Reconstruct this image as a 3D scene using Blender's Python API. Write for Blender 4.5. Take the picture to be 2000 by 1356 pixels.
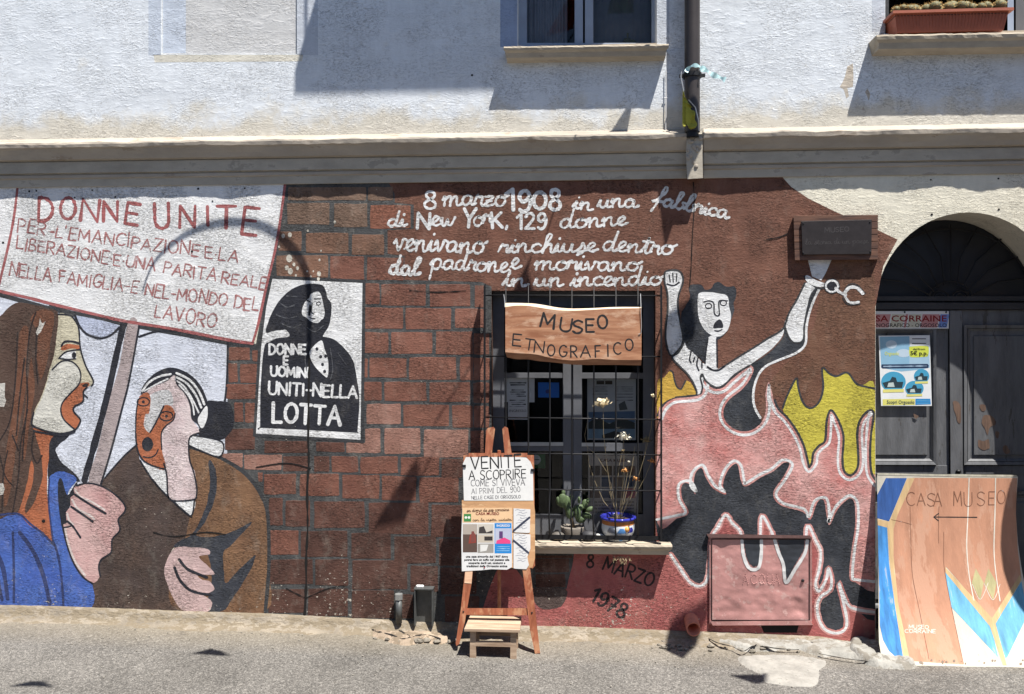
import bpy, bmesh, math, random
from mathutils import Vector, noise as mnoise
from mathutils.geometry import tessellate_polygon
random.seed(7)
S = bpy.context.scene
for o in list(bpy.data.objects): bpy.data.objects.remove(o)
COL = S.collection

# ---------------------------------------------------------------- camera, sky, sun, exposure
F = 1533.0; D = 4.6; CH = 1.69; YAW = math.radians(3.8)
CX = D * math.tan(YAW)
cam = bpy.data.cameras.new('camera'); co = bpy.data.objects.new('camera', cam); COL.objects.link(co)
cam.sensor_width = 36; cam.lens = F / 2000 * 36; cam.clip_end = 500; cam.clip_start = .05
co.location = (CX, -D, CH); co.rotation_euler = (math.pi / 2, 0, YAW)
S.camera = co
SUN = Vector((1.0, -1.0, 3.4)).normalized()
w = bpy.data.worlds.new('World'); S.world = w; w.use_nodes = True
nt = w.node_tree; bg = nt.nodes['Background']
sky = nt.nodes.new('ShaderNodeTexSky'); sky.sky_type = 'NISHITA'; sky.sun_disc = False
sky.sun_elevation = math.asin(SUN.z); sky.sun_rotation = math.atan2(SUN.x, SUN.y)
sky.air_density = 1.0; sky.dust_density = .6; sky.ozone_density = 6.0
nt.links.new(sky.outputs[0], bg.inputs[0]); bg.inputs[1].default_value = .056
sl = bpy.data.lights.new('sun', 'SUN'); so = bpy.data.objects.new('sun', sl); COL.objects.link(so)
sl.energy = 5.0; sl.angle = math.radians(.4); sl.color = (1, .955, .88)
so.rotation_euler = SUN.to_track_quat('Z', 'Y').to_euler(); so.location = (3, -6, 9)
S.view_settings.view_transform = 'Standard'; S.view_settings.look = 'None'
S.view_settings.exposure = 1.02; S.view_settings.gamma = 1

# ---------------------------------------------------------------- measuring: a point of the place from sight lines of the survey
_s, _c = math.sin(YAW), math.cos(YAW)
def W(u, v, y=0.0):
    dx = (u - 1000) / F; dz = -(v - 678) / F
    X = -_s + _c * dx; Y = _c + _s * dx
    t = (y + D) / Y
    return Vector((CX + X * t, y, CH + dz * t))
def jamb(v): return 1709.3 if v >= 605 else 1892 - 182.5 * math.sqrt(max(0, 1 - ((605 - v) / 190.5) ** 2))
def wall(u, v, off=0.0):
    if 1640 < u < 1892 and v > 418: u = min(u, jamb(v))   # paint stops at the door opening
    return W(u, v, -off)
def shift(dy): return lambda u, v, off=0.0: W(u, v, dy - off)

# ---------------------------------------------------------------- materials
def lin(c): 
    c = c / 255.0
    return c / 12.92 if c <= .04045 else ((c + .055) / 1.055) ** 2.4
def rgb(r, g, b, k=1.0): return (min(lin(r) * k, .95), min(lin(g) * k, .95), min(lin(b) * k, .95), 1)
KS = 1.0
def stucco_group(name, amp, fine):
    g = bpy.data.node_groups.new(name, 'ShaderNodeTree')
    g.interface.new_socket('Color', in_out='INPUT', socket_type='NodeSocketColor')
    g.interface.new_socket('Under', in_out='INPUT', socket_type='NodeSocketColor')
    g.interface.new_socket('Chips', in_out='INPUT', socket_type='NodeSocketFloat')
    g.interface.new_socket('Color', in_out='OUTPUT', socket_type='NodeSocketColor')
    g.interface.new_socket('Normal', in_out='OUTPUT', socket_type='NodeSocketVector')
    N = g.nodes; L = g.links
    gi = N.new('NodeGroupInput'); go = N.new('NodeGroupOutput')
    geo = N.new('ShaderNodeNewGeometry')
    def mapn(sc):
        m = N.new('ShaderNodeMapping'); m.inputs['Scale'].default_value = sc
        L.new(geo.outputs['Position'], m.inputs[0]); return m.outputs[0]
    def noi(vec, s, det=3, rough=.55, dist=0):
        n = N.new('ShaderNodeTexNoise'); n.inputs['Scale'].default_value = s; n.inputs['Detail'].default_value = det
        n.inputs['Roughness'].default_value = rough; n.inputs['Distortion'].default_value = dist
        L.new(vec, n.inputs['Vector']); return n.outputs['Fac']
    def math_(op, a, b=None):
        m = N.new('ShaderNodeMath'); m.operation = op
        for i, x in enumerate((a, b)):
            if x is None: continue
            if isinstance(x, (int, float)): m.inputs[i].default_value = x
            else: L.new(x, m.inputs[i])
        return m.outputs[0]
    def ramp(x, a, b):
        m = N.new('ShaderNodeMapRange'); m.inputs[1].default_value = a; m.inputs[2].default_value = b
        m.interpolation_type = 'SMOOTHSTEP'
        L.new(x, m.inputs[0]); return m.outputs[0]
    v1 = mapn((.8, .8, 1.25)); v2 = mapn((.45, 1, 1.2)); v3 = mapn((.5, .8, 1.35))
    big = noi(v1, 5, 2); med = noi(v2, 30, 4, .6, .6); small = noi(v3, 80, 3, .7, .3); grain = noi(v3, 230, 2, .6)
    patch = noi(mapn((1, 1, 1)), 2.6, 4)
    # hairline cracks and flaked lips, thicker where the render is worn
    vo = N.new('ShaderNodeTexVoronoi'); vo.feature = 'DISTANCE_TO_EDGE'; vo.inputs['Scale'].default_value = 11
    dm = N.new('ShaderNodeVectorMath'); dm.operation = 'ADD'
    dn = N.new('ShaderNodeTexNoise'); dn.inputs['Scale'].default_value = 13; dn.inputs['Detail'].default_value = 4
    L.new(v2, dn.inputs['Vector']); L.new(dn.outputs['Color'], dm.inputs[0]); L.new(v2, dm.inputs[1])
    L.new(dm.outputs[0], vo.inputs['Vector'])
    crackw = ramp(patch, .48, .58)
    crack = math_('MULTIPLY', math_('SUBTRACT', 1, ramp(vo.outputs['Distance'], .0, .024)), crackw)
    trowel = ramp(med, .56, .66)
    area = noi(mapn((1, 1, 1.2)), 3.6, 3, .55); rough_ = ramp(area, .41, .57); rr = math_('ADD', math_('MULTIPLY', rough_, .8), .2)
    fleck = noi(v1, 62, 4, .72, .5); crag = ramp(fleck, .47, .60)
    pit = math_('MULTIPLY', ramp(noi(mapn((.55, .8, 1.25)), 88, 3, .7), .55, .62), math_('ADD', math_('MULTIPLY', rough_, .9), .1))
    h = math_('ADD', math_('MULTIPLY', big, 1.7), math_('MULTIPLY', med, .45))
    h = math_('ADD', h, math_('MULTIPLY', math_('MULTIPLY', crag, rr), 1.0 * fine))
    h = math_('ADD', h, math_('MULTIPLY', math_('MULTIPLY', small, rr), 1.3 * fine))
    h = math_('SUBTRACT', h, math_('MULTIPLY', pit, 1.15 * fine))
    h = math_('ADD', h, math_('MULTIPLY', grain, .25 * fine))
    h = math_('ADD', h, math_('MULTIPLY', trowel, .16))
    h = math_('SUBTRACT', h, math_('MULTIPLY', crack, .45))
    bp = N.new('ShaderNodeBump'); bp.inputs['Strength'].default_value = 1.0; bp.inputs['Distance'].default_value = amp
    L.new(h, bp.inputs['Height']); L.new(bp.outputs[0], go.inputs['Normal'])
    # colour: brushed unevenness, dust, chips
    streak = noi(mapn((2.2, 1, .45)), 9, 5, .7, .4); grime = noi(mapn((1, 1, .35)), 4.2, 5, .65)
    val = math_('ADD', math_('ADD', math_('MULTIPLY', patch, .34), math_('MULTIPLY', med, .24)), math_('ADD', math_('MULTIPLY', streak, .30), math_('ADD', math_('MULTIPLY', small, .14), .49)))
    val = math_('MULTIPLY', val, math_('SUBTRACT', 1, math_('MULTIPLY', pit, .42 * fine)))  # pits also darkened in colour, standing in for shade in the relief
    val = math_('MULTIPLY', val, math_('SUBTRACT', 1, math_('MULTIPLY', ramp(grime, .52, .72), .16 * fine + .02)))
    mx = N.new('ShaderNodeVectorMath'); mx.operation = 'SCALE'
    L.new(gi.outputs['Color'], mx.inputs[0]); L.new(val, mx.inputs['Scale'])
    ch = noi(mapn((1, 1, 1.5)), 38, 5, .7)
    thr = math_('SUBTRACT', .765, math_('MULTIPLY', gi.outputs['Chips'], .15))
    sz_ = N.new('ShaderNodeSeparateXYZ'); L.new(geo.outputs['Position'], sz_.inputs[0]); low = N.new('ShaderNodeMapRange'); low.inputs[1].default_value = .55; low.inputs[2].default_value = .08; low.inputs[3].default_value = 0; low.inputs[4].default_value = .07; L.new(sz_.outputs[2], low.inputs[0])
    gate = math_('ADD', math_('ADD', ch, low.outputs[0]), math_('MULTIPLY', math_('SUBTRACT', patch, .5), .35))
    cm = math_('GREATER_THAN', gate, thr)
    m2 = N.new('ShaderNodeMix'); m2.data_type = 'RGBA'
    fade = math_('MULTIPLY', ramp(noi(mapn((1.6, 1, 1)), 7, 6, .72), .5, .72), math_('MULTIPLY', gi.outputs['Chips'], .38)); L.new(math_('MAXIMUM', cm, fade), m2.inputs[0]); L.new(mx.outputs[0], m2.inputs[6]); L.new(gi.outputs['Under'], m2.inputs[7])
    m3 = N.new('ShaderNodeMix'); m3.data_type = 'RGBA'; m3.blend_type = 'MULTIPLY'
    L.new(math_('MULTIPLY', crack, .75), m3.inputs[0]); L.new(m2.outputs[2], m3.inputs[6]); m3.inputs[7].default_value = (.3, .28, .26, 1)
    L.new(m3.outputs[2], go.inputs['Color'])
    return g
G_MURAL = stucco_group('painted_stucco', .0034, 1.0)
G_WALL = stucco_group('plaster', .0036, .3)
MATS = {}
def cal(r, g, b):
    c = [lin(x) * .9 for x in (r, g, b)]; y = .3 * c[0] + .5 * c[1] + .2 * c[2]
    return tuple(x * .86 + y * .14 for x in c) + (1,)
def paint(r, g, b, chips=0.3, under=(196, 190, 178), rough=.8, group=None, spec=.25, alt=None, band=None):
    key = ('p', r, g, b, chips, under, rough, group.name if group else '', alt, band)
    if key in MATS: return MATS[key]
    m = bpy.data.materials.new('paint'); m.use_nodes = True; N = m.node_tree.nodes; L = m.node_tree.links
    bs = N['Principled BSDF']; bs.inputs['Roughness'].default_value = rough
    bs.inputs['Specular IOR Level'].default_value = spec
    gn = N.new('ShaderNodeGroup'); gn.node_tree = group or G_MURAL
    gn.inputs['Color'].default_value = cal(r, g, b); gn.inputs['Under'].default_value = rgb(*under, KS)
    gn.inputs['Chips'].default_value = chips
    if alt:
        geo = N.new('ShaderNodeNewGeometry'); n = N.new('ShaderNodeTexNoise'); n.inputs['Scale'].default_value = 4.5; n.inputs['Detail'].default_value = 6; n.inputs['Roughness'].default_value = .68
        L.new(geo.outputs['Position'], n.inputs['Vector']); mr = N.new('ShaderNodeMapRange'); mr.inputs[1].default_value = .42; mr.inputs[2].default_value = .64; fac = n.outputs['Fac']
        if band:
            sp = N.new('ShaderNodeSeparateXYZ'); L.new(geo.outputs['Position'], sp.inputs[0]); mz = N.new('ShaderNodeMapRange'); mz.inputs[1].default_value = band[0]; mz.inputs[2].default_value = band[1]; mz.inputs[3].default_value = .32; mz.inputs[4].default_value = -.2
            L.new(sp.outputs[2], mz.inputs[0]); ad = N.new('ShaderNodeMath'); ad.operation = 'ADD'; L.new(mz.outputs[0], ad.inputs[0]); L.new(n.outputs['Fac'], ad.inputs[1]); fac = ad.outputs[0]
        L.new(fac, mr.inputs[0]); mx = N.new('ShaderNodeMix'); mx.data_type = 'RGBA'; L.new(mr.outputs[0], mx.inputs[0]); mx.inputs[6].default_value = cal(r, g, b); mx.inputs[7].default_value = cal(*alt); L.new(mx.outputs[2], gn.inputs['Color'])
    L.new(gn.outputs['Color'], bs.inputs['Base Color']); L.new(gn.outputs['Normal'], bs.inputs['Normal'])
    MATS[key] = m; return m
def simple(name, col, rough=.6, metal=0, bump=0, bscale=60, var=.15, vscale=8, spec=.4, stretch=(1, 1, 1), worn=None, wornscale=20, wornthr=.62):
    key = (name, col, rough, metal, bump)
    if key in MATS: return MATS[key]
    m = bpy.data.materials.new(name); m.use_nodes = True; N = m.node_tree.nodes; L = m.node_tree.links
    bs = N['Principled BSDF']; bs.inputs['Roughness'].default_value = rough; bs.inputs['Metallic'].default_value = metal
    bs.inputs['Specular IOR Level'].default_value = spec
    geo = N.new('ShaderNodeNewGeometry'); mp = N.new('ShaderNodeMapping'); mp.inputs['Scale'].default_value = stretch
    L.new(geo.outputs['Position'], mp.inputs[0])
    n = N.new('ShaderNodeTexNoise'); n.inputs['Scale'].default_value = vscale; n.inputs['Detail'].default_value = 5
    n.inputs['Roughness'].default_value = .65
    L.new(mp.outputs[0], n.inputs['Vector'])
    mr = N.new('ShaderNodeMapRange'); mr.inputs[1].default_value = .3; mr.inputs[2].default_value = .7
    mr.inputs[3].default_value = 1 - var; mr.inputs[4].default_value = 1 + var; L.new(n.outputs['Fac'], mr.inputs[0])
    vm = N.new('ShaderNodeVectorMath'); vm.operation = 'SCALE'; vm.inputs[0].default_value = col[:3]; L.new(mr.outputs[0], vm.inputs['Scale'])
    out = vm.outputs[0]
    if worn:
        n3 = N.new('ShaderNodeTexNoise'); n3.inputs['Scale'].default_value = wornscale; n3.inputs['Detail'].default_value = 6
        n3.inputs['Roughness'].default_value = .7
        L.new(mp.outputs[0], n3.inputs['Vector'])
        mr3 = N.new('ShaderNodeMapRange'); mr3.inputs[1].default_value = wornthr; mr3.inputs[2].default_value = wornthr + .03
        L.new(n3.outputs['Fac'], mr3.inputs[0])
        mx = N.new('ShaderNodeMix'); mx.data_type = 'RGBA'; L.new(mr3.outputs[0], mx.inputs[0]); L.new(out, mx.inputs[6]); mx.inputs[7].default_value = worn
        out = mx.outputs[2]
    L.new(out, bs.inputs['Base Color'])
    if bump:
        n2 = N.new('ShaderNodeTexNoise'); n2.inputs['Scale'].default_value = bscale; n2.inputs['Detail'].default_value = 5
        L.new(mp.outputs[0], n2.inputs['Vector'])
        b = N.new('ShaderNodeBump'); b.inputs['Distance'].default_value = bump; L.new(n2.outputs['Fac'], b.inputs['Height'])
        L.new(b.outputs[0], bs.inputs['Normal'])
    MATS[key] = m; return m
def wood(name, c1, c2, scale=6, rough=.65, axis=0, worn=None):
    key = ('wood', name)
    if key in MATS: return MATS[key]
    m = bpy.data.materials.new(name); m.use_nodes = True; N = m.node_tree.nodes; L = m.node_tree.links
    bs = N['Principled BSDF']; bs.inputs['Roughness'].default_value = rough
    geo = N.new('ShaderNodeNewGeometry'); mp = N.new('ShaderNodeMapping')
    sc = [9, 9, 9]; sc[axis] = 1.1; mp.inputs['Scale'].default_value = sc
    L.new(geo.outputs['Position'], mp.inputs[0])
    n = N.new('ShaderNodeTexNoise'); n.inputs['Scale'].default_value = scale; n.inputs['Detail'].default_value = 7; n.inputs['Roughness'].default_value = .62
    n.inputs['Distortion'].default_value = .7
    L.new(mp.outputs[0], n.inputs['Vector'])
    cr = N.new('ShaderNodeValToRGB'); cr.color_ramp.elements[0].position = .36; cr.color_ramp.elements[1].position = .64
    cr.color_ramp.elements[0].color = c1; cr.color_ramp.elements[1].color = c2; L.new(n.outputs['Fac'], cr.inputs[0])
    out = cr.outputs[0]
    if worn:
        n3 = N.new('ShaderNodeTexNoise'); n3.inputs['Scale'].default_value = 11; n3.inputs['Detail'].default_value = 6; n3.inputs['Roughness'].default_value = .7
        mp3 = N.new('ShaderNodeMapping'); s3 = [2, 2, 2]; s3[axis] = .7; mp3.inputs['Scale'].default_value = s3
        L.new(geo.outputs['Position'], mp3.inputs[0]); L.new(mp3.outputs[0], n3.inputs['Vector'])
        mr3 = N.new('ShaderNodeMapRange'); mr3.inputs[1].default_value = .5; mr3.inputs[2].default_value = .62
        L.new(n3.outputs['Fac'], mr3.inputs[0])
        mx = N.new('ShaderNodeMix'); mx.data_type = 'RGBA'; L.new(mr3.outputs[0], mx.inputs[0]); L.new(out, mx.inputs[6]); mx.inputs[7].default_value = worn
        out = mx.outputs[2]
    L.new(out, bs.inputs['Base Color'])
    b = N.new('ShaderNodeBump'); b.inputs['Distance'].default_value = .0012; L.new(n.outputs['Fac'], b.inputs['Height']); L.new(b.outputs[0], bs.inputs['Normal'])
    MATS[key] = m; return m
def glass_mat():
    m = bpy.data.materials.new('window_glass'); m.use_nodes = True; N = m.node_tree.nodes; L = m.node_tree.links
    N.remove(N['Principled BSDF'])
    tr = N.new('ShaderNodeBsdfTransparent'); tr.inputs[0].default_value = (.94, .95, .96, 1)
    gl = N.new('ShaderNodeBsdfGlossy'); gl.inputs['Roughness'].default_value = .02
    fr = N.new('ShaderNodeFresnel'); fr.inputs[0].default_value = 1.45
    ad = N.new('ShaderNodeMixShader'); L.new(fr.outputs[0], ad.inputs[0]); L.new(tr.outputs[0], ad.inputs[1]); L.new(gl.outputs[0], ad.inputs[2])
    L.new(ad.outputs[0], N['Material Output'].inputs[0]); return m
GLASS = glass_mat()
IRON = simple('black_iron', (.012, .012, .014, 1), .5, .2, .0004, 120, .3)
INK = simple('ink', (.012, .012, .014, 1), .7)
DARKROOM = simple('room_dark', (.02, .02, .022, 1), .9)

# ---------------------------------------------------------------- objects
def thing(name, label, cat, loc=(0, 0, 0), group=None):
    o = bpy.data.objects.new(name, None); COL.objects.link(o); o.location = loc; o.empty_display_size = .1
    o['label'] = label; o['category'] = cat
    if group: o['group'] = group
    return o
def root_of(o):
    while o.parent: o = o.parent
    return o
def mk(name, verts, faces, mat, parent=None, smooth=False, origin=None, label=None, cat=None, group=None, kind=None, mats=None):
    me = bpy.data.meshes.new(name)
    if parent: org = Vector(root_of(parent).location)
    elif origin is not None: org = Vector(origin)
    else: org = Vector((0, 0, 0))
    me.from_pydata([tuple(Vector(v) - org) for v in verts], [], faces)
    if mats:
        for m_ in mats[0]: me.materials.append(m_)
        for p, i in zip(me.polygons, mats[1]): p.material_index = i
    else: me.materials.append(mat)
    if smooth:
        for p in me.polygons: p.use_smooth = True
    me.update()
    o = bpy.data.objects.new(name, me); COL.objects.link(o)
    if parent: o.parent = parent
    else: o.location = org
    if label: o['label'] = label
    if cat: o['category'] = cat
    if group: o['group'] = group
    if kind: o['kind'] = kind
    return o
class MB:
    def __init__(s): s.v = []; s.f = []
    def add(s, vs, fs):
        n = len(s.v); s.v += [Vector(x) for x in vs]; s.f += [tuple(i + n for i in f) for f in fs]; return s
    def box(s, a, b):
        (x0, y0, z0), (x1, y1, z1) = a, b
        return s.add([(x0, y0, z0), (x1, y0, z0), (x1, y1, z0), (x0, y1, z0), (x0, y0, z1), (x1, y0, z1), (x1, y1, z1), (x0, y1, z1)],
                     [(0, 3, 2, 1), (4, 5, 6, 7), (0, 1, 5, 4), (1, 2, 6, 5), (2, 3, 7, 6), (3, 0, 4, 7)])
    def hexa(s, p):   # p = 4 front points, 4 back points
        return s.add(p, [(0, 1, 2, 3), (7, 6, 5, 4), (0, 4, 5, 1), (1, 5, 6, 2), (2, 6, 7, 3), (3, 7, 4, 0)])
    def tube(s, pts, r, n=8, caps=True):
        pts = [Vector(p) for p in pts]; rs = r if isinstance(r, (list, tuple)) else [r] * len(pts)
        rings = []; up = None
        for i, p in enumerate(pts):
            t = (pts[min(i + 1, len(pts) - 1)] - pts[max(i - 1, 0)]).normalized()
            if up is None: up = t.orthogonal().normalized()
            up = (up - t * up.dot(t)); up = up.normalized() if up.length > 1e-6 else t.orthogonal().normalized()
            b = t.cross(up)
            rings.append([p + (up * math.cos(2 * math.pi * k / n) + b * math.sin(2 * math.pi * k / n)) * rs[i] for k in range(n)])
        vs = [q for rg in rings for q in rg]; fs = []
        for i in range(len(pts) - 1):
            for k in range(n):
                a = i * n + k; b2 = i * n + (k + 1) % n; fs.append((a, b2, b2 + n, a + n))
        if caps: fs.append(tuple(range(n - 1, -1, -1))); fs.append(tuple((len(pts) - 1) * n + k for k in range(n)))
        return s.add(vs, fs)
    def lathe(s, c, prof, n=32):
        vs = []; fs = []
        for r, z in prof:
            for k in range(n):
                a = 2 * math.pi * k / n; vs.append((c[0] + r * math.cos(a), c[1] + r * math.sin(a), c[2] + z))
        for i in range(len(prof) - 1):
            for k in range(n):
                a = i * n + k; b = i * n + (k + 1) % n; fs.append((a, b, b + n, a + n))
        return s.add(vs, fs)
    def ball(s, c, rx, ry, rz, nu=12, nv=8, rib=0, ribn=10):
        vs = []; fs = []
        for i in range(nv + 1):
            ph = math.pi * i / nv
            for k in range(nu):
                a = 2 * math.pi * k / nu; q = 1 + rib * math.cos(ribn * a)
                vs.append((c[0] + rx * q * math.sin(ph) * math.cos(a), c[1] + ry * q * math.sin(ph) * math.sin(a), c[2] + rz * math.cos(ph)))
        for i in range(nv):
            for k in range(nu):
                a = i * nu + k; b = i * nu + (k + 1) % nu; fs.append((a, a + nu, b + nu, b))
        return s.add(vs, fs)
    def build(s, name, mat, parent=None, **k): return mk(name, s.v, s.f, mat, parent, **k)

def catmull(pts, n=4, closed=False):
    P = [Vector(p[:2]) for p in pts]; out = []; m = len(P)
    if m < 3: return P
    rng = range(m) if closed else range(m - 1)
    for i in rng:
        p0 = P[(i - 1) % m] if closed or i > 0 else P[0]; p1 = P[i]; p2 = P[(i + 1) % m]
        p3 = P[(i + 2) % m] if closed or i + 2 < m else P[-1]
        for k in range(n):
            t = k / n
            out.append(.5 * ((2 * p1) + (p2 - p0) * t + (2 * p0 - 5 * p1 + 4 * p2 - p3) * t * t + (3 * p1 - p0 - 3 * p2 + p3) * t ** 3))
    if not closed: out.append(P[-1])
    return out
def tess(loops):
    vs3 = [[Vector((p[0], p[1], 0)) for p in lp] for lp in loops]
    tr = tessellate_polygon(vs3); flat = [p for lp in vs3 for p in lp]
    out = []
    for a, b, c in tr:
        A, B, C = flat[a], flat[b], flat[c]
        cr = (B.x - A.x) * (C.y - A.y) - (B.y - A.y) * (C.x - A.x)
        if abs(cr) < 1e-9: continue
        out.append((a, b, c) if cr < 0 else (a, c, b))   # v runs downwards: this winding faces the street
    return flat, out
LAY = 1.5e-4
def jit(p, a=.5):
    n = mnoise.noise_vector(Vector((p[0] * .11, p[1] * .11, 3.1))) * a + mnoise.noise_vector(Vector((p[0] * .5, p[1] * .5, 9.1))) * min(a, 1) * .8; return Vector((p[0] + n.x, p[1] + n.y))
def poly(name, pts, mat, layer, parent, smooth=True, mp=wall, ja=1.2, label=None):
    P = catmull(pts, 4, True) if smooth else [Vector(p) for p in pts]
    if smooth: P = [jit(p, ja) for p in P]
    flat, tr = tess([P]); o = mk(name, [mp(p.x, p.y, layer * LAY) for p in flat], tr, mat, parent)
    if label: o['label'] = label
    return o
def ribbon(mb, pts, width, mp, off, rough=.12, taper=False):
    """one brush stroke as a thin strip with rounded ends"""
    P = [Vector(p[:2]) for p in pts]
    Q = [P[0]]
    for p in P[1:]:
        if (p - Q[-1]).length > .15: Q.append(p)
    P = Q
    if len(P) < 2: P = [P[0], P[0] + Vector((.5, 0))]
    m = len(P); L_ = []; R_ = []
    for i, p in enumerate(P):
        t = (P[min(i + 1, m - 1)] - P[max(i - 1, 0)]).normalized(); n = Vector((-t.y, t.x))
        wv = width * .5 * (1 + rough * 2 * mnoise.noise(Vector((p.x * .25, p.y * .25, 1))))
        if taper: wv *= .35 + .65 * math.sin(math.pi * (i + .5) / m)
        L_.append(p + n * wv); R_.append(p - n * wv)
    t0 = (P[1] - P[0]).normalized(); t1 = (P[-1] - P[-2]).normalized()
    vs = []; fs = []
    ramp = lambda i: off + 3e-5 * ((i // 6) % 5)
    for i in range(m - 1):
        o_ = ramp(i); k = len(vs)
        vs += [mp(L_[i].x, L_[i].y, o_), mp(L_[i + 1].x, L_[i + 1].y, o_), mp(R_[i + 1].x, R_[i + 1].y, o_), mp(R_[i].x, R_[i].y, o_)]
        fs.append((k, k + 1, k + 2, k + 3))
    for c, tt, a, b, i0 in ((P[0], -t0, L_[0], R_[0], 0), (P[-1], t1, R_[-1], L_[-1], m - 1)):
        r = (a - c).length; n = (a - c).normalized(); idx = []
        for k in range(5):
            an = math.pi * k / 4; q = c + n * math.cos(an) * r + tt * math.sin(an) * r
            vs.append(mp(q.x, q.y, ramp(max(i0 - 1, 0)))); idx.append(len(vs) - 1)
        fs.append(tuple(idx) if (vs[idx[1]] - vs[idx[0]]).cross(vs[idx[2]] - vs[idx[1]]).y < 0 else tuple(reversed(idx)))
    mb.add(vs, fs)
def strokes(name, lst, mat, layer, parent, mp=wall, smooth=True, rough=.12, taper=False, label=None):
    for k, (pts, wd) in enumerate(lst):
        mb = MB(); off = layer * LAY + (k % 4) * 3.7e-5
        if smooth and len(pts) > 2: ribbon(mb, catmull(pts, 5), wd, mp, off, rough, taper)
        elif len(pts) > 2:
            for i in range(len(pts) - 1): ribbon(mb, [pts[i], pts[i + 1]], wd, mp, off + 1e-5 * i, rough)
        else:
            a, b = Vector(pts[0]), Vector(pts[1]); n = max(2, int((b - a).length / 6))
            ribbon(mb, [a + (b - a) * i / n for i in range(n + 1)], wd, mp, off, rough, taper)
        o = mb.build(name, mat, parent)
        if label: o['label'] = label
    return o
def slab(name, pts, mat, parent, front, back, mp=wall, smooth=False, bevel=0, **k):
    """outline with real thickness"""
    P = catmull(pts, 4, True) if smooth else [Vector(p) for p in pts]
    flat, tr = tess([P]); n = len(P); ar = sum(P[i].x * P[(i + 1) % n].y - P[(i + 1) % n].x * P[i].y for i in range(n))
    if bevel:
        cx = sum((p.x for p in P)) / n; cy = sum((p.y for p in P)) / n
        FP = []
        for i, p in enumerate(P):
            t = (P[(i + 1) % n] - P[i - 1]).normalized(); nn = Vector((-t.y, t.x)) * (1 if ar > 0 else -1); FP.append(p + nn * bevel)
    else: FP = P
    vs = [mp(p.x, p.y, front) for p in FP] + [mp(p.x, p.y, back) for p in P]
    fs = list(tr) + [(c + n, b + n, a + n) for a, b, c in tr]
    for i in range(n):
        j = (i + 1) % n; fs.append((i, i + n, j + n, j) if ar > 0 else (i, j, j + n, i + n))
    return mk(name, vs, fs, mat, parent, **k)
def rect(u0, v0, u1, v1): return [(u0, v0), (u1, v0), (u1, v1), (u0, v1)]
def lab(o, s): o['label'] = s; return o

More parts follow.
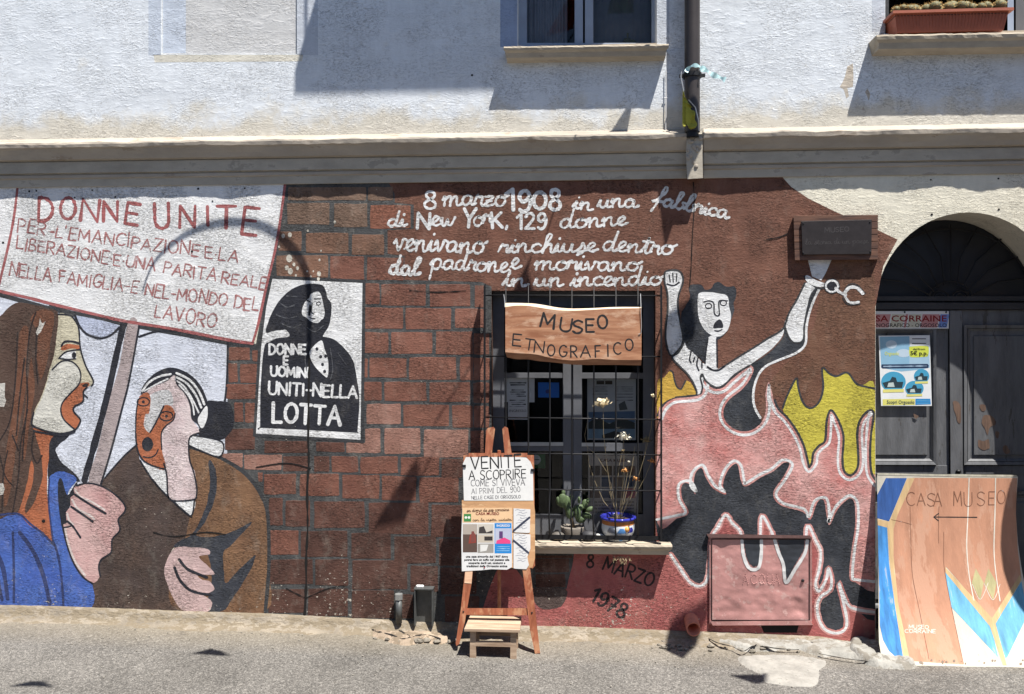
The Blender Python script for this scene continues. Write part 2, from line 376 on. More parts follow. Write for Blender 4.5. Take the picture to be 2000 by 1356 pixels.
# ---------------------------------------------------------------- lettering: one-line brush capitals and a joined hand
def circ(cx, cy, rx, ry, a0=0, a1=360, n=10):
    return [(cx + rx * math.cos(math.radians(a0 + (a1 - a0) * i / n)), cy + ry * math.sin(math.radians(a0 + (a1 - a0) * i / n))) for i in range(n + 1)]
CAP = {
 'A': (.8, [[(0, 0), (.5, 1)], [(.5, 1), (1, 0)], [(.2, .36), (.8, .36)]]),
 'B': (.62, [[(0, 0), (0, 1)], ['~', (0, 1), (.6, .97), (.75, .76), (.5, .54), (.05, .52)], ['~', (.05, .52), (.7, .48), (1, .26), (.7, .03), (0, 0)]]),
 'C': (.72, [['~'] + circ(.6, .5, .6, .5, 50, 310)]),
 'D': (.72, [[(0, 0), (0, 1)], ['~', (0, 1), (.5, .97), (.9, .75), (1, .48), (.85, .2), (.5, .03), (0, 0)]]),
 'E': (.58, [[(0, 0), (0, 1)], [(0, 1), (1, 1)], [(0, .52), (.85, .52)], [(0, 0), (1, 0)]]),
 'F': (.56, [[(0, 0), (0, 1)], [(0, 1), (1, 1)], [(0, .52), (.8, .52)]]),
 'G': (.76, [['~'] + circ(.55, .5, .55, .5, 50, 345), [(1.05, .42), (.6, .42)]]),
 'H': (.7, [[(0, 0), (0, 1)], [(1, 0), (1, 1)], [(0, .5), (1, .5)]]),
 'I': (.12, [[(.5, 0), (.5, 1)]]),
 'K': (.65, [[(0, 0), (0, 1)], [(1, 1), (.05, .45)], [(.25, .58), (1, 0)]]),
 'L': (.55, [[(0, 1), (0, 0)], [(0, 0), (1, .02)]]),
 'M': (.9, [[(0, 0), (.08, 1)], [(.08, 1), (.5, .25)], [(.5, .25), (.92, 1)], [(.92, 1), (1, 0)]]),
 'N': (.72, [[(0, 0), (0, 1)], [(0, 1), (1, 0)], [(1, 0), (1, 1)]]),
 'O': (.78, [['~'] + circ(.5, .5, .5, .5, 90, 450, 14)]),
 'P': (.6, [[(0, 0), (0, 1)], ['~', (0, 1), (.7, .97), (1, .74), (.7, .5), (0, .46)]]),
 'Q': (.78, [['~'] + circ(.5, .5, .5, .5, 90, 450, 14), [(.6, .3), (1, -.05)]]),
 'R': (.66, [[(0, 0), (0, 1)], ['~', (0, 1), (.7, .97), (.95, .75), (.7, .52), (0, .48)], [(.35, .48), (1, 0)]]),
 'S': (.6, [['~', (.95, .88), (.5, 1), (.08, .84), (.15, .6), (.6, .46), (.95, .28), (.75, .04), (.35, -.02), (0, .14)]]),
 'T': (.7, [[(0, 1), (1, 1)], [(.5, 1), (.5, 0)]]),
 'U': (.7, [['~', (0, 1), (0, .6), (.03, .2), (.3, 0), (.7, 0), (.97, .2), (1, .6), (1, 1)]]),
 'V': (.75, [[(0, 1), (.5, 0)], [(.5, 0), (1, 1)]]),
 'X': (.7, [[(0, 1), (1, 0)], [(1, 1), (0, 0)]]),
 'Y': (.7, [[(0, 1), (.42, .4)], [(1, 1), (.42, .4)], [(.42, .4), (.35, -.1)]]),
 'Z': (.65, [[(0, 1), (1, 1)], [(1, 1), (0, 0)], [(0, 0), (1, 0)]]),
 '-': (.42, [[(0, .45), (1, .45)]]), '.': (.1, [[(.4, .42), (.6, .42)]]), "'": (.1, [[(.5, 1.05), (.3, .8)]]), ' ': (.35, []), ',': (.12, [[(.6, .15), (.1, -.25)]]),
 '0': (.62, [['~'] + circ(.5, .5, .5, .5, 90, 450, 14)]), '1': (.35, [[(0, .75), (.8, 1)], [(.8, 1), (.8, 0)]]),
 '2': (.6, [['~', (0, .8), (.3, 1), (.75, .98), (.9, .72), (.5, .35), (0, .02)], [(0, .02), (1, .02)]]),
 '7': (.6, [[(0, 1), (1, 1)], [(1, 1), (.3, 0)], [(.3, .5), (.9, .5)]]),
 '8': (.58, [['~', (.5, .54), (.12, .72), (.2, .95), (.5, 1), (.82, .93), (.85, .72), (.5, .54), (.05, .35), (.05, .1), (.5, -.02), (.95, .1), (.95, .35), (.5, .54)]]),
 '9': (.58, [['~', (.95, .72), (.75, .96), (.4, 1), (.08, .8), (.15, .55), (.5, .48), (.95, .7), (.98, .4), (.8, .1), (.4, -.02), (.1, .08)]]),
}
# joined hand: x-height 1, loops to 2.2, tails to -1
CUR = {
 'a': (1.05, [[(.78, .85), (.5, 1), (.16, .78), (.1, .35), (.32, .03), (.62, .22), (.8, .85), (.78, .35), (.9, .03), (1.2, .22)]]),
 'b': (.95, [[(0, .15), (.35, 1.1), (.6, 2.0), (.42, 2.2), (.25, 1.8), (.18, .6), (.3, .08), (.6, .02), (.85, .45), (.7, .9), (1.1, .85)]]),
 'c': (.8, [[(.72, .8), (.5, 1), (.18, .8), (.08, .4), (.3, .03), (.6, .05), (.95, .3)]]),
 'd': (1.1, [[(.72, .85), (.45, .98), (.14, .72), (.1, .3), (.32, .02), (.6, .2), (.8, 1.0), (.92, 2.0)], [(.92, 2.0), (.8, 1.0), (.76, .3), (.9, .02), (1.25, .22)]]),
 'e': (.75, [[(-.05, .15), (.35, .45), (.6, .82), (.4, 1.02), (.14, .72), (.14, .25), (.4, .0), (.85, .25)]]),
 'f': (.8, [[(-.1, .3), (.3, .8), (.75, 1.7), (.72, 2.2), (.5, 2.15), (.42, 1.2), (.25, 0), (.02, -.9)], [(-.2, .35), (.7, .45)]]),
 'h': (1.0, [[(0, .15), (.3, 1), (.62, 1.95), (.45, 2.2), (.28, 1.8), (.18, .6), (.1, 0)], [(.15, .4), (.4, .9), (.66, .95), (.68, .4), (.75, .03), (1.08, .2)]]),
 'i': (.5, [[(-.05, .2), (.22, .95), (.2, .3), (.34, .02), (.62, .25)], [(.3, 1.5), (.32, 1.56)]]),
 'l': (.7, [[(0, .2), (.45, 1.2), (.6, 1.95), (.42, 2.15), (.25, 1.6), (.2, .4), (.38, .02), (.8, .25)]]),
 'm': (1.5, [[(0, .6), (.15, .98), (.15, 0)], [(.15, .4), (.4, .92), (.62, .9), (.62, 0)], [(.62, .4), (.88, .92), (1.1, .9), (1.12, .3), (1.25, .02), (1.55, .22)]]),
 'n': (1.05, [[(0, .6), (.15, .98), (.15, 0)], [(.15, .4), (.42, .92), (.66, .88), (.66, .3), (.8, .02), (1.12, .22)]]),
 'o': (.95, [[(.55, .98), (.2, .82), (.08, .4), (.3, .02), (.65, .08), (.85, .5), (.62, .92), (.42, .88), (.8, .82), (1.1, 1.05)]]),
 'p': (1.05, [[(0, .5), (.22, 1.0), (.16, 0), (.06, -1.0)], [(.18, .6), (.45, 1.0), (.8, .9), (.85, .45), (.6, .05), (.22, .1)], [(.8, .3), (1.1, .2)]]),
 'r': (.75, [[(-.05, .15), (.2, 1.05), (.3, .85), (.6, .88), (.55, .3), (.65, .02), (.88, .2)]]),
 's': (.75, [[(-.1, .1), (.3, .55), (.45, 1.1), (.62, .6), (.5, .02), (.1, -.3)], [(.1, .05), (.85, .25)]]),
 't': (.7, [[(0, .2), (.3, 1.0), (.42, 1.7), (.35, .8), (.3, .3), (.45, .02), (.78, .22)], [(0, 1.25), (.8, 1.2)]]),
 'u': (1.05, [[(-.05, .2), (.15, .95), (.12, .3), (.32, .02), (.58, .2), (.74, .95), (.7, .3), (.84, .02), (1.12, .22)]]),
 'v': (.9, [[(0, .6), (.15, .98), (.25, .5), (.38, .02), (.6, .5), (.72, 1.0), (1.0, .88)]]),
 'w': (1.3, [[(0, .6), (.12, .95), (.2, .1), (.42, .1), (.6, .85), (.66, .15), (.9, .1), (1.08, .6), (1.2, 1.0)]]),
 'z': (.85, [[(.05, .9), (.7, .95), (.3, .4), (.1, .02), (.6, .08), (.95, .3)], [(.2, .5), (.6, .5)]]),
 ' ': (.7, []), ',': (.4, [[(.25, .1), (.1, -.45)]]),
}
def write(name, text, a, b, h, width, mat, layer, parent, mp=wall, font=CAP, gap=.22, jitter=.03, rough=.14, slant=0.0):
    adv = []; tot = 0
    for ch in text:
        wd = font[ch][0] if ch in font else .4; adv.append((tot, wd)); tot += wd + (gap if font is CAP else 0)
    tot -= gap if font is CAP else 0
    A = Vector(a); B = Vector(b); dr = (B - A).normalized(); sx = (B - A).length / tot; up = Vector((dr.y, -dr.x)); mb = MB(); k = 0; gi = 0
    for ch, (x0, wd) in zip(text, adv):
        if ch not in font: continue
        dy = random.uniform(-1, 1) * jitter * h; rs = 1 + random.uniform(-1, 1) * jitter * 1.5; ro = random.uniform(-1, 1) * jitter
        for si, st in enumerate(font[ch][1]):
            sm = st[0] == '~' or font is CUR; pts = [p for p in st if p != '~']
            q = []
            for (x, y) in pts:
                xx = (x0 + (x * wd if font is CAP else x)) * sx + (y * slant - y * ro) * h; yy = y * h * rs + dy
                v = A + dr * xx + up * yy; q.append((v.x, v.y))
            if len(q) == 2: ribbon(mb, [Vector(q[0]), (Vector(q[0]) + Vector(q[1])) / 2, Vector(q[1])], width, mp, layer * LAY + (gi % 2) * 1.7e-4 + si * 3.1e-5, rough)
            else: ribbon(mb, catmull(q, 5), width, mp, layer * LAY + (gi % 2) * 1.7e-4 + si * 3.1e-5, rough)
            k += 1
        gi += 1
    return mb.build(name, mat, parent)
def printed(name, text, u, v, h, mat, layer, parent, mp=wall, bold=.0, width=None, align='LEFT', rot=0, serif=False):
    c = bpy.data.curves.new('t', 'FONT'); c.body = text; c.offset = bold; c.resolution_u = 2; c.size = 1
    t = bpy.data.objects.new('t', c); COL.objects.link(t)
    bpy.context.view_layer.update(); me = bpy.data.meshes.new_from_object(t.evaluated_get(bpy.context.evaluated_depsgraph_get()))
    vs = [x.co.copy() for x in me.vertices]; fs = [tuple(p.vertices) for p in me.polygons]
    bpy.data.objects.remove(t); bpy.data.curves.remove(c); bpy.data.meshes.remove(me)
    x0 = min(p.x for p in vs); x1 = max(p.x for p in vs); sy = h / .72; sx = width / (x1 - x0) if width else sy
    ox = 0 if align == 'LEFT' else -(x1 - x0) * sx / 2
    cr, sr = math.cos(rot), math.sin(rot)
    out = []
    for p in vs:
        X = (p.x - x0) * sx + ox; Y = -p.y * sy; out.append(mp(u + X * cr - Y * sr, v + X * sr + Y * cr, layer * LAY))
    return mk(name, out, fs, mat, parent)

exec_after = []
# ================================================================ GROUND
def gz(x, y=0): return max(0.0, -x) * .012 + max(0, x - 1.5) * .004
def asphalt():
    m = bpy.data.materials.new('asphalt'); m.use_nodes = True; N = m.node_tree.nodes; L = m.node_tree.links
    bs = N['Principled BSDF']; bs.inputs['Roughness'].default_value = .85; bs.inputs['Specular IOR Level'].default_value = .3
    geo = N.new('ShaderNodeNewGeometry')
    vo = N.new('ShaderNodeTexVoronoi'); vo.inputs['Scale'].default_value = 190; L.new(geo.outputs['Position'], vo.inputs['Vector'])
    n = N.new('ShaderNodeTexNoise'); n.inputs['Scale'].default_value = 62; n.inputs['Detail'].default_value = 6; n.inputs['Roughness'].default_value = .72; L.new(geo.outputs['Position'], n.inputs['Vector'])
    p = N.new('ShaderNodeTexNoise'); p.inputs['Scale'].default_value = 1.7; p.inputs['Detail'].default_value = 6; p.inputs['Roughness'].default_value = .6; L.new(geo.outputs['Position'], p.inputs['Vector'])
    sep = N.new('ShaderNodeSeparateColor'); L.new(vo.outputs['Color'], sep.inputs[0])
    cr = N.new('ShaderNodeValToRGB'); e = cr.color_ramp.elements
    e[0].position = 0; e[0].color = (.075, .072, .067, 1); e[1].position = 1; e[1].color = (.27, .255, .235, 1)
    e2 = e.new(.35); e2.color = (.115, .108, .10, 1); e3 = e.new(.8); e3.color = (.175, .165, .152, 1)
    L.new(sep.outputs[0], cr.inputs[0])
    mr = N.new('ShaderNodeMapRange'); mr.inputs[1].default_value = .3; mr.inputs[2].default_value = .7; mr.inputs[3].default_value = .62; mr.inputs[4].default_value = 1.3
    L.new(n.outputs['Fac'], mr.inputs[0])
    mr2 = N.new('ShaderNodeMapRange'); mr2.inputs[1].default_value = .35; mr2.inputs[2].default_value = .65; mr2.inputs[3].default_value = .74; mr2.inputs[4].default_value = 1.16
    L.new(p.outputs['Fac'], mr2.inputs[0])
    mu = N.new('ShaderNodeMath'); mu.operation = 'MULTIPLY'; L.new(mr.outputs[0], mu.inputs[0]); L.new(mr2.outputs[0], mu.inputs[1])
    vm = N.new('ShaderNodeVectorMath'); vm.operation = 'SCALE'; L.new(cr.outputs[0], vm.inputs[0]); L.new(mu.outputs[0], vm.inputs['Scale'])
    # sandy dust swept against the house
    sx = N.new('ShaderNodeSeparateXYZ'); L.new(geo.outputs['Position'], sx.inputs[0])
    md = N.new('ShaderNodeMapRange'); md.inputs[1].default_value = -.42; md.inputs[2].default_value = -.02; L.new(sx.outputs[1], md.inputs[0])
    m3 = N.new('ShaderNodeMath'); m3.operation = 'MULTIPLY'; L.new(md.outputs[0], m3.inputs[0]); L.new(n.outputs['Fac'], m3.inputs[1])
    mx = N.new('ShaderNodeMix'); mx.data_type = 'RGBA'; L.new(m3.outputs[0], mx.inputs[0]); L.new(vm.outputs[0], mx.inputs[6]); mx.inputs[7].default_value = (.27, .225, .155, 1)
    # tar-dark cracks and old stains
    wv = N.new('ShaderNodeTexVoronoi'); wv.feature = 'DISTANCE_TO_EDGE'; wv.inputs['Scale'].default_value = 1.1; wn = N.new('ShaderNodeTexNoise'); wn.inputs['Scale'].default_value = 4; wn.inputs['Detail'].default_value = 6
    L.new(geo.outputs['Position'], wn.inputs['Vector']); wa = N.new('ShaderNodeMix'); wa.data_type = 'VECTOR'; wa.inputs[0].default_value = .22; L.new(geo.outputs['Position'], wa.inputs[4]); L.new(wn.outputs['Color'], wa.inputs[5]); L.new(wa.outputs[1], wv.inputs['Vector'])
    wr = N.new('ShaderNodeMapRange'); wr.inputs[1].default_value = .0; wr.inputs[2].default_value = .006; wr.inputs[3].default_value = .4; wr.inputs[4].default_value = 0; L.new(wv.outputs['Distance'], wr.inputs[0])
    st = N.new('ShaderNodeMapRange'); st.inputs[1].default_value = .6; st.inputs[2].default_value = .75; st.inputs[3].default_value = 0; st.inputs[4].default_value = .35; p2 = N.new('ShaderNodeTexNoise'); p2.inputs['Scale'].default_value = 3.4; p2.inputs['Detail'].default_value = 7; L.new(geo.outputs['Position'], p2.inputs['Vector']); L.new(p2.outputs['Fac'], st.inputs[0])
    mm = N.new('ShaderNodeMath'); mm.operation = 'MAXIMUM'; L.new(wr.outputs[0], mm.inputs[0]); L.new(st.outputs[0], mm.inputs[1])
    mz = N.new('ShaderNodeMix'); mz.data_type = 'RGBA'; L.new(mm.outputs[0], mz.inputs[0]); L.new(mx.outputs[2], mz.inputs[6]); mz.inputs[7].default_value = (.05, .047, .043, 1)
    L.new(mz.outputs[2], bs.inputs['Base Color'])
    b = N.new('ShaderNodeBump'); b.inputs['Distance'].default_value = .0028; b.inputs['Strength'].default_value = .8
    ad = N.new('ShaderNodeMath'); ad.operation = 'ADD'; L.new(n.outputs['Fac'], ad.inputs[0]); 
    m4 = N.new('ShaderNodeMath'); m4.operation = 'MULTIPLY'; m4.inputs[1].default_value = -.7; L.new(vo.outputs['Distance'], m4.inputs[0]); L.new(m4.outputs[0], ad.inputs[1])
    L.new(ad.outputs[0], b.inputs['Height']); L.new(b.outputs[0], bs.inputs['Normal'])
    return m
ASPH = asphalt()
xs = [-60, -30, -12] + [-6 + i * .1 for i in range(121)] + [12, 30, 60]
ys = [-60, -30, -14, -8, -5, -4, -3] + [-2.5 + i * .1 for i in range(26)] + [1, 4, 20, 60]
vs = []; fs = []
for y in ys:
    for x in xs:
        z = gz(max(min(x, 8), -8)) + (.010 * mnoise.noise(Vector((x * 1.3, y * 1.3, 0))) + .004 * mnoise.noise(Vector((x * 5, y * 5, 2))) if -3 < y < 0 else 0)
        vs.append((x, y, z))
nx = len(xs)
for j in range(len(ys) - 1):
    for i in range(nx - 1): a = j * nx + i; fs.append((a, a + 1, a + nx + 1, a + nx))
mk('street', vs, fs, ASPH, kind='structure', smooth=True)

# ================================================================ HOUSE
house = thing('museum_house', 'mural painted stucco house front with cornice, barred window and arched grey door', 'building', (0, 0, 0))
PLAST = paint(222, 228, 235, .10, (196, 184, 168), .85, G_WALL, alt=(214, 208, 194), band=(2.92, 3.2))
CREAM = paint(228, 222, 202, .08, (186, 170, 150), .85, G_WALL)
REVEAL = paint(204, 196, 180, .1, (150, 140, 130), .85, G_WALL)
def arc_pts(cx, cy, rx, ry, a0, a1, n): return [(cx + rx * math.cos(math.radians(a0 + (a1 - a0) * i / n)), cy - ry * math.sin(math.radians(a0 + (a1 - a0) * i / n))) for i in range(n + 1)]
DOORTOP = arc_pts(1892, 605, 182, 190, 180, 0, 28)
H_DOOR = [(1710, 1300)] + DOORTOP + [(2074, 1300)]
H_MUS = rect(960, 567, 1281, 1062)
H_W1 = rect(1011, -340, 1283, 90)
H_W2 = rect(1729, -340, 2160, 66)
H_BL = rect(315, -340, 580, 106)
def wall_sheet(name, outer, holes, mat):
    loops = [[Vector(p) for p in outer]] + [[Vector(p) for p in h] for h in holes]
    flat, tr = tess(loops); return mk(name, [W(p.x, p.y) for p in flat], tr, mat, house)
SPL = [(-620, 330), (0, 326), (1000, 318), (2000, 304), (2700, 292)]
up_top = [(2700, -1150), (-620, -1150)]
o = wall_sheet('upper_wall', SPL + up_top, [H_W1, H_W2, H_BL], PLAST)
o['label'] = 'pale blue-white plaster wall of the upper storey'
o = wall_sheet('lower_wall', [(-620, 1330)] + SPL + [(2700, 1330)], [H_MUS, H_DOOR], CREAM)
o['label'] = 'cream plaster wall of the ground floor carrying the mural'
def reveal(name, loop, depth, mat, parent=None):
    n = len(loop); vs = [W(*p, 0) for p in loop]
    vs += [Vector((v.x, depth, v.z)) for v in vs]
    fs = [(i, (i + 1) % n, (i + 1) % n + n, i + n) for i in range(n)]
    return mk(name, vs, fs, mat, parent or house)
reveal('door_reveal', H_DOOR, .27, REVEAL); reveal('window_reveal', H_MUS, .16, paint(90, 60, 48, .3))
reveal('window_reveal', H_W1, .2, PLAST); reveal('window_reveal', H_W2, .3, PLAST); reveal('window_recess', H_BL, .012, PLAST)
o = poly('recess_panel', H_BL, paint(206, 206, 206, .15, group=G_WALL), 0, house, smooth=False, mp=shift(.012))
# body of the house behind its front
sh = MB(); x0 = W(-620, 0).x; x1 = W(2700, 0).x; zt = W(-620, -1150).z
PB = simple('rough_back_plaster', (.55, .54, .5, 1), .9)
sh.box((x0, 4.0, -.1), (x1, 4.1, zt)); sh.box((x0 - .1, 0.0, -.1), (x0, 4.1, zt)); sh.box((x1, 0.0, -.1), (x1 + .1, 4.1, zt))
sh.build('outer_wall', PB, house)
MB().box((x0 - .3, -.35, zt), (x1 + .3, 4.4, zt + .15)).build('roof', simple('roof_tile', (.3, .13, .08, 1), .8), house)
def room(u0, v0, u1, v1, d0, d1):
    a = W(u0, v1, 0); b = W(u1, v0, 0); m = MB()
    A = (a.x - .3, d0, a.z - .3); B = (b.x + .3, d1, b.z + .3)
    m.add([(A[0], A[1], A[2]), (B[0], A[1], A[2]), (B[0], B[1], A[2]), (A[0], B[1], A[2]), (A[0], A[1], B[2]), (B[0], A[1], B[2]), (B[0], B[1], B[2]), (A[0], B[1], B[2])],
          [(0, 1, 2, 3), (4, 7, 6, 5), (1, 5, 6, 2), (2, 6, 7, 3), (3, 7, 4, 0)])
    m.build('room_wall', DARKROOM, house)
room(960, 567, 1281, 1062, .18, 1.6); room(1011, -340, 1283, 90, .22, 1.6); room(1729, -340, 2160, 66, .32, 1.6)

# cream-grey dirt above the cornice and flaked paint
for pts in ([(1650, 150), (1655, 130), (1666, 124), (1667, 150), (1666, 170), (1655, 172), (1658, 188), (1653, 193), (1648, 175), (1640, 170), (1646, 160)],
            [(1690, 180), (1694, 173), (1700, 184), (1697, 197), (1693, 187)], [(1683, 215), (1686, 207), (1688, 216)]):
    poly('bare_patch', pts, paint(196, 184, 168, 0, group=G_WALL), 1, house, smooth=False)
# painted bands round the windows
BAND = paint(196, 206, 221, .1, group=G_WALL); BANDP = paint(196, 203, 214, .1, group=G_WALL)
for r, m_ in ((rect(290, -330, 314, 108), BAND), (rect(581, -330, 621, 108), BANDP), (rect(977, -330, 1010, 92), paint(150, 168, 200, .1, group=G_WALL)), (rect(1284, -330, 1307, 84), BANDP),
              (rect(1703, -330, 1728, 62), BANDP)):
    poly('window_band', r, m_, 2, house, smooth=False)
poly('window_band', rect(318, -330, 363, 104), BAND, 1, house, smooth=False, mp=shift(.012))
poly('window_band', [(300, 107), (592, 107), (590, 120), (302, 122)], paint(218, 213, 198, .2, group=G_WALL), 2, house, smooth=False)

# ---- cornice
CORN = simple('cornice_plaster', (.37, .325, .27, 1), .85, 0, .003, 35, .2, 5, stretch=(.4, 1, 1), worn=(.30, .25, .2, 1), wornscale=9, wornthr=.6)
CORN2 = simple('cornice_band', (.41, .37, .305, 1), .85, 0, .002, 40, .2, 7, stretch=(.5, 1, 1), worn=(.33, .30, .25, 1), wornscale=7, wornthr=.58)
def cl(u):   # offset of the cornice lines along the front, from the survey
    pts = [(-620, 26), (0, 15), (1000, 0), (2000, -17), (2700, -30)]
    for (a, b), (c, d) in zip(pts, pts[1:]):
        if a <= u <= c: return b + (d - b) * (u - a) / (c - a)
    return pts[-1][1]
PROF = [(.001, 258), (.040, 263), (.086, 265.5), (.090, 268), (.087, 275), (.074, 279), (.056, 290), (.044, 299), (.034, 300), (.020, 303), (.027, 304.5), (.025, 326), (.012, 327), (.011, 329.5), (.019, 330.5), (.018, 336), (.010, 338), (.009, 353.5), (.001, 354.5)]
def cornice(name, ua, ub, seg, k=1.0):
    m = MB(); n = int((ub - ua) / seg) + 1; np_ = len(PROF); vs = []; fs = []; mi = []
    for i in range(n + 1):
        u = ua + (ub - ua) * i / n
        for j, (p, v) in enumerate(PROF):
            rag = 0; pj = p
            if 2 <= j <= 5:
                rag = 3.0 * mnoise.noise(Vector((u * .014, j * .5, 1))) + 1.1 * mnoise.noise(Vector((u * .09, j * .6, 4))); pj = p * k + .007 * mnoise.noise(Vector((u * .012, j * .2, 7))) + .0022 * mnoise.noise(Vector((u * .07, j * .4, 9)))
            else: rag = .5 * mnoise.noise(Vector((u * .02, j, 3))); pj = p + .001 * mnoise.noise(Vector((u * .05, j, 5)))
            vs.append(W(u, v + cl(u) * (1 + (v - 266) * -.0012) + rag, -max(pj, .0005)))
    for i in range(n):
        for j in range(np_ - 1):
            a = i * np_ + j; fs.append((a, a + 1, a + np_ + 1, a + np_)); mi.append(0 if j < 9 or 12 < j < 16 else 1)
    for e in (0, n): fs.append(tuple(e * np_ + j for j in range(np_))); mi.append(0)
    o = mk(name, vs, fs, None, house, mats=([CORN, CORN2], mi)); return o
cornice('cornice', -620, 1341, 5); cornice('cornice', 1374, 2700, 5, 1.0)
vsb = slab('cornice_block', [(1341, 262), (1373, 262), (1372, 300), (1373, 348), (1342, 350), (1340, 305)], CORN2, house, .074, 0)
mbk = MB()
for k in range(16):
    u = 1343 + random.random() * 27; v = 268 + random.random() * 60; c = W(u, v, -.076); mbk.ball(c, .006 + random.random() * .01, .006, .008 + random.random() * .012, 7, 5)
o = mbk.build('crumbled_plaster', CORN, house); o['kind'] = 'stuff'

# ================================================================ MURAL
BR = {'brown': paint(128, 84, 66, .2, alt=(116, 74, 58)), 'brownr': paint(124, 86, 64, .2, alt=(112, 72, 54)), 'red': paint(176, 92, 90, .35, alt=(186, 106, 98)), 'mort': paint(84, 85, 86, .5, alt=(66, 68, 70)), 'mortd': paint(64, 66, 70, .3),
      'black': paint(50, 54, 62, .25, alt=(68, 72, 80)), 'white': paint(234, 235, 236, .12), 'pink': paint(226, 168, 162, .3, alt=(206, 122, 116)), 'cloud': paint(216, 222, 236, .15)}
BASE = [(-20, 1181), (120, 1184), (350, 1193), (520, 1198), (700, 1208), (850, 1214), (1000, 1222), (1100, 1223), (1300, 1231), (1450, 1236), (1600, 1243), (1690, 1258), (1716, 1266)]
TOPL = [(560, 362), (800, 360), (1000, 358), (1340, 352)]
fieldb = poly('painted_brick_ground', [(940, 1050), (1135, 1050), (1125, 1224), (935, 1222)], BR['mort'], 1.5, house, smooth=False)
field = poly('painted_brick_ground', [(430, 655), (500, 672), (556, 358), (560, 352), (960, 346), (960, 1222), (850, 1214), (700, 1208), (520, 1198), (430, 1192)], BR['mort'], 1, house, smooth=False, label='grey mortar colour behind the painted bricks')
field2 = poly('painted_brown_ground', [(757, 352), (960, 346), (1340, 340), (1521, 338), (1545, 365), (1579, 388), (1632, 414), (1715, 450), (1753, 468), (1725, 520), (1712, 600), (1714, 1262), (1280, 1230), (1280, 568), (960, 568), (960, 560), (940, 551), (790, 547), (790, 500), (757, 496), (757, 450), (808, 447), (808, 400), (771, 396), (771, 380)], BR['brown'], 2, house, smooth=False, label='brown ground with the handwritten text')
poly('painted_brown_patch', [(1600, 500), (1690, 470), (1709, 560), (1709, 800), (1600, 790), (1500, 760), (1580, 660), (1600, 580)], BR['brownr'], 2.6, house)
redbase = poly('painted_red_ground', [(1124, 1060), (1118, 1105), (1111, 1130), (1107, 1150), (1042, 1150), (1020, 1128), (1008, 1112), (971, 1112), (955, 1151), (944, 1186), (938, 1221), (1000, 1223), (1100, 1224), (1300, 1232), (1450, 1237), (1600, 1244), (1714, 1264), (1716, 1000), (1281, 1000), (1281, 1062)], BR['red'], 3, house, smooth=False, label='dusty red ground under the window')

# bricks: (left, right) per row between top and bottom, heights may slope
GB = [paint(134, 106, 88, .4, alt=(112, 88, 72)), paint(140, 100, 78, .4, alt=(120, 88, 70)), paint(146, 94, 76, .3, alt=(128, 80, 64)), paint(136, 87, 70, .3, alt=(118, 72, 58)), paint(166, 120, 104, .3, alt=(150, 104, 88)), paint(110, 72, 60, .35, alt=(94, 60, 50)), paint(98, 66, 56, .4, alt=(82, 54, 46)), paint(150, 92, 70, .3, alt=(132, 84, 62))]
ROWS = [
 ([(564, 366, 714, 391), ], 0), ([(719, 366, 767, 391)], 0),
 ([(562, 398, 643, 438), (653, 399, 716, 443)], 0), ([(724, 402, 800, 446)], 7),
 ([(545, 453, 588, 489), (599, 456, 680, 494), (688, 459, 749, 497)], 1),
 ([(541, 500, 640, 542)], 1), ([(646, 502, 710, 546), (718, 504, 788, 547)], 3),
 ([(714, 555, 740, 593), (746, 556, 831, 596), (840, 557, 917, 598), (928, 558, 944, 600)], 3),
 ([(713, 602, 786, 642), (793, 603, 880, 643), (890, 604, 945, 640)], 2),
 ([(712, 650, 757, 690), (765, 650, 843, 691), (852, 649, 922, 692)], 2), ([(926, 652, 955, 692)], 2),
 ([(712, 701, 717, 737), (722, 700, 793, 737), (800, 699, 890, 741), (899, 699, 923, 742), (926, 700, 955, 742)], 2),
 ([(712, 747, 744, 782), (752, 747, 832, 783), (840, 748, 917, 785), (926, 748, 955, 786)], 3),
 ([(717, 790, 781, 828)], 4), ([(789, 792, 876, 832), (884, 793, 922, 834)], 3), ([(926, 794, 955, 834)], 2),
 ([(714, 838, 742, 884), (752, 838, 820, 886), (829, 840, 914, 893)], 4), ([(920, 842, 958, 893)], 3),
 ([(678, 865, 712, 884)], 4), ([(618, 865, 672, 882), (517, 863, 600, 884), (440, 838, 497, 878)], 5),
 ([(448, 680, 487, 703), (494, 685, 503, 705), (447, 711, 463, 746), (470, 712, 501, 747), (443, 751, 500, 779), (459, 787, 474, 824), (480, 788, 497, 825)], 3),
 ([(434, 886, 473, 912), (478, 889, 549, 917)], 4), ([(554, 892, 601, 920), (614, 892, 642, 921)], 5), ([(649, 892, 698, 922), (705, 893, 776, 924), (784, 894, 857, 928)], 3), ([(863, 897, 903, 932)], 5),
 ([(505, 924, 512, 940), (516, 927, 577, 965), (586, 927, 661, 968)], 3), ([(670, 929, 740, 973), (747, 931, 812, 977), (820, 934, 895, 981)], 3),
 ([(526, 974, 551, 1026), (559, 979, 604, 1028)], 5), ([(615, 980, 711, 1031), (721, 983, 836, 1043), (843, 987, 900, 1049), (906, 990, 955, 1050)], 5),
 ([(526, 1037, 582, 1083)], 3), ([(588, 1038, 678, 1087), (687, 1042, 762, 1091), (771, 1049, 850, 1100), (858, 1053, 900, 1104), (906, 1056, 958, 1106)], 6),
 ([(526, 1094, 610, 1141), (617, 1093, 679, 1143), (689, 1096, 795, 1151), (803, 1106, 854, 1156), (862, 1110, 930, 1160)], 6),
 ([(525, 1152, 596, 1197), (602, 1151, 679, 1203), (688, 1154, 768, 1207), (779, 1162, 806, 1207), (870, 1166, 935, 1214)], 6),
]
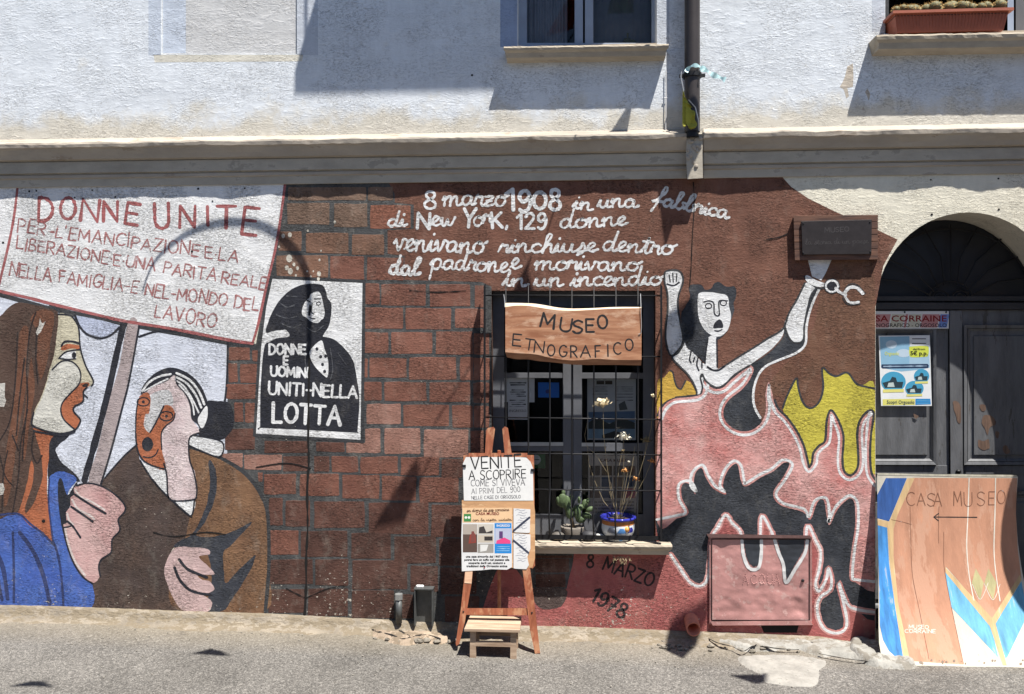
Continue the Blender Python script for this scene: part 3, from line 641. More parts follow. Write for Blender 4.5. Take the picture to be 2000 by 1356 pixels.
def wob(u0, v0, u1, v1, tilt=.0):
    P = []; s = (u1 - u0) * tilt
    q = [(u0 + 1.5, v0), (u0 + (u1 - u0) * .33, v0 + s * .33), (u0 + (u1 - u0) * .66, v0 + s * .66), (u1 - 1.5, v0 + s), (u1, v0 + 1.5 + s), (u1, (v0 + v1) / 2 + s), (u1, v1 - 1.5 + s), (u1 - 1.5, v1 + s), (u0 + (u1 - u0) * .66, v1 + s * .66), (u0 + (u1 - u0) * .33, v1 + s * .33), (u0 + 1.5, v1), (u0, v1 - 1.5), (u0, (v0 + v1) / 2), (u0, v0 + 1.5)]
    return [(x + random.uniform(-.9, .9), y + random.uniform(-.9, .9)) for x, y in q]
bi = 0
for row, c in ROWS:
    for (a, b, e, d) in row:
        bi += 1
        o = slab('brick', wob(a - 1, b - .8, e + 1, d + .8), GB[c], house, .0010 - (bi % 7) * 4e-5, .0001, bevel=.45)
for r in ((968, 1092, 1040, 1108), (1045, 1092, 1112, 1118), (1046, 1122, 1104, 1147), (975, 1085, 1118, 1090)):
    slab('brick', wob(*r), GB[6], house, .0010, .0001, bevel=.45)

# ---- handwriting
WH = BR['white']; WHH = paint(232, 232, 232, .7, (170, 140, 128))
def hand(t, a, b, h, wdt=4.6, slant=.12): return write('handwriting', t, a, b, h, wdt, WHH, 8, field2, font=CUR, slant=slant, jitter=.05, rough=.34)
write('handwriting', '8', (829, 407), (850, 408), 34, 5, WH, 8, field2)
hand('marzo', (864, 401), (988, 402), 19)
write('handwriting', '1', (988, 411), (1006, 411), 42, 7.5, WH, 8, field2); write('handwriting', '9', (1013, 412), (1036, 412), 41, 7.5, WH, 8, field2)
write('handwriting', '0', (1042, 407), (1066, 407), 32, 7.5, WH, 8, field2); write('handwriting', '8', (1074, 409), (1094, 409), 38, 7, WH, 8, field2)
hand('in', (1119, 407), (1156, 412), 14); hand('una', (1168, 405), (1243, 405), 16)
hand('fabbrica', (1276, 399), (1420, 427), 15.5, 5)
hand('di', (756, 442), (792, 442), 14); write('handwriting', 'N', (815, 445), (838, 446), 30, 6, WH, 8, field2); hand('ew', (842, 441), (890, 440), 17)
write('handwriting', 'Y', (907, 441), (930, 441), 33, 6.5, WH, 8, field2); hand('or', (924, 442), (961, 436), 17); write('handwriting', 'K', (962, 445), (981, 444), 30, 6, WH, 8, field2); write('handwriting', ',', (988, 444), (992, 444), 16, 5, WH, 8, field2)
write('handwriting', '129', (1010, 447), (1066, 447), 30, 5.6, WH, 8, field2); hand('donne', (1092, 446), (1224, 440), 17)
hand('venivano', (768, 489), (945, 495), 21); hand('rinchiuse', (974, 494), (1165, 492), 17); hand('dentro', (1175, 489), (1314, 498), 18)
hand('dal', (759, 536), (818, 537), 17, 6); hand('padrone,', (840, 526), (1000, 532), 19); hand('e', (997, 524), (1015, 524), 19)
hand('morivano', (1043, 526), (1247, 530), 17); hand('in', (983, 559), (1030, 558), 15); hand('un', (1044, 559), (1098, 559), 16); hand('incendio', (1115, 559), (1293, 556), 17)
INKP = paint(60, 48, 50, .2)
write('handwriting', '8', (1146, 1107), (1158, 1108), 24, 4, INKP, 5, redbase); write('handwriting', 'MARZO', (1177, 1112), (1272, 1146), 26, 4, INKP, 5, redbase); 
write('handwriting', '1978', (1152, 1172), (1216, 1208), 27, 5, INKP, 5, redbase)
poly('painted_patch', [(1042, 1150), (1105, 1150), (1100, 1180), (1080, 1190), (1055, 1188), (1042, 1170)], paint(92, 76, 72, .5), 4, redbase)

# ---- the banner held up by the marchers
sky_ = poly('painted_pale_sky', [(-60, 560), (445, 664), (443, 1010), (-60, 1010)], BR['cloud'], 2, house, smooth=False, label='pale lilac ground behind the painted marchers')
banner = poly('painted_banner', [(-60, 352), (560, 350), (556, 372), (541, 470), (520, 560), (505, 630), (493, 671), (446, 664), (340, 643), (247, 628), (210, 621), (110, 597), (0, 568), (-60, 556)], BR['white'], 4, house, smooth=False, label='white painted protest banner with red capitals')
strokes('painted_shadow_line', [([(-60, 562), (0, 576), (60, 593), (110, 606), (210, 626), (300, 643), (446, 670), (495, 679)], 9), ([(549, 545), (530, 600), (510, 680)], 13), ([(494, 681), (516, 684)], 10), ([(100, 600), (150, 618)], 12)], BR['mortd'], 3, sky_)
RED = paint(176, 96, 96, .45, (214, 216, 218)); RED2 = paint(178, 118, 116, 1.0, (214, 216, 218))
strokes('banner_border', [([(36, 350), (27, 425), (14, 490), (-2, 556)], 5), ([(-60, 552), (0, 569), (60, 583), (110, 596), (210, 620), (247, 628), (340, 643), (446, 664), (493, 671)], 6), ([(558, 350), (541, 470), (520, 560), (505, 630), (493, 671)], 5)], RED, 6, banner)
for t, a, b, h, wd in (('D', (75, 431), (102, 432), 46, 7.5), ('O', (117, 428), (146, 430), 43, 7), ('N', (157, 430), (190, 434), 42, 7), ('N', (202, 433), (229, 434), 40, 7), ('E', (244, 436), (268, 440), 40, 7),
                       ('U', (303, 444), (330, 444), 46, 7), ('N', (351, 444), (380, 444), 44, 7), ('I', (404, 441), (408, 441), 38, 7), ('T', (423, 444), (460, 444), 41, 7.5), ('E', (472, 456), (500, 459), 52, 6.5)):
    write('lettering', t, a, b, h, wd * .92, RED, 6, banner, rough=.3)
for t, a, b, h in (('PER-L\'EMANCIPAZIONE.E.LA', (34, 453), (464, 512), 24), ('LIBERAZIONE.E.UNA PARITA.REALE', (32, 486), (518, 566), 23), ('NELLA FAMIGLIA-E NEL-MONDO DEL', (18, 538), (503, 608), 24), ('LAVORO', (302, 618), (420, 640), 26)):
    write('lettering', t, a, b, h, 3.2, RED2, 6, banner, rough=.45, jitter=.08)
BK = paint(44, 46, 56, .2)
strokes('painted_arc', [([(146, 616), (156, 638), (170, 653), (195, 661), (216, 655), (233, 640)], 4.5), ([(272, 658), (305, 648), (350, 646)], 4.5)], BK, 5, sky_)
poly('painted_lilac_patch', [(148, 616), (235, 636), (228, 648), (213, 657), (195, 661), (170, 653), (156, 638)], paint(190, 200, 226, .2), 4, sky_)
strokes('painted_wall_line', [([(445, 668), (443, 745), (439, 785)], 4)], BK, 5, sky_)
# stick
stick = poly('painted_stick', [(250, 630), (270, 634), (250, 745), (236, 800), (215, 880), (194, 952), (172, 944), (192, 870), (212, 789), (234, 710)], paint(176, 160, 160, .4), 6.7, house, label='mauve painted banner pole')
strokes('painted_outline', [([(241, 634), (226, 700), (208, 780), (184, 870), (165, 938)], 13), ], BK, 5, stick)
strokes('painted_outline', [([(272, 636), (252, 745), (238, 800), (217, 880), (196, 950)], 4)], BK, 7, stick)

# ---- painted woman in blue, profile
hair_m = paint(92, 70, 60, .25); hair_l = paint(122, 78, 56, .2); orange = paint(186, 104, 62, .25); creamf = paint(206, 198, 170, .15)
woman = poly('painted_neck', [(62, 838), (107, 852), (97, 867), (95, 900), (92, 925), (92, 960), (96, 1000), (105, 1056), (83, 1042), (57, 1026), (35, 1005), (45, 950)], orange, 5, house, label='orange neck of the painted woman in blue')
poly('painted_jaw_shadow', [(107, 850), (136, 846), (129, 857), (112, 872), (110, 884), (120, 902), (140, 920), (156, 938), (148, 940), (120, 923), (105, 927), (97, 940), (93, 925), (95, 900), (97, 867)], BK, 6, woman)
poly('painted_hair', [(-60, 700), (-30, 640), (0, 618), (15, 602), (36, 591), (73, 597), (107, 606), (114, 615), (111, 655), (106, 692), (97, 721), (90, 748), (80, 777), (68, 801), (62, 828), (66, 840), (73, 862), (80, 889), (84, 925), (80, 945), (65, 985), (51, 1001), (50, 988), (63, 945), (66, 912), (61, 900), (54, 938), (43, 980), (33, 1003), (15, 1007), (-60, 1010)], hair_m, 9, woman)
for pts in ([(60, 625), (75, 606), (105, 612), (100, 660), (92, 705), (80, 742), (72, 700), (74, 650)], [(38, 650), (55, 640), (52, 700), (50, 760), (38, 830), (28, 900), (20, 960), (8, 990), (10, 900), (26, 800), (34, 720)], [(62, 700), (68, 760), (62, 800), (56, 840), (48, 900), (42, 860), (50, 790), (56, 730)]):
    poly('painted_hair_lock', pts, hair_l, 10, woman)
DKL = paint(54, 44, 44, .2)
strokes('painted_hair_line', [([(70, 610), (58, 650), (52, 720), (54, 780), (46, 860), (44, 900)], 3), ([(72, 640), (70, 700), (74, 750)], 3), ([(34, 650), (30, 740), (20, 820), (0, 860)], 2.6), ([(48, 700), (38, 780), (32, 850)], 3), ([(54, 800), (40, 870), (36, 930), (25, 1000)], 3), ([(24, 850), (36, 880)], 3), ([(0, 890), (10, 930), (26, 950)], 2.5), ([(66, 845), (62, 880), (72, 905), (82, 890)], 3), ([(15, 880), (6, 930), (4, 1000)], 2.6)], DKL, 11, woman)
for pts in ([(78, 622), (82, 632), (89, 628), (80, 648), (73, 655), (70, 650), (76, 635)], [(-4, 750), (10, 748), (9, 775), (12, 782), (8, 795), (-4, 794)], [(-2, 945), (6, 944), (9, 955), (6, 966), (-2, 968)]):
    poly('bare_patch', pts, paint(208, 204, 196, 0), 12, woman, smooth=False)
face = poly('painted_face', [(114, 614), (136, 616), (148, 628), (154, 643), (156, 672), (159, 689), (168, 716), (182, 743), (179, 754), (170, 757), (163, 765), (162, 784), (146, 794), (144, 804), (156, 818), (156, 826), (146, 840), (122, 847), (97, 844), (73, 836), (62, 828), (68, 801), (80, 777), (90, 748), (97, 721), (106, 692), (111, 655)], creamf, 7, woman)
poly('painted_cheek', [(100, 722), (118, 706), (139, 706), (153, 718), (158, 735), (153, 752), (136, 770), (122, 787), (119, 804), (126, 821), (144, 840), (122, 845), (97, 842), (73, 834), (64, 826), (70, 802), (82, 777), (92, 748)], paint(212, 210, 200, .2), 8, woman, ja=.6)
poly('painted_mouth_shade', [(153, 752), (160, 748), (172, 747), (175, 752), (170, 757), (163, 766), (162, 784), (146, 794), (144, 804), (156, 818), (156, 826), (146, 839), (126, 821), (119, 803), (122, 787), (136, 770)], orange, 9, woman, ja=.6)
poly('painted_brow', [(119, 680), (131, 672), (156, 675), (156, 682), (139, 681), (123, 685)], orange, 9, woman, ja=.4)
poly('painted_eye', [(115, 699), (126, 689), (139, 686), (147, 686), (148, 700), (132, 701)], WH, 9, woman, ja=.3)
poly('painted_pupil', [(141, 690), (146, 688), (149, 694), (146, 700), (141, 698)], BK, 11, woman, ja=.2)
poly('painted_nostril', [(160, 754), (167, 749), (173, 751), (168, 756)], DKL, 11, woman, ja=.2)
strokes('painted_outline', [([(114, 614), (136, 616), (148, 628), (154, 643), (156, 672), (159, 689), (168, 716), (182, 743), (179, 754)], 3), ([(170, 757), (163, 765), (162, 784), (146, 794), (144, 804), (156, 818), (156, 826), (146, 840), (122, 847), (97, 844), (73, 836), (62, 828), (66, 806)], 3.4), ([(102, 722), (120, 706), (139, 706), (153, 718), (158, 735), (153, 752), (136, 770), (122, 787), (119, 804), (126, 821), (146, 839)], 2.8), ([(115, 700), (126, 689), (139, 685), (156, 683)], 3), ([(115, 700), (130, 702), (148, 701)], 2.6), ([(120, 676), (126, 668), (140, 667), (155, 671)], 4), ([(163, 770), (171, 777)], 2.5), ([(66, 842), (97, 848), (124, 851), (146, 843)], 4)], BK, 12, woman)
blue = paint(62, 98, 188, .4, alt=(70, 112, 200)); blued = paint(52, 66, 118, .3)
dress = poly('painted_blue_dress', [(-60, 1008), (0, 1008), (35, 1006), (58, 1026), (83, 1044), (105, 1064), (100, 1020), (95, 980), (96, 938), (105, 925), (120, 921), (140, 927), (149, 938), (132, 965), (136, 1000), (128, 1030), (133, 1072), (145, 1102), (163, 1128), (180, 1140), (178, 1188), (100, 1184), (-60, 1179)], blue, 7, house, label='blue dress of the painted woman')
poly('painted_collar_shadow', [(114, 940), (121, 936), (131, 967), (141, 955), (150, 942), (152, 962), (136, 990), (130, 1022), (122, 1032), (117, 1008), (113, 970)], BK, 8, dress, ja=.5)
strokes('painted_fold', [([(38, 1040), (58, 1066), (75, 1098), (88, 1136), (97, 1180)], 8), ([(25, 1040), (27, 1110), (27, 1176)], 5), ([(-10, 1070), (6, 1110), (15, 1170)], 8), ([(105, 1060), (112, 1080), (119, 1118), (124, 1182)], 4.5), ([(83, 1042), (105, 1064)], 4), ([(0, 1006), (36, 1004), (60, 1024), (84, 1042)], 4), ([(96, 938), (95, 985), (104, 1060)], 3.4), ([(-6, 1120), (4, 1172)], 6)], blued, 9, dress)
SKIN = paint(216, 176, 172, .4, alt=(204, 152, 150)); 
hand1 = poly('painted_hand', [(150, 949), (170, 945), (196, 950), (221, 965), (241, 985), (242, 998), (230, 1015), (233, 1035), (218, 1053), (216, 1078), (198, 1091), (192, 1106), (195, 1126), (181, 1139), (163, 1127), (145, 1101), (133, 1070), (125, 1040), (123, 1026), (130, 1020), (129, 1000), (138, 990), (138, 973), (145, 965), (144, 954)], SKIN, 9, house, label='pink painted fist holding the pole')
strokes('painted_outline', [([(150, 949), (170, 944), (196, 949), (221, 963), (242, 984), (244, 999), (231, 1015), (234, 1036), (219, 1054), (217, 1079), (199, 1092), (193, 1106), (196, 1126)], 3.4), ([(181, 1140), (163, 1128), (145, 1102), (133, 1071), (125, 1041), (122, 1026)], 3.6)], BK, 11, hand1)
strokes('painted_highlight', [([(147, 956), (156, 970), (180, 981), (204, 996)], 4), ([(141, 976), (152, 994), (174, 1006), (184, 1014)], 4), ([(131, 1003), (136, 1018), (143, 1024)], 4), ([(127, 1030), (133, 1060), (146, 1095), (166, 1124)], 4)], paint(220, 205, 200, .3), 11, hand1)
strokes('painted_finger_line', [([(146, 966), (175, 985), (206, 1003)], 4.5), ([(139, 990), (160, 1004), (181, 1019)], 4.5), ([(131, 1018), (143, 1029), (157, 1050)], 4), ([(124, 1031), (138, 1028)], 3)], BK, 12, hand1)

# ---- painted man
dkcoat = paint(82, 68, 64, .35, alt=(98, 78, 68)); ochre = paint(142, 104, 72, .4, alt=(118, 84, 60)); skin2 = paint(226, 208, 208, .3, alt=(216, 190, 192)); navy = paint(62, 66, 76, .35)
coat = poly('painted_dark_coat', [(266, 871), (240, 893), (200, 938), (185, 955), (180, 1100), (178, 1189), (362, 1194), (343, 1176), (328, 1146), (323, 1118), (333, 1080), (345, 1065), (368, 1045), (374, 1005), (340, 979), (305, 943), (288, 922), (272, 895)], dkcoat, 6, house, label='dark brown coat half of the painted man')
coat2 = poly('painted_ochre_coat', [(368, 878), (390, 882), (430, 897), (473, 920), (498, 948), (516, 980), (523, 1018), (523, 1106), (517, 1197), (350, 1193), (330, 1130), (335, 1078), (360, 1055), (371, 1008), (383, 965), (384, 953), (378, 921)], ochre, 6.5, house, label='ochre coat half of the painted man')
poly('painted_lapel', [(408, 900), (419, 912), (424, 943), (418, 980), (400, 1020), (384, 1046), (420, 1048), (455, 1038), (480, 1025), (492, 1021), (470, 1046), (446, 1070), (436, 1080), (438, 1120), (441, 1140), (462, 1118), (480, 1100), (499, 1084), (490, 1112), (470, 1145), (450, 1175), (436, 1193), (400, 1194), (412, 1150), (412, 1110), (404, 1080), (385, 1070), (340, 1070), (352, 1056), (375, 1044), (394, 1010), (406, 975), (410, 940)], navy, 7, coat2)
strokes('painted_outline', [([(370, 873), (400, 882), (432, 895), (473, 920), (500, 950), (518, 985), (524, 1020), (525, 1110), (518, 1196)], 7)], BR['mortd'], 7, coat2)
poly('painted_collar', [(276, 902), (297, 911), (324, 918), (328, 966), (305, 943), (288, 922)], WH, 7, coat, ja=.5)
poly('painted_shirt', [(338, 977), (380, 975), (374, 1006), (356, 993)], WH, 7, coat, ja=.5)
bun = poly('painted_hair_bun', [(404, 784), (425, 784), (445, 785), (454, 800), (457, 828), (449, 846), (435, 858), (415, 859), (388, 850), (392, 830), (400, 806)], BK, 7, house, label='black hair bun of the painted man', ja=.5)
man = poly('painted_man_face', [(290, 762), (325, 745), (335, 728), (343, 730), (343, 748), (360, 768), (370, 790), (375, 818), (388, 838), (388, 846), (375, 851), (369, 861), (370, 896), (380, 921), (384, 953), (383, 965), (378, 975), (338, 977), (328, 966), (326, 930), (320, 905), (310, 850), (280, 850), (276, 800)], skin2, 8, house, label='pale pink painted face ending in a long forearm')
poly('painted_pale_cheek', [(294, 772), (330, 762), (338, 790), (320, 793), (312, 811), (293, 845), (282, 834), (286, 810), (292, 806)], paint(212, 212, 214, .2), 9, man, ja=.5)
poly('painted_orange_face', [(270, 780), (278, 770), (290, 767), (294, 783), (291, 807), (284, 810), (281, 833), (293, 845), (303, 828), (313, 810), (321, 792), (335, 795), (342, 808), (338, 821), (323, 833), (315, 848), (316, 878), (323, 917), (296, 909), (278, 897), (268, 876), (265, 846), (267, 808)], orange, 10, man, ja=.5)
poly('painted_black_hair', [(276, 770), (280, 753), (292, 738), (310, 725), (333, 718), (358, 724), (380, 739), (394, 757), (404, 780), (406, 794), (404, 811), (394, 838), (385, 828), (374, 818), (371, 795), (362, 771), (344, 750), (343, 736), (338, 734), (325, 745), (300, 755)], BK, 10, man, ja=.5)
strokes('painted_hair_stripe', [([(278, 764), (290, 748), (310, 736), (333, 731)], 4), ([(282, 764), (303, 752), (328, 740)], 3), ([(345, 729), (370, 742), (388, 764), (399, 790)], 4.4), ([(345, 737), (366, 750), (383, 773), (393, 796)], 4.2), ([(346, 744), (362, 758), (377, 783), (388, 806)], 3.4), ([(350, 752), (366, 770), (376, 790), (379, 810)], 3)], WH, 11, man)
poly('painted_white_lock', [(404, 793), (405, 815), (395, 837), (386, 821), (393, 806)], WH, 11, man, ja=.4)
poly('painted_collar', [(377, 851), (433, 863), (430, 891), (400, 883), (371, 871)], WH, 8, bun, ja=.4)
poly('painted_mouth', circ(288, 868, 11, 14)[:-1], BK, 12, man, ja=.6)
strokes('painted_outline', [(circ(280, 785, 12, 8), 2.4), (circ(325, 813, 13, 9), 2.6), ([(280, 892), (291, 894), (303, 889), (309, 878)], 2.6), ([(293, 845), (303, 828), (320, 793)], 3), ([(265, 846), (268, 876), (278, 897), (296, 909), (323, 917)], 3), ([(316, 878), (315, 848), (323, 833), (338, 821), (342, 808)], 2.6), ([(270, 780), (266, 808), (265, 846)], 2.6), ([(320, 905), (326, 930), (328, 966), (338, 978), (378, 976), (384, 965), (384, 950), (378, 921), (370, 896), (369, 861), (375, 851), (388, 846)], 3), ([(376, 850), (433, 863), (430, 892), (400, 884), (371, 871)], 3), ([(338, 978), (372, 1008), (380, 976)], 3), ([(268, 868), (240, 893), (205, 933)], 3), ([(274, 900), (300, 940), (340, 982), (374, 1010)], 3)], BK, 12, man)
poly('painted_pupil', circ(280, 785, 3, 3)[:-1], BK, 12, man, ja=.1); poly('painted_pupil', circ(325, 813, 3, 3)[:-1], BK, 12, man, ja=.1)
hand2 = poly('painted_hand', [(343, 1070), (375, 1069), (405, 1072), (409, 1083), (388, 1087), (403, 1103), (420, 1121), (400, 1123), (386, 1124), (396, 1133), (411, 1136), (419, 1151), (408, 1158), (392, 1160), (402, 1166), (413, 1174), (413, 1186), (403, 1195), (360, 1193), (343, 1176), (328, 1146), (321, 1118), (327, 1092)], paint(208, 176, 174, .4), 9, house, label='pink painted hand low on the ochre coat')
strokes('painted_finger_line', [([(350, 1093), (365, 1111), (386, 1121), (404, 1128)], 5.5), ([(341, 1109), (350, 1131), (368, 1151), (390, 1159), (412, 1162)], 5.5)], BK, 11, hand2)

# ---- painted poster of a hooded figure
poster = poly('painted_poster', [(527, 538), (714, 547), (711, 866), (494, 853), (504, 679), (515, 600)], BR['mortd'], 6.5, house, smooth=False, label='black and white painted poster of a figure in a hood')
poly('poster_ground', [(532, 545), (708, 553), (704, 859), (500, 847), (510, 679), (520, 600)], WH, 9, poster, smooth=False)
poly('poster_body', [(516, 679), (522, 669), (538, 661), (565, 656), (600, 650), (629, 657), (652, 663), (674, 682), (690, 706), (698, 745), (702, 785), (698, 842), (696, 845), (650, 843), (600, 840), (510, 836), (508, 834), (509, 759), (513, 700)], BK, 10, poster, ja=.5)
poly('poster_hood', [(520, 650), (525, 626), (536, 602), (554, 578), (575, 562), (599, 555), (628, 556), (636, 568), (639, 581), (647, 594), (646, 621), (642, 637), (631, 655), (625, 668), (570, 668), (560, 645), (544, 647)], BK, 10.5, poster, ja=.5)
poly('poster_face', [(604, 582), (607, 574), (621, 570), (627, 576), (631, 592), (634, 610), (631, 623), (621, 631), (610, 629), (592, 618), (590, 605), (596, 590)], WH, 11.5, poster, ja=.5)
strokes('poster_feature', [([(614, 584), (626, 584)], 2.4), ([(600, 587), (606, 590)], 2.4), ([(610, 592), (608, 608), (613, 614)], 2), ([(605, 621), (615, 623)], 2.2), (circ(622, 593, 4, 3), 1.5), ([(606, 598), (604, 615)], 5)], BK, 12.5, poster)
poly('poster_tie', [(627, 665), (634, 682), (641, 706), (640, 736), (631, 732), (615, 716), (606, 698), (606, 684)], WH, 11.5, poster, ja=.4)
for c in ((619, 682), (626, 697), (636, 696), (630, 712), (634, 726)): poly('poster_dot', circ(c[0], c[1], 3, 3.4, n=8)[:-1], BK, 12.5, poster, ja=.4)
poly('poster_shoulder_mark', [(523, 651), (556, 645), (565, 657), (540, 661), (520, 670)], WH, 11, poster, ja=.3)
for t, a, b, h, wd in (('DONNE', (526, 692), (597, 692), 19, 4.6), ('E', (554, 712), (562, 712), 16, 4.2), ('UOMINI', (529, 734), (602, 737), 18, 4.6), ('UNITI-NELLA', (525, 769), (697, 778), 23, 4.6), ('LOTTA', (533, 824), (664, 831), 36, 6.5)):
    write('lettering', t, a, b, h, wd, WH, 12, poster, rough=.2)
# flaked spots by the poster
sp = MB(); k = 0
for (u, v, r) in ((553, 461, 3.5), (566, 459, 4), (601, 451, 2), (654, 434, 2.4), (545, 482, 2), (565, 505, 6), (560, 523, 4), (567, 530, 5), (574, 517, 3), (581, 524, 3), (624, 508, 2), (623, 535, 4), (600, 530, 1.6), (607, 540, 1.6), (612, 530, 1.4), (578, 538, 2), (622, 545, 3), (627, 490, 1.5)):
    P = [(u + r * (1 + .5 * mnoise.noise(Vector((u, i, 0)))) * math.cos(i * .7), v + r * 1.3 * (1 + .5 * mnoise.noise(Vector((i, v, 5)))) * math.sin(i * .7)) for i in range(9)]
    fl, tr = tess([[Vector(p) for p in P]]); sp.add([wall(p.x, p.y, .0016) for p in fl], tr)
sp.build('flaked_spot', paint(212, 206, 192, 0), house)
# long crack in the render
strokes('wall_crack', [([(604, 700), (603, 760), (602, 860), (603, 900), (600, 960), (601, 1030), (598, 1090), (598, 1140), (595, 1200)], 4.2)], simple('crack_dark', (.01, .009, .009, 1), 1), 16, house, rough=.5)
strokes('wall_crack', [([(1354, 356), (1356, 400), (1352, 470), (1350, 520), (1347, 560)], 1.6), ([(1497, 468), (1520, 464), (1538, 457)], 2.2), ([(560, 1150), (575, 1158), (596, 1168)], 2), ([(598, 1168), (640, 1150), (678, 1145)], 1.8), ([(300, 1040), (340, 1048), (400, 1040), (440, 1044)], 2), ([(500, 913), (560, 905), (606, 915)], 2), ([(800, 567), (850, 571), (910, 568)], 1.8)], simple('crack_dark', (.01, .009, .009, 1), 1), 17, house, rough=.6)

# ---- burning woman on the right
fire = poly('painted_black_smoke', [(1285, 1000), (1290, 1062), (1310, 1080), (1329, 1112), (1348, 1138), (1367, 1145), (1381, 1133), (1386, 1098), (1390, 1051), (1402, 1030), (1417, 1006), (1430, 1022), (1445, 1037), (1449, 1056), (1451, 1084), (1461, 1107), (1473, 1113), (1482, 1105), (1485, 1051), (1488, 1008), (1506, 1037), (1513, 1058), (1530, 1103), (1535, 1138), (1553, 1112), (1572, 1081), (1577, 1027), (1593, 1056), (1603, 1079), (1600, 1112), (1593, 1140), (1600, 1155), (1614, 1131), (1618, 1110), (1624, 1131), (1621, 1152), (1603, 1166), (1596, 1185), (1600, 1211), (1612, 1230), (1633, 1237), (1650, 1230), (1654, 1211), (1647, 1176), (1638, 1138), (1654, 1178), (1671, 1190), (1716, 1197), (1716, 960), (1500, 900), (1350, 900)], BR['black'], 5, house, label='black smoke between the painted flames')
LOW = [(1310, 1084), (1329, 1112), (1348, 1138), (1367, 1145), (1381, 1133), (1386, 1098), (1390, 1051), (1402, 1030), (1417, 1006), (1430, 1022), (1445, 1037), (1449, 1056), (1451, 1084), (1461, 1107), (1473, 1113), (1482, 1105), (1485, 1051), (1488, 1008), (1506, 1037), (1513, 1058), (1530, 1103), (1535, 1138), (1553, 1112), (1572, 1081), (1577, 1027), (1593, 1056), (1603, 1079), (1600, 1112), (1593, 1140), (1600, 1155), (1614, 1131), (1618, 1110), (1624, 1131), (1621, 1152), (1603, 1166), (1596, 1185), (1600, 1211), (1612, 1230), (1633, 1237), (1650, 1230), (1654, 1211), (1647, 1176), (1638, 1138), (1654, 1178), (1671, 1190), (1716, 1197)]
strokes('painted_rim', [(LOW, 12)], BR['pink'], 5.6, fire); strokes('painted_white_line', [(LOW, 5.4)], WH, 7, fire)
yel = paint(206, 192, 30, .15, (150, 140, 60))
yl = poly('painted_yellow_flame', [(1284, 748), (1297, 737), (1309, 724), (1314, 728), (1318, 745), (1323, 757), (1330, 760), (1335, 752), (1339, 744), (1348, 747), (1356, 760), (1361, 774), (1340, 780), (1315, 784), (1300, 790), (1290, 800), (1284, 816)], paint(214, 170, 40, .25, (150, 140, 60)), 5, house, label='small yellow flame beside the window', ja=.5)
yr = poly('painted_yellow_flame', [(1529, 799), (1537, 775), (1555, 741), (1557, 757), (1565, 781), (1575, 795), (1588, 795), (1601, 781), (1608, 757), (1606, 721), (1620, 730), (1632, 734), (1655, 727), (1671, 747), (1684, 753), (1711, 759), (1713, 950), (1640, 965), (1579, 935), (1550, 850)], yel, 5, house, label='large yellow flame beside the door', ja=.5)
OUTY = [(1511, 783), (1519, 801), (1537, 819), (1555, 845), (1568, 873), (1576, 905), (1580, 915), (1588, 905), (1591, 886), (1601, 873), (1614, 861), (1617, 824), (1623, 804), (1635, 822), (1645, 853), (1643, 894), (1646, 920), (1658, 931), (1671, 925), (1679, 904), (1677, 845), (1684, 819), (1699, 804), (1704, 809), (1699, 848), (1697, 886), (1700, 925), (1714, 946)]
strokes('painted_outline', [([(1529, 797), (1537, 774), (1555, 739), (1559, 757), (1566, 781), (1576, 795), (1588, 796), (1601, 783), (1608, 757), (1606, 719), (1620, 730), (1634, 735), (1655, 728), (1671, 748), (1684, 754), (1712, 760)], 4)], BR['mortd'], 6, yr)
strokes('painted_outline', [([(1284, 812), (1296, 790), (1320, 778), (1362, 772)], 4), ([(1309, 724), (1314, 728), (1318, 745), (1323, 757), (1330, 760), (1335, 752), (1339, 744)], 3)], BR['mortd'], 6, yl)
BODY = [(1286, 815), (1293, 798), (1305, 785), (1320, 778), (1345, 776), (1363, 773), (1372, 765), (1375, 745), (1372, 732), (1378, 745), (1388, 756), (1400, 760), (1412, 757), (1425, 745), (1440, 732), (1455, 720), (1466, 714), (1472, 723), (1463, 744), (1448, 762), (1425, 780), (1414, 798), (1414, 816), (1425, 832), (1445, 842), (1466, 841), (1484, 829), (1494, 811), (1496, 785), (1495, 770), (1501, 746), (1508, 767)] + OUTY
UND = [(1716, 1143), (1671, 1138), (1659, 1126), (1663, 1074), (1670, 1029), (1669, 984), (1660, 974), (1648, 982), (1635, 997), (1620, 1026), (1614, 1005), (1609, 977), (1596, 982), (1583, 1015), (1568, 1000), (1531, 990), (1514, 977), (1511, 959), (1529, 933), (1542, 907), (1531, 904), (1510, 921), (1487, 932), (1458, 950), (1448, 942), (1442, 912), (1435, 906), (1420, 922), (1412, 948), (1418, 966), (1394, 955), (1378, 932), (1370, 914), (1358, 925), (1355, 948), (1358, 966), (1345, 945), (1332, 948), (1332, 973), (1345, 1002), (1322, 1013), (1284, 1021)]
flame = poly('painted_pink_flame', BODY + UND, BR['pink'], 8, house, label='large pink flames rising over the black smoke', ja=.4)
def inset(pts, d):
    out = []; n = len(pts)
    for i, p in enumerate(pts):
        a = Vector(pts[max(i - 1, 0)]); b = Vector(pts[min(i + 1, n - 1)]); t = (b - a).normalized(); out.append((p[0] - t.y * d, p[1] + t.x * d))
    return out
strokes('painted_outline', [(inset(OUTY, -2.5), 4.5)], BR['mortd'], 8.6, flame)
strokes('painted_outline', [(inset(BODY[3:17], -2), 3.4)], BR['mortd'], 8.6, flame)
strokes('painted_white_line', [(inset(OUTY, 6.5), 4.8), (inset(BODY[:18], 7.5), 5.6), (inset(BODY[17:30], 7), 5.2), (inset(BODY[28:34], 5), 4), (inset(UND, 6), 5.4)], WH, 10, flame)
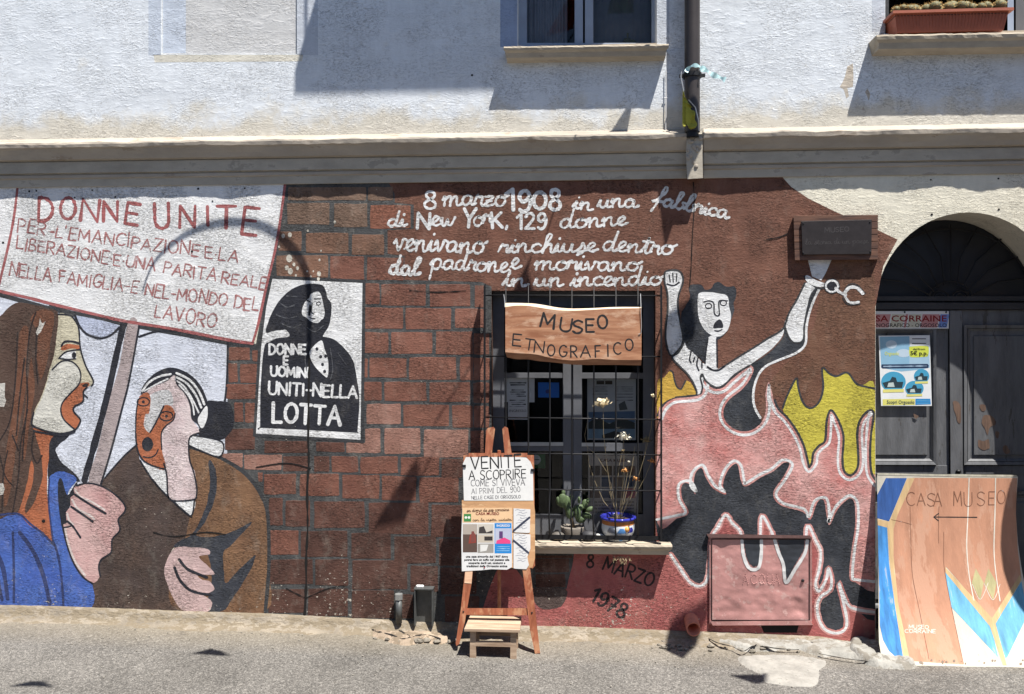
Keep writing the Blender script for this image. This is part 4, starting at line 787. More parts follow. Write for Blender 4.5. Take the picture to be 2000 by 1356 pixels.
# sleeve shadow, arm, head
arm = poly('painted_arm_shadow', [(1463, 714), (1487, 700), (1511, 681), (1530, 657), (1531, 636), (1539, 660), (1551, 671), (1566, 668), (1569, 640), (1574, 601), (1584, 577), (1593, 563), (1601, 563), (1590, 588), (1581, 614), (1576, 640), (1574, 672), (1557, 689), (1530, 700), (1500, 713), (1484, 728), (1474, 752), (1471, 777), (1475, 798), (1487, 818), (1484, 831), (1466, 843), (1445, 844), (1425, 833), (1412, 816), (1412, 798), (1425, 778), (1448, 760), (1461, 744), (1470, 723)], BR['black'], 7, house, label='black shadow under the raised painted arm', ja=.3)
strokes('painted_white_line', [([(1600, 565), (1589, 588), (1580, 614), (1575, 640), (1573, 672), (1556, 689), (1530, 700), (1500, 713), (1484, 728), (1474, 752), (1471, 777), (1475, 798), (1485, 816)], 4.6)], WH, 9, arm)
figure = poly('painted_torso', [(1530, 640), (1529, 655), (1511, 678), (1487, 697), (1464, 713), (1435, 731), (1419, 747), (1404, 755), (1390, 752), (1377, 741), (1372, 731), (1369, 738), (1372, 756), (1369, 768), (1361, 770), (1359, 760), (1352, 743), (1342, 729), (1330, 717), (1314, 699), (1324, 690), (1332, 677), (1336, 667), (1342, 680), (1350, 686), (1359, 694), (1377, 711), (1379, 686), (1383, 660), (1400, 660), (1400, 717), (1414, 714), (1445, 696), (1476, 677), (1499, 662), (1518, 652)], WH, 9.5, house, label='white painted torso and outstretched arm of the burning woman', ja=.4)
poly('painted_forearm', [(1572, 553), (1593, 562), (1582, 577), (1575, 608), (1569, 636), (1567, 664), (1551, 668), (1539, 656), (1532, 634), (1541, 612), (1556, 586)], WH, 10, figure, ja=.4)
poly('painted_wrist', [(1578, 508), (1624, 508), (1612, 535), (1604, 548), (1586, 540)], WH, 8.6, figure, smooth=False)
poly('painted_raised_arm', [(1300, 535), (1303, 531), (1321, 530), (1330, 537), (1332, 551), (1325, 572), (1322, 589), (1323, 607), (1327, 632), (1332, 657), (1330, 673), (1320, 687), (1311, 693), (1306, 682), (1302, 661), (1303, 634), (1306, 607), (1306, 582), (1304, 566), (1300, 552)], WH, 9.5, figure, ja=.4)
hairp = poly('painted_hair', [(1347, 558), (1359, 555), (1371, 558), (1377, 566), (1388, 564), (1394, 555), (1404, 551), (1419, 560), (1435, 560), (1438, 576), (1433, 593), (1434, 607), (1428, 626), (1421, 646), (1404, 663), (1388, 664), (1381, 675), (1378, 707), (1359, 693), (1340, 678), (1334, 665), (1332, 644), (1330, 615), (1338, 599), (1348, 582), (1346, 568)], BR['black'], 8, figure, ja=.8)
poly('painted_face', [(1367, 572), (1385, 571), (1402, 573), (1419, 577), (1423, 587), (1424, 599), (1428, 616), (1426, 632), (1421, 645), (1412, 654), (1402, 658), (1390, 655), (1377, 645), (1367, 628), (1363, 607), (1363, 582)], WH, 10.5, figure, ja=.4)
poly('painted_mouth', [(1393, 641), (1396, 631), (1405, 624), (1411, 630), (1412, 640), (1404, 641)], BK, 12, figure, ja=.3)
FL = [([(1375, 590), (1386, 588), (1394, 593), (1395, 611), (1400, 617), (1405, 614), (1404, 591), (1410, 587), (1421, 588)], 2.8), (circ(1384, 598, 6, 5), 2.2), (circ(1413, 592, 6, 5), 2.2), ([(1396, 646), (1403, 647), (1410, 644)], 2.6),
      ([(1350, 686), (1347, 702), (1350, 709)], 3), ([(1357, 698), (1354, 707)], 3), ([(1363, 700), (1361, 713), (1365, 724)], 3), ([(1371, 707), (1371, 719)], 3), ([(1382, 717), (1392, 723), (1404, 723), (1414, 716)], 4), ([(1400, 662), (1401, 717)], 3),
      ([(1383, 661), (1379, 686), (1377, 710)], 3), ([(1307, 537), (1309, 551)], 2.4), ([(1314, 534), (1315, 551)], 2.4), ([(1322, 535), (1321, 550)], 2.4), ([(1303, 555), (1316, 558), (1326, 552)], 3)]
strokes('painted_feature_line', FL, BK, 12.5, figure)
AL = [([(1414, 716), (1445, 696), (1476, 677), (1500, 661), (1518, 651), (1531, 640), (1541, 612), (1556, 586), (1572, 553)], 3.6), ([(1336, 667), (1332, 678), (1324, 690), (1313, 699), (1330, 718), (1342, 730), (1352, 744), (1360, 762), (1361, 772)], 3.4), ([(1464, 714), (1435, 732), (1419, 748), (1404, 757), (1390, 753), (1377, 742), (1372, 731), (1368, 738), (1372, 756), (1369, 769)], 3.4),
      ([(1298, 552), (1298, 534), (1304, 529), (1322, 528), (1332, 536), (1334, 552), (1327, 572), (1324, 589), (1325, 607), (1329, 632), (1334, 657), (1332, 673), (1321, 689), (1311, 695), (1304, 682), (1300, 661), (1301, 634), (1304, 607), (1304, 582), (1302, 566), (1298, 552)], 3.4), ([(1532, 634), (1540, 657), (1551, 669), (1568, 665), (1571, 636), (1576, 608), (1584, 577), (1595, 562)], 3)]
strokes('painted_outline', AL, BR['mortd'], 11.5, figure)
poly('painted_shackle', [(1573, 540), (1578, 538), (1593, 547), (1610, 553), (1614, 557), (1603, 561), (1586, 557), (1575, 549)], WH, 11, figure, ja=.3)
poly('painted_link', circ(1625, 559, 12, 11)[:-1], BK, 10, figure, ja=.3)
strokes('painted_chain', [(circ(1625, 559, 12, 11), 4), ([(1632, 563), (1640, 571), (1652, 576)], 5.5), ([(1650, 572), (1659, 562), (1673, 562), (1685, 573)], 6.5), ([(1650, 578), (1657, 589), (1666, 592), (1677, 590)], 5)], WH, 11.5, figure)
strokes('painted_outline', [([(1571, 540), (1580, 552), (1600, 564), (1616, 560)], 3), (circ(1625, 559, 15, 14), 2), ([(1648, 570), (1658, 556), (1675, 557), (1690, 574)], 2), ([(1646, 582), (1656, 595), (1680, 594)], 2)], BR['mortd'], 10.4, figure)

# ================================================================ PLINTH, FILLET, BROKEN APRON
def basev(u):
    pts = [(-620, 1160)] + BASE + [(1800, 1290), (2700, 1300)]
    for (a, b), (c, d) in zip(pts, pts[1:]):
        if a <= u <= c: return b + (d - b) * (u - a) / (c - a)
SAND = simple('sandy_cement', (.25, .215, .17, 1), .95, 0, .010, 60, .35, 12, stretch=(.6, 1, 1.2), worn=(.18, .148, .105, 1), wornscale=24, wornthr=.47)
CEM = simple('grey_cement', (.27, .262, .24, 1), .95, 0, .010, 30, .25, 8, worn=(.19, .175, .15, 1), wornscale=14, wornthr=.5)
vs = []; fs = []; n = 0
for i in range(0, 420):
    u = -620 + i * 5.6
    if u > 1722: break
    top = W(u, basev(u) + .8 * mnoise.noise(Vector((u * .06, 0, 0))), 0); g = gz(top.x)
    k1 = mnoise.noise(Vector((u * .03, 1, 0))); k2 = mnoise.noise(Vector((u * .1, 5, 0)))
    hgt = max(top.z - g, .015)
    prof = [(0, top.z), (-.012 - .004 * k2, top.z - .002), (-.024, top.z - hgt * .22), (-.034 - .008 * k1, top.z - hgt * .5 + .006 * k2), (-.05 - .014 * k2, g + hgt * .2 + .006 * k1), (-.085 - .03 * k1, g + .006), (-.13 - .05 * k1, g - .012)]
    for (y, z) in prof: vs.append((top.x, y, z))
    n += 1
for i in range(n - 1):
    for j in range(6): a = i * 7 + j; fs.append((a, a + 1, a + 8, a + 7))
mk('plinth', vs, fs, SAND, kind='structure', smooth=True)
def patch(name, outline, mat, h, cr=()):
    P = catmull(outline, 5, True); P = [Vector((p.x + 5 * mnoise.noise(Vector((p.x * .05, p.y * .09, 8))) + 2.5 * mnoise.noise(Vector((p.x * .2, p.y * .2, 8))), p.y + 2.2 * mnoise.noise(Vector((p.x * .09, p.y * .11, 3))))) for p in P]
    def G(u, v, dz=0):
        c = co.location; d = W(u, v, 0) - c; t = -c.z / d.z; q = c + d * t; return (q.x, q.y)
    Q = [G(p.x, p.y) for p in P]; n = len(Q); x0, x1 = min(q[0] for q in Q), max(q[0] for q in Q); y0, y1 = min(q[1] for q in Q), min(max(q[1] for q in Q), .0)
    def sd(x, y):
        best = 1e9; ins = False
        for i in range(n):
            ax, ay = Q[i]; bx, by = Q[i - 1]; dx, dy = bx - ax, by - ay; L2 = dx * dx + dy * dy + 1e-12; t = max(0, min(1, ((x - ax) * dx + (y - ay) * dy) / L2)); best = min(best, math.hypot(x - ax - dx * t, y - ay - dy * t))
            if (ay > y) != (by > y) and x < (bx - ax) * (y - ay) / (by - ay) + ax: ins = not ins
        return best if ins else -best
    st = .014; nx_ = int((x1 - x0) / st) + 3; ny_ = int((y1 - y0) / st) + 3; D_ = {}; vs = []; idx = {}
    for j in range(ny_):
        for i in range(nx_):
            x, y = x0 - st + i * st, y0 - st + j * st; d = sd(x, y)
            if d > -st * 1.3:
                k = min(1, max(0, (d + .004) / .03)); k = k * k * (3 - 2 * k); nz = mnoise.noise(Vector((x * 9, y * 16, 0))) * .5 + mnoise.noise(Vector((x * 34, y * 40, 2))) * .3
                idx[i, j] = len(vs); vs.append((x, y, gz(x) - .006 + k * (.0105 + h * (1 + nz)) + .003 * (k * nz)))
    fs = [(idx[i, j], idx[i + 1, j], idx[i + 1, j + 1], idx[i, j + 1]) for (i, j) in idx if (i + 1, j) in idx and (i + 1, j + 1) in idx and (i, j + 1) in idx]
    return mk(name, vs, fs, mat, kind='structure', smooth=True)
patch('cement_patch', [(1446, 1282), (1500, 1278), (1560, 1280), (1618, 1292), (1606, 1312), (1600, 1338), (1560, 1342), (1500, 1334), (1485, 1318), (1455, 1300)], simple('pale_cement', (.27, .257, .235, 1), .95, 0, .006, 40, .2, 14, worn=(.2, .19, .17, 1), wornscale=18, wornthr=.6), .0015)
patch('broken_apron', [(1376, 1248), (1420, 1244), (1500, 1250), (1600, 1252), (1680, 1260), (1718, 1272), (1784, 1300), (1770, 1304), (1700, 1300), (1640, 1284), (1600, 1284), (1560, 1270), (1500, 1272), (1450, 1268), (1400, 1256)], CEM, .018)
patch('broken_apron', [(1660, 1254), (1714, 1262), (1745, 1282), (1782, 1296), (1792, 1306), (1760, 1310), (1700, 1304), (1660, 1280)], CEM, .035)
patch('broken_apron', [(724, 1232), (760, 1226), (800, 1230), (850, 1232), (880, 1242), (870, 1256), (830, 1256), (790, 1262), (750, 1252), (726, 1246)], simple('pink_cement', (.30, .235, .175, 1), .95, 0, .010, 34, .3, 10, worn=(.18, .14, .1, 1), wornscale=15, wornthr=.5), .014)
random.seed(11)
for k in range(34):
    u = random.choice([random.uniform(720, 900), random.uniform(1380, 1700), random.uniform(1280, 1400)]); c = W(u, 1252 + random.random() * 12, -.06 - random.random() * .12); r = .006 + random.random() * .014
    m = MB().ball((c.x, c.y, gz(c.x) + r * .4), r * 1.4, r, r * .7, 6, 4)
    m.v = [v + Vector((random.uniform(-.2, .2), random.uniform(-.2, .2), random.uniform(-.2, .2))) * r for v in m.v]
    if k == 0: PEB = MB()
    PEB.add(m.v, m.f)
PEB.build('rubble', simple('rubble_stone', (.19, .17, .14, 1), .95, 0, .003, 60, .35, 30), kind='stuff')
# ================================================================ DOOR
DD = .25
dm = shift(DD)
DOORP = simple('door_paint', (.108, .112, .122, 1), .62, 0, .0016, 60, .32, 7, stretch=(2.2, 1, .45), worn=(.065, .062, .06, 1), wornscale=11, wornthr=.60)
DOORD = simple('door_paint_dark', (.035, .035, .04, 1), .6, 0, .001, 45, .2, 6)
door = slab('door', [(1680, 606), (2040, 606), (2048, 1262), (1690, 1262)], DOORP, house, .002, -.04, mp=dm, label='arched double door with grey peeling paint')
def frame(name, u0, v0, u1, v1, w_, f0, f1, mat, parent, mp=dm):
    m = MB(); O = rect(u0, v0, u1, v1); I = rect(u0 + w_, v0 + w_, u1 - w_, v1 - w_)
    for i in range(4):
        j = (i + 1) % 4
        q = [O[i], O[j], I[j], I[i]]
        m.hexa([mp(p[0], p[1], f1 if k < 2 else f0) for k, p in enumerate(q)] + [mp(p[0], p[1], -.002) for p in q])
    return m.build(name, mat, parent)
for (u0, v0, u1, v1) in ((1686, 640, 1829, 908), (1883, 635, 2026, 908), (1690, 960, 1832, 1190), (1886, 960, 2034, 1190)):
    frame('moulding', u0, v0, u1, v1, 6, .016, .022, DOORP, door)
    frame('moulding', u0 + 7, v0 + 7, u1 - 7, v1 - 7, 5, .003, .016, DOORP, door)
    slab('panel', rect(u0 + 16, v0 + 20, u1 - 16, v1 - 18), DOORP, door, .012, -.01, mp=dm, bevel=4)
slab('meeting_stile', [(1853, 607), (1880, 607), (1884, 1260), (1858, 1260)], DOORP, door, .018, -.002, mp=dm, bevel=1.5)
slab('meeting_gap', [(1851, 607), (1853, 607), (1858, 1260), (1856, 1260)], simple('crack_dark', (.01, .009, .009, 1), 1), door, .003, -.002, mp=dm)
slab('rail', rect(1688, 909, 1850, 927), DOORP, door, .008, -.002, mp=dm, bevel=1); slab('rail', rect(1886, 909, 2040, 927), DOORP, door, .008, -.002, mp=dm, bevel=1)

kn = MB(); c = dm(1872, 921, .02); kn.ball((c.x, c.y, c.z), .016, .012, .012, 12, 8); kn.build('keyhole_cover', IRON, door, smooth=True)
# scraped bare wood
for pts in ([(1862, 785), (1870, 784), (1876, 795), (1877, 822), (1872, 827), (1868, 815), (1864, 800)], [(1922, 812), (1932, 810), (1942, 818), (1944, 830), (1934, 834), (1930, 850), (1925, 840), (1918, 826)],
            [(1910, 860), (1920, 862), (1930, 858), (1933, 872), (1922, 880), (1912, 874)], [(1914, 790), (1924, 792), (1924, 803), (1916, 802)], [(1944, 843), (1952, 844), (1950, 856), (1945, 854)], [(1958, 876), (1966, 870), (1972, 884), (1962, 886)],
            [(1785, 808), (1792, 812), (1790, 818), (1785, 815)]):
    poly('bare_wood_spot', pts, wood('bare_wood', (.09, .055, .04, 1), (.17, .105, .075, 1), axis=2), 0, door, mp=lambda u, v, off=0: dm(u, v, .0195 if u < 1882 else .0135), ja=2)
# fanlight: dark panel, iron rays and scrolls
fan = MB()
P = arc_pts(1861, 606, 184, 178, 180, 0, 30); fl, tr = tess([[Vector(p) for p in P + [(2045, 606)]]])
fan.add([dm(p.x, p.y, -.03) for p in fl], tr); fanl = fan.build('fanlight', simple('fanlight_dark', (.02, .022, .028, 1), .35, 0, 0), house); fanl['label'] = 'dark glazed half-round window over the door'
slab('transom', rect(1684, 590, 2040, 606), DOORD, fanl, .02, -.03, mp=dm, bevel=1.5); slab('transom', rect(1684, 579, 2040, 588), DOORD, fanl, .008, -.03, mp=dm)
hub = (1857, 588)
for k in range(9):
    a = math.radians(18 + k * 18); b = a + math.radians(7) * (1 if k < 4 else -1 if k > 4 else 0)
    p = [dm(hub[0] + 40 * math.cos(a), hub[1] - 32 * math.sin(a), 0), dm(hub[0] + 100 * math.cos(b), hub[1] - 88 * math.sin(b), 0.004), dm(hub[0] + 168 * math.cos(a), hub[1] - 150 * math.sin(a), 0)]
    MB().tube([p[0], (p[0] + p[1]) / 2, p[1], (p[1] + p[2]) / 2, p[2]], .005, 6).build('iron_ray', IRON, fanl)
for cx in (1835, 1874):
    pts = [dm(cx + r * math.cos(t), 582 - r * .9 * math.sin(t), .002) for t, r in [(i * .45, 18 - i * .55) for i in range(24)]]
    MB().tube(pts, .005, 6).build('iron_scroll', IRON, fanl)
for rr in (44, 160): MB().tube([dm(hub[0] + rr * math.cos(math.radians(a)), hub[1] - rr * .88 * math.sin(math.radians(a)), 0) for a in range(0, 181, 9)], .005, 6).build('iron_arch', IRON, fanl)

# door banner
PAPER = simple('paper', (.68, .68, .68, 1), .6, 0, 0, 50, .05, 20)
def flat(r, g, b, rough=.6): return simple('print_%d_%d_%d' % (r, g, b), tuple(x * .85 for x in rgb(r, g, b)[:3]) + (1,), rough, 0, 0, 40, .05, 15)
bm = shift(DD - .024)
ban = slab('door_banner', rect(1676, 608, 1853, 642), PAPER, None, 0, -.003, mp=bm, label='printed name banner screwed across the left leaf of the arched door', cat='banner', origin=bm(1765, 642))
for r, c in (((1706, 614, 1738, 640), (205, 150, 150)), ((1738, 614, 1765, 640), (214, 210, 190)), ((1765, 614, 1772, 640), (205, 140, 140)), ((1798, 614, 1833, 640), (204, 145, 145)), ((1833, 614, 1852, 640), (120, 150, 215)), ((1772, 614, 1798, 640), (212, 208, 190))):
    slab('print_block', [(r[0] + 4, r[1]), (r[2] + 2, r[1]), (r[2] - 3, r[3]), (r[0], r[3])], flat(*c), ban, .0004, 0, mp=bm)
printed('lettering', 'CASA CORRAINE', 1680, 628, 12, flat(140, 20, 24), 5, ban, mp=bm, bold=.018, width=169)
printed('lettering', 'MUSEO ETNOGRAFICO - ORGOSOLO', 1660, 639, 7.5, flat(30, 24, 28), 5, ban, mp=bm, bold=.012, width=189)
for u in (1767, 1848): 
    c = bm(u, 610, .002); MB().ball((c.x, c.y, c.z), .006, .003, .006, 8, 5).build('screw', IRON, ban)
# tour poster
pm = lambda u, v, off=0: W(u, v, DD - .03 - off - .00002 * (v - 656))
pos = slab('tour_poster', [(1716, 656), (1816, 655), (1820, 793), (1721, 793)], flat(232, 236, 240), None, 0, -.0015, mp=pm, label='glossy blue and white price poster taped on the left door leaf below the banner', cat='poster', origin=pm(1768, 793))
pr = lambda nm, pts, c, l, sm=False: poly(nm, pts, flat(*c), l, pos, smooth=sm, mp=pm, ja=0)
pr('print_sky', [(1718, 658), (1776, 657), (1777, 680), (1815, 712), (1816, 718), (1800, 722), (1760, 726), (1740, 722), (1721, 719)], (140, 185, 215), 1)
pr('print_sky', [(1776, 676), (1815, 676), (1816, 714), (1776, 720)], (165, 198, 222), 1.5)
pr('print_cloud', circ(1741, 673, 11, 8)[:-1], (190, 212, 230), 2.5, True); pr('print_cloud', circ(1765, 690, 14, 8)[:-1], (190, 210, 228), 2.5, True)
pr('print_price', [(1779, 677), (1810, 676), (1814, 682), (1813, 694), (1808, 697), (1781, 698), (1776, 692), (1776, 681)], (204, 214, 80), 4, True)
pr('print_bar', [(1722, 712), (1812, 711), (1814, 714), (1813, 719), (1724, 720), (1721, 717)], (22, 50, 86), 4)
for (cx, cy, rx, ry) in ((1745, 746, 24, 20), (1800, 735, 15, 14), (1786, 759, 18, 15)):
    pr('print_photo', circ(cx, cy, rx, ry, n=20)[:-1], (70, 160, 200), 4, True)
    pr('print_photo_dark', [(cx - rx * .9, cy + ry * .1), (cx - rx * .3, cy - ry * .1), (cx - rx * .1, cy - ry * .5), (cx + rx * .2, cy - ry * .4), (cx + rx * .3, cy), (cx + rx * .8, cy), (cx + rx * .7, cy + ry * .6), (cx - rx * .7, cy + ry * .6)], (36, 58, 70), 5)
    pr('print_photo_light', [(cx - rx * .4, cy + ry * .1), (cx, cy + ry * .05), (cx + rx * .1, cy + ry * .5), (cx - rx * .5, cy + ry * .5)], (190, 205, 205), 6)
    pr('print_strip', [(cx - rx * .85, cy + ry * .75), (cx + rx * .85, cy + ry * .7), (cx + rx * .85, cy + ry * 1.0), (cx - rx * .85, cy + ry * 1.05)], (225, 220, 130), 6)
pr('print_footer', [(1724, 780), (1787, 779), (1787, 791), (1724, 792)], (222, 218, 120), 3); pr('print_footer', [(1788, 779), (1817, 779), (1818, 790), (1788, 791)], (0, 130, 205), 3)
printed('lettering', "Scopri Orgosolo", 1732, 789, 7, flat(50, 70, 80), 6, pos, mp=pm, bold=.02, width=54)
printed('lettering', '5\u20ac p.p.', 1778, 694, 8, flat(20, 24, 24), 7, pos, mp=pm, bold=.03, width=34)
printed('lettering', 'dai/from', 1783, 684, 4, flat(30, 34, 34), 7, pos, mp=pm, bold=.02, width=24)
printed('lettering', 'Orgosolo', 1728, 694, 7, flat(214, 220, 90), 5, pos, mp=pm, bold=.01, width=28)
for v in (662, 671): strokes('print_line', [([(1782, v), (1808, v)], 1.6)], flat(60, 60, 70), 4, pos, mp=pm)
strokes('print_line', [([(1726, 716), (1810, 715)], 2)], flat(150, 175, 200), 6, pos, mp=pm, rough=.8)
for v in (782, 785.5, 789): strokes('print_line', [([(1790, v), (1816, v)], 1)], flat(120, 190, 230), 6, pos, mp=pm)

# ================================================================ MUSEUM WINDOW
fm = shift(.13)
FRM = simple('window_frame_grey', (.11, .115, .13, 1), .6, 0, .0006, 60, .15, 8)
win = slab('window', [(955, 560), (985, 560), (985, 1062), (955, 1062)], FRM, house, .03, -.02, mp=fm, label='grey double window behind iron bars')
slab('frame', rect(1256, 560, 1290, 1062), FRM, win, .03, -.02, mp=fm)
for (a, b, c, d, f) in ((985, 560, 1256, 600, .03), (985, 728, 1100, 739, .02), (1136, 728, 1256, 740, .02), (985, 865, 1100, 882, .02), (1136, 865, 1256, 882, .02), (985, 1004, 1100, 1052, .02), (1136, 1004, 1256, 1052, .02), (1099, 600, 1116, 1052, .024), (1119, 600, 1137, 1052, .024), (1116, 600, 1119, 1052, .01)):
    slab('frame', rect(a, b, c, d), FRM, win, f, -.02, mp=fm, bevel=.8)
slab('frame', rect(984, 864, 1100, 871), simple('sunlit_white', (.45, .45, .43, 1), .6), win, .026, .0, mp=fm); slab('frame', rect(1136, 865, 1185, 872), simple('sunlit_white', (.45, .45, .43, 1), .6), win, .026, .0, mp=fm)  # pale strips put sunlight on the mid rails into the colour
for r in ((985, 600, 1099, 728), (1137, 600, 1256, 728), (985, 739, 1099, 865), (1137, 740, 1256, 865), (985, 882, 1099, 1004), (1137, 882, 1256, 1004)):
    m = MB(); m.add([fm(*p, -.005) for p in ((r[0], r[3]), (r[2], r[3]), (r[2], r[1]), (r[0], r[1]))], [(0, 1, 2, 3)]); m.build('pane', GLASS, win)
# papers behind the glass
gm = shift(.14)
def notice(name, r, mat, label, cat='notice', off=.0):
    return slab(name, [(r[0], r[1]), (r[2], r[1] + .5), (r[2], r[3]), (r[0], r[3] - .5)], mat, None, off, off - .001, mp=gm, label=label, cat=cat, origin=gm((r[0] + r[2]) / 2, r[3]))
WP = flat(236, 238, 240)
n1 = notice('window_notice', (981, 738, 1044, 786), WP, 'wide white sheet behind the longer typed notice in the left window leaf', off=-.004)
n2 = notice('window_notice', (992, 737, 1031, 820), WP, 'tall white typed notice stuck inside the left window leaf')
for i, v in enumerate((748, 752, 762, 766, 770, 774, 782, 786, 790, 794)): strokes('print_line', [([(996 + (i % 3) * 2, v), (1027 - (i * 7 % 5), v)], 1.3 if i > 1 else 2)], flat(40, 40, 44), 1, n2, mp=gm, rough=.9)
printed('lettering', 'INGRESSO', 995, 805, 5, flat(60, 60, 66), 1, n2, mp=gm, width=33)
n3 = notice('window_notice', (1051, 747, 1092, 777), flat(30, 120, 215), 'small bright blue card inside the left window leaf')
poly('print_emblem', circ(1070, 765, 4, 4)[:-1], flat(60, 70, 130), 1, n3, mp=gm); 
n4 = notice('window_notice', (1147, 740, 1242, 860), flat(196, 200, 202), 'scalloped picture sheet with blue landscape inside the right window leaf')
for (pts, c) in (([(1149, 805), (1240, 803), (1240, 825), (1149, 827)], (90, 120, 155)), ([(1149, 826), (1165, 815), (1190, 828), (1215, 816), (1240, 826), (1240, 838), (1149, 838)], (60, 68, 70)), ([(1149, 838), (1240, 838), (1240, 856), (1149, 856)], (130, 160, 185)), ([(1165, 744), (1180, 744), (1180, 751), (1165, 751)], (60, 55, 50)), ([(1182, 744), (1196, 744), (1196, 751), (1182, 751)], (70, 60, 50)), ([(1208, 790), (1220, 783), (1226, 800), (1210, 802)], (90, 96, 96)), ([(1176, 850), (1200, 842), (1230, 850), (1230, 856), (1176, 856)], (50, 56, 60))):
    poly('print_block', pts, flat(*c), 1 + .3 * len(pts), n4, smooth=False, mp=gm)
for v in (756, 760, 764, 770, 776, 782): strokes('print_line', [([(1158, v), (1186, v)], 1.2), ([(1204, v), (1236, v)], 1.2)], flat(110, 112, 116), 1, n4, mp=gm, rough=.9)
for k in range(14): 
    c = gm(1150 + k * 7, 739, .0); MB().lathe((c.x, c.y, c.z), [(.0, 0), (.010, 0)], 8)
n5 = notice('window_sticker', (1034, 887, 1065, 915), flat(10, 110, 60), 'square green sticker with a pale disc in the lower left pane', 'sticker')
poly('print_disc', circ(1046, 898, 10, 10, n=16)[:-1], flat(220, 228, 224), 1, n5, mp=gm, ja=0); strokes('print_line', [([(1040, 898), (1053, 898)], 2)], flat(90, 120, 110), 3, n5, mp=gm)
n6 = notice('window_notice', (1149, 886, 1246, 1008), flat(200, 192, 184), 'brownish photo poster with small text low inside the right window leaf')
printed('lettering', 'CASA MUSEO', 1172, 902, 6, flat(80, 30, 30), 2, n6, mp=gm, bold=.02, width=56)
random.seed(4)
for i in range(4):
    for j in range(3):
        u = 1152 + i * 23; v = 910 + j * 22
        slab('print_photo', rect(u, v, u + 20, v + 19), flat(*random.choice([(120, 100, 90), (70, 60, 60), (150, 140, 130), (60, 80, 110), (170, 80, 100), (90, 70, 50)])), n6, .0003, 0, mp=gm)
for i, t in enumerate(('una casa signorile del 1907 dove', 'potrai fare un tuffo nel passato', 'alla scoperta degli usi, costumi', 'e tradizioni di Orgosolo antica')): printed('lettering', t, 1158, 982 + i * 6.5, 4, flat(40, 36, 36), 2, n6, mp=gm, bold=.02, width=80)
# stone sill
sm_ = lambda u, v, off=0: W(u, v, -off)
SILL = simple('sill_stone', (.40, .345, .27, 1), .85, 0, .002, 60, .18, 12, stretch=(.5, 1, 1), worn=(.3, .25, .2, 1), wornscale=14, wornthr=.62)
def sill(name, u0, u1, vt0, vt1, h, p, parent, label):
    m = MB(); n = 70; prof = [(.0, 0), (p, .002), (p + .004, -.008), (p, -h * .35), (p - .012, -h * .55), (p - .02, -h), (0, -h - .004)]
    a = W(u0, vt0, -p); b = W(u1, vt1, -p); vs = []; fs = []
    for i in range(n + 1):
        t = i / n; X = a.x + (b.x - a.x) * t; Z = a.z + (b.z - a.z) * t
        for j, (y, z) in enumerate(prof):
            e = .0035 * mnoise.noise(Vector((X * 14, j, 0))) + .002 * mnoise.noise(Vector((X * 50, j, 0))) if j in (1, 2, 3) else 0
            inset_ = (0 if j < 4 else .018) * (1 if i == 0 else -1 if i == n else 0)
            vs.append((X + inset_, -y - e, Z + z + e))
    for i in range(n):
        for j in range(6): k = i * 7 + j; fs.append((k, k + 7, k + 8, k + 1))
    fs += [tuple(range(7)), tuple(n * 7 + j for j in range(6, -1, -1))]
    # inner slab under the window
    o = mk(name, vs, fs, SILL, parent, label=label)
    return o, a, b
so_, a_, b_ = sill('sill', 930, 1313, 1062, 1066, .058, .092, win, 'worn stone sill under the barred window')
MB().box((W(962, 0).x, 0.001, a_.z - .05), (W(1280, 0).x, .155, a_.z - .001)).build('sill', SILL, win)

# iron grille
gf = lambda u, v, off=.072: W(u, v, -off)
gril = thing('window_grille', 'black iron grille of straight bars in front of the ground floor window', 'window grille', W(1120, 1060, -.03))
IR = .0048
for u, t in ((988, 556), (1032, 553), (1074, 552), (1117, 556), (1160, 552), (1203, 556), (1246, 552)):
    v0 = t; pts = [gf(u, v0), gf(u, 700), gf(u, 960), gf(u - 1, 985, .098), gf(u - 1.5, 1012, .122), gf(u - 1, 1032, .112), gf(u, 1046, .076)]
    MB().tube(pts, [.0025] + [IR] * 6, 7).build('bar', IRON, gril, smooth=True)
for v0, v1 in ((577, 578), (696, 697), (815, 820), (885, 889), (955, 959)):
    MB().tube([gf(946, v0, .068), gf(1120, (v0 + v1) / 2, .068), gf(1291, v1, .068)], .0042, 7).build('crossbar', IRON, gril, smooth=True)
def hexbar(q, f, b, name, parent, mat=IRON): return MB().hexa([W(p[0], p[1], -f) for p in q] + [W(p[0], p[1], -b) for p in q]).build(name, mat, parent)
hexbar([(944.5, 560), (948.5, 553), (948.5, 1052), (944.5, 1052)], .088, .035, 'side_plate', gril)
hexbar([(1289.5, 553), (1293.5, 560), (1293.5, 1056), (1289.5, 1056)], .088, .035, 'side_plate', gril)
hexbar([(948, 1043), (1290, 1047), (1290, 1056), (948, 1052)], .078, .073, 'bottom_plate', gril)
for v in (640, 690, 760, 815, 885, 955, 1030):
    for u in (946, 1291):
        MB().tube([W(u, v, -.076), W(u, v, 0.005)], .004, 6).build('stay', IRON, gril)

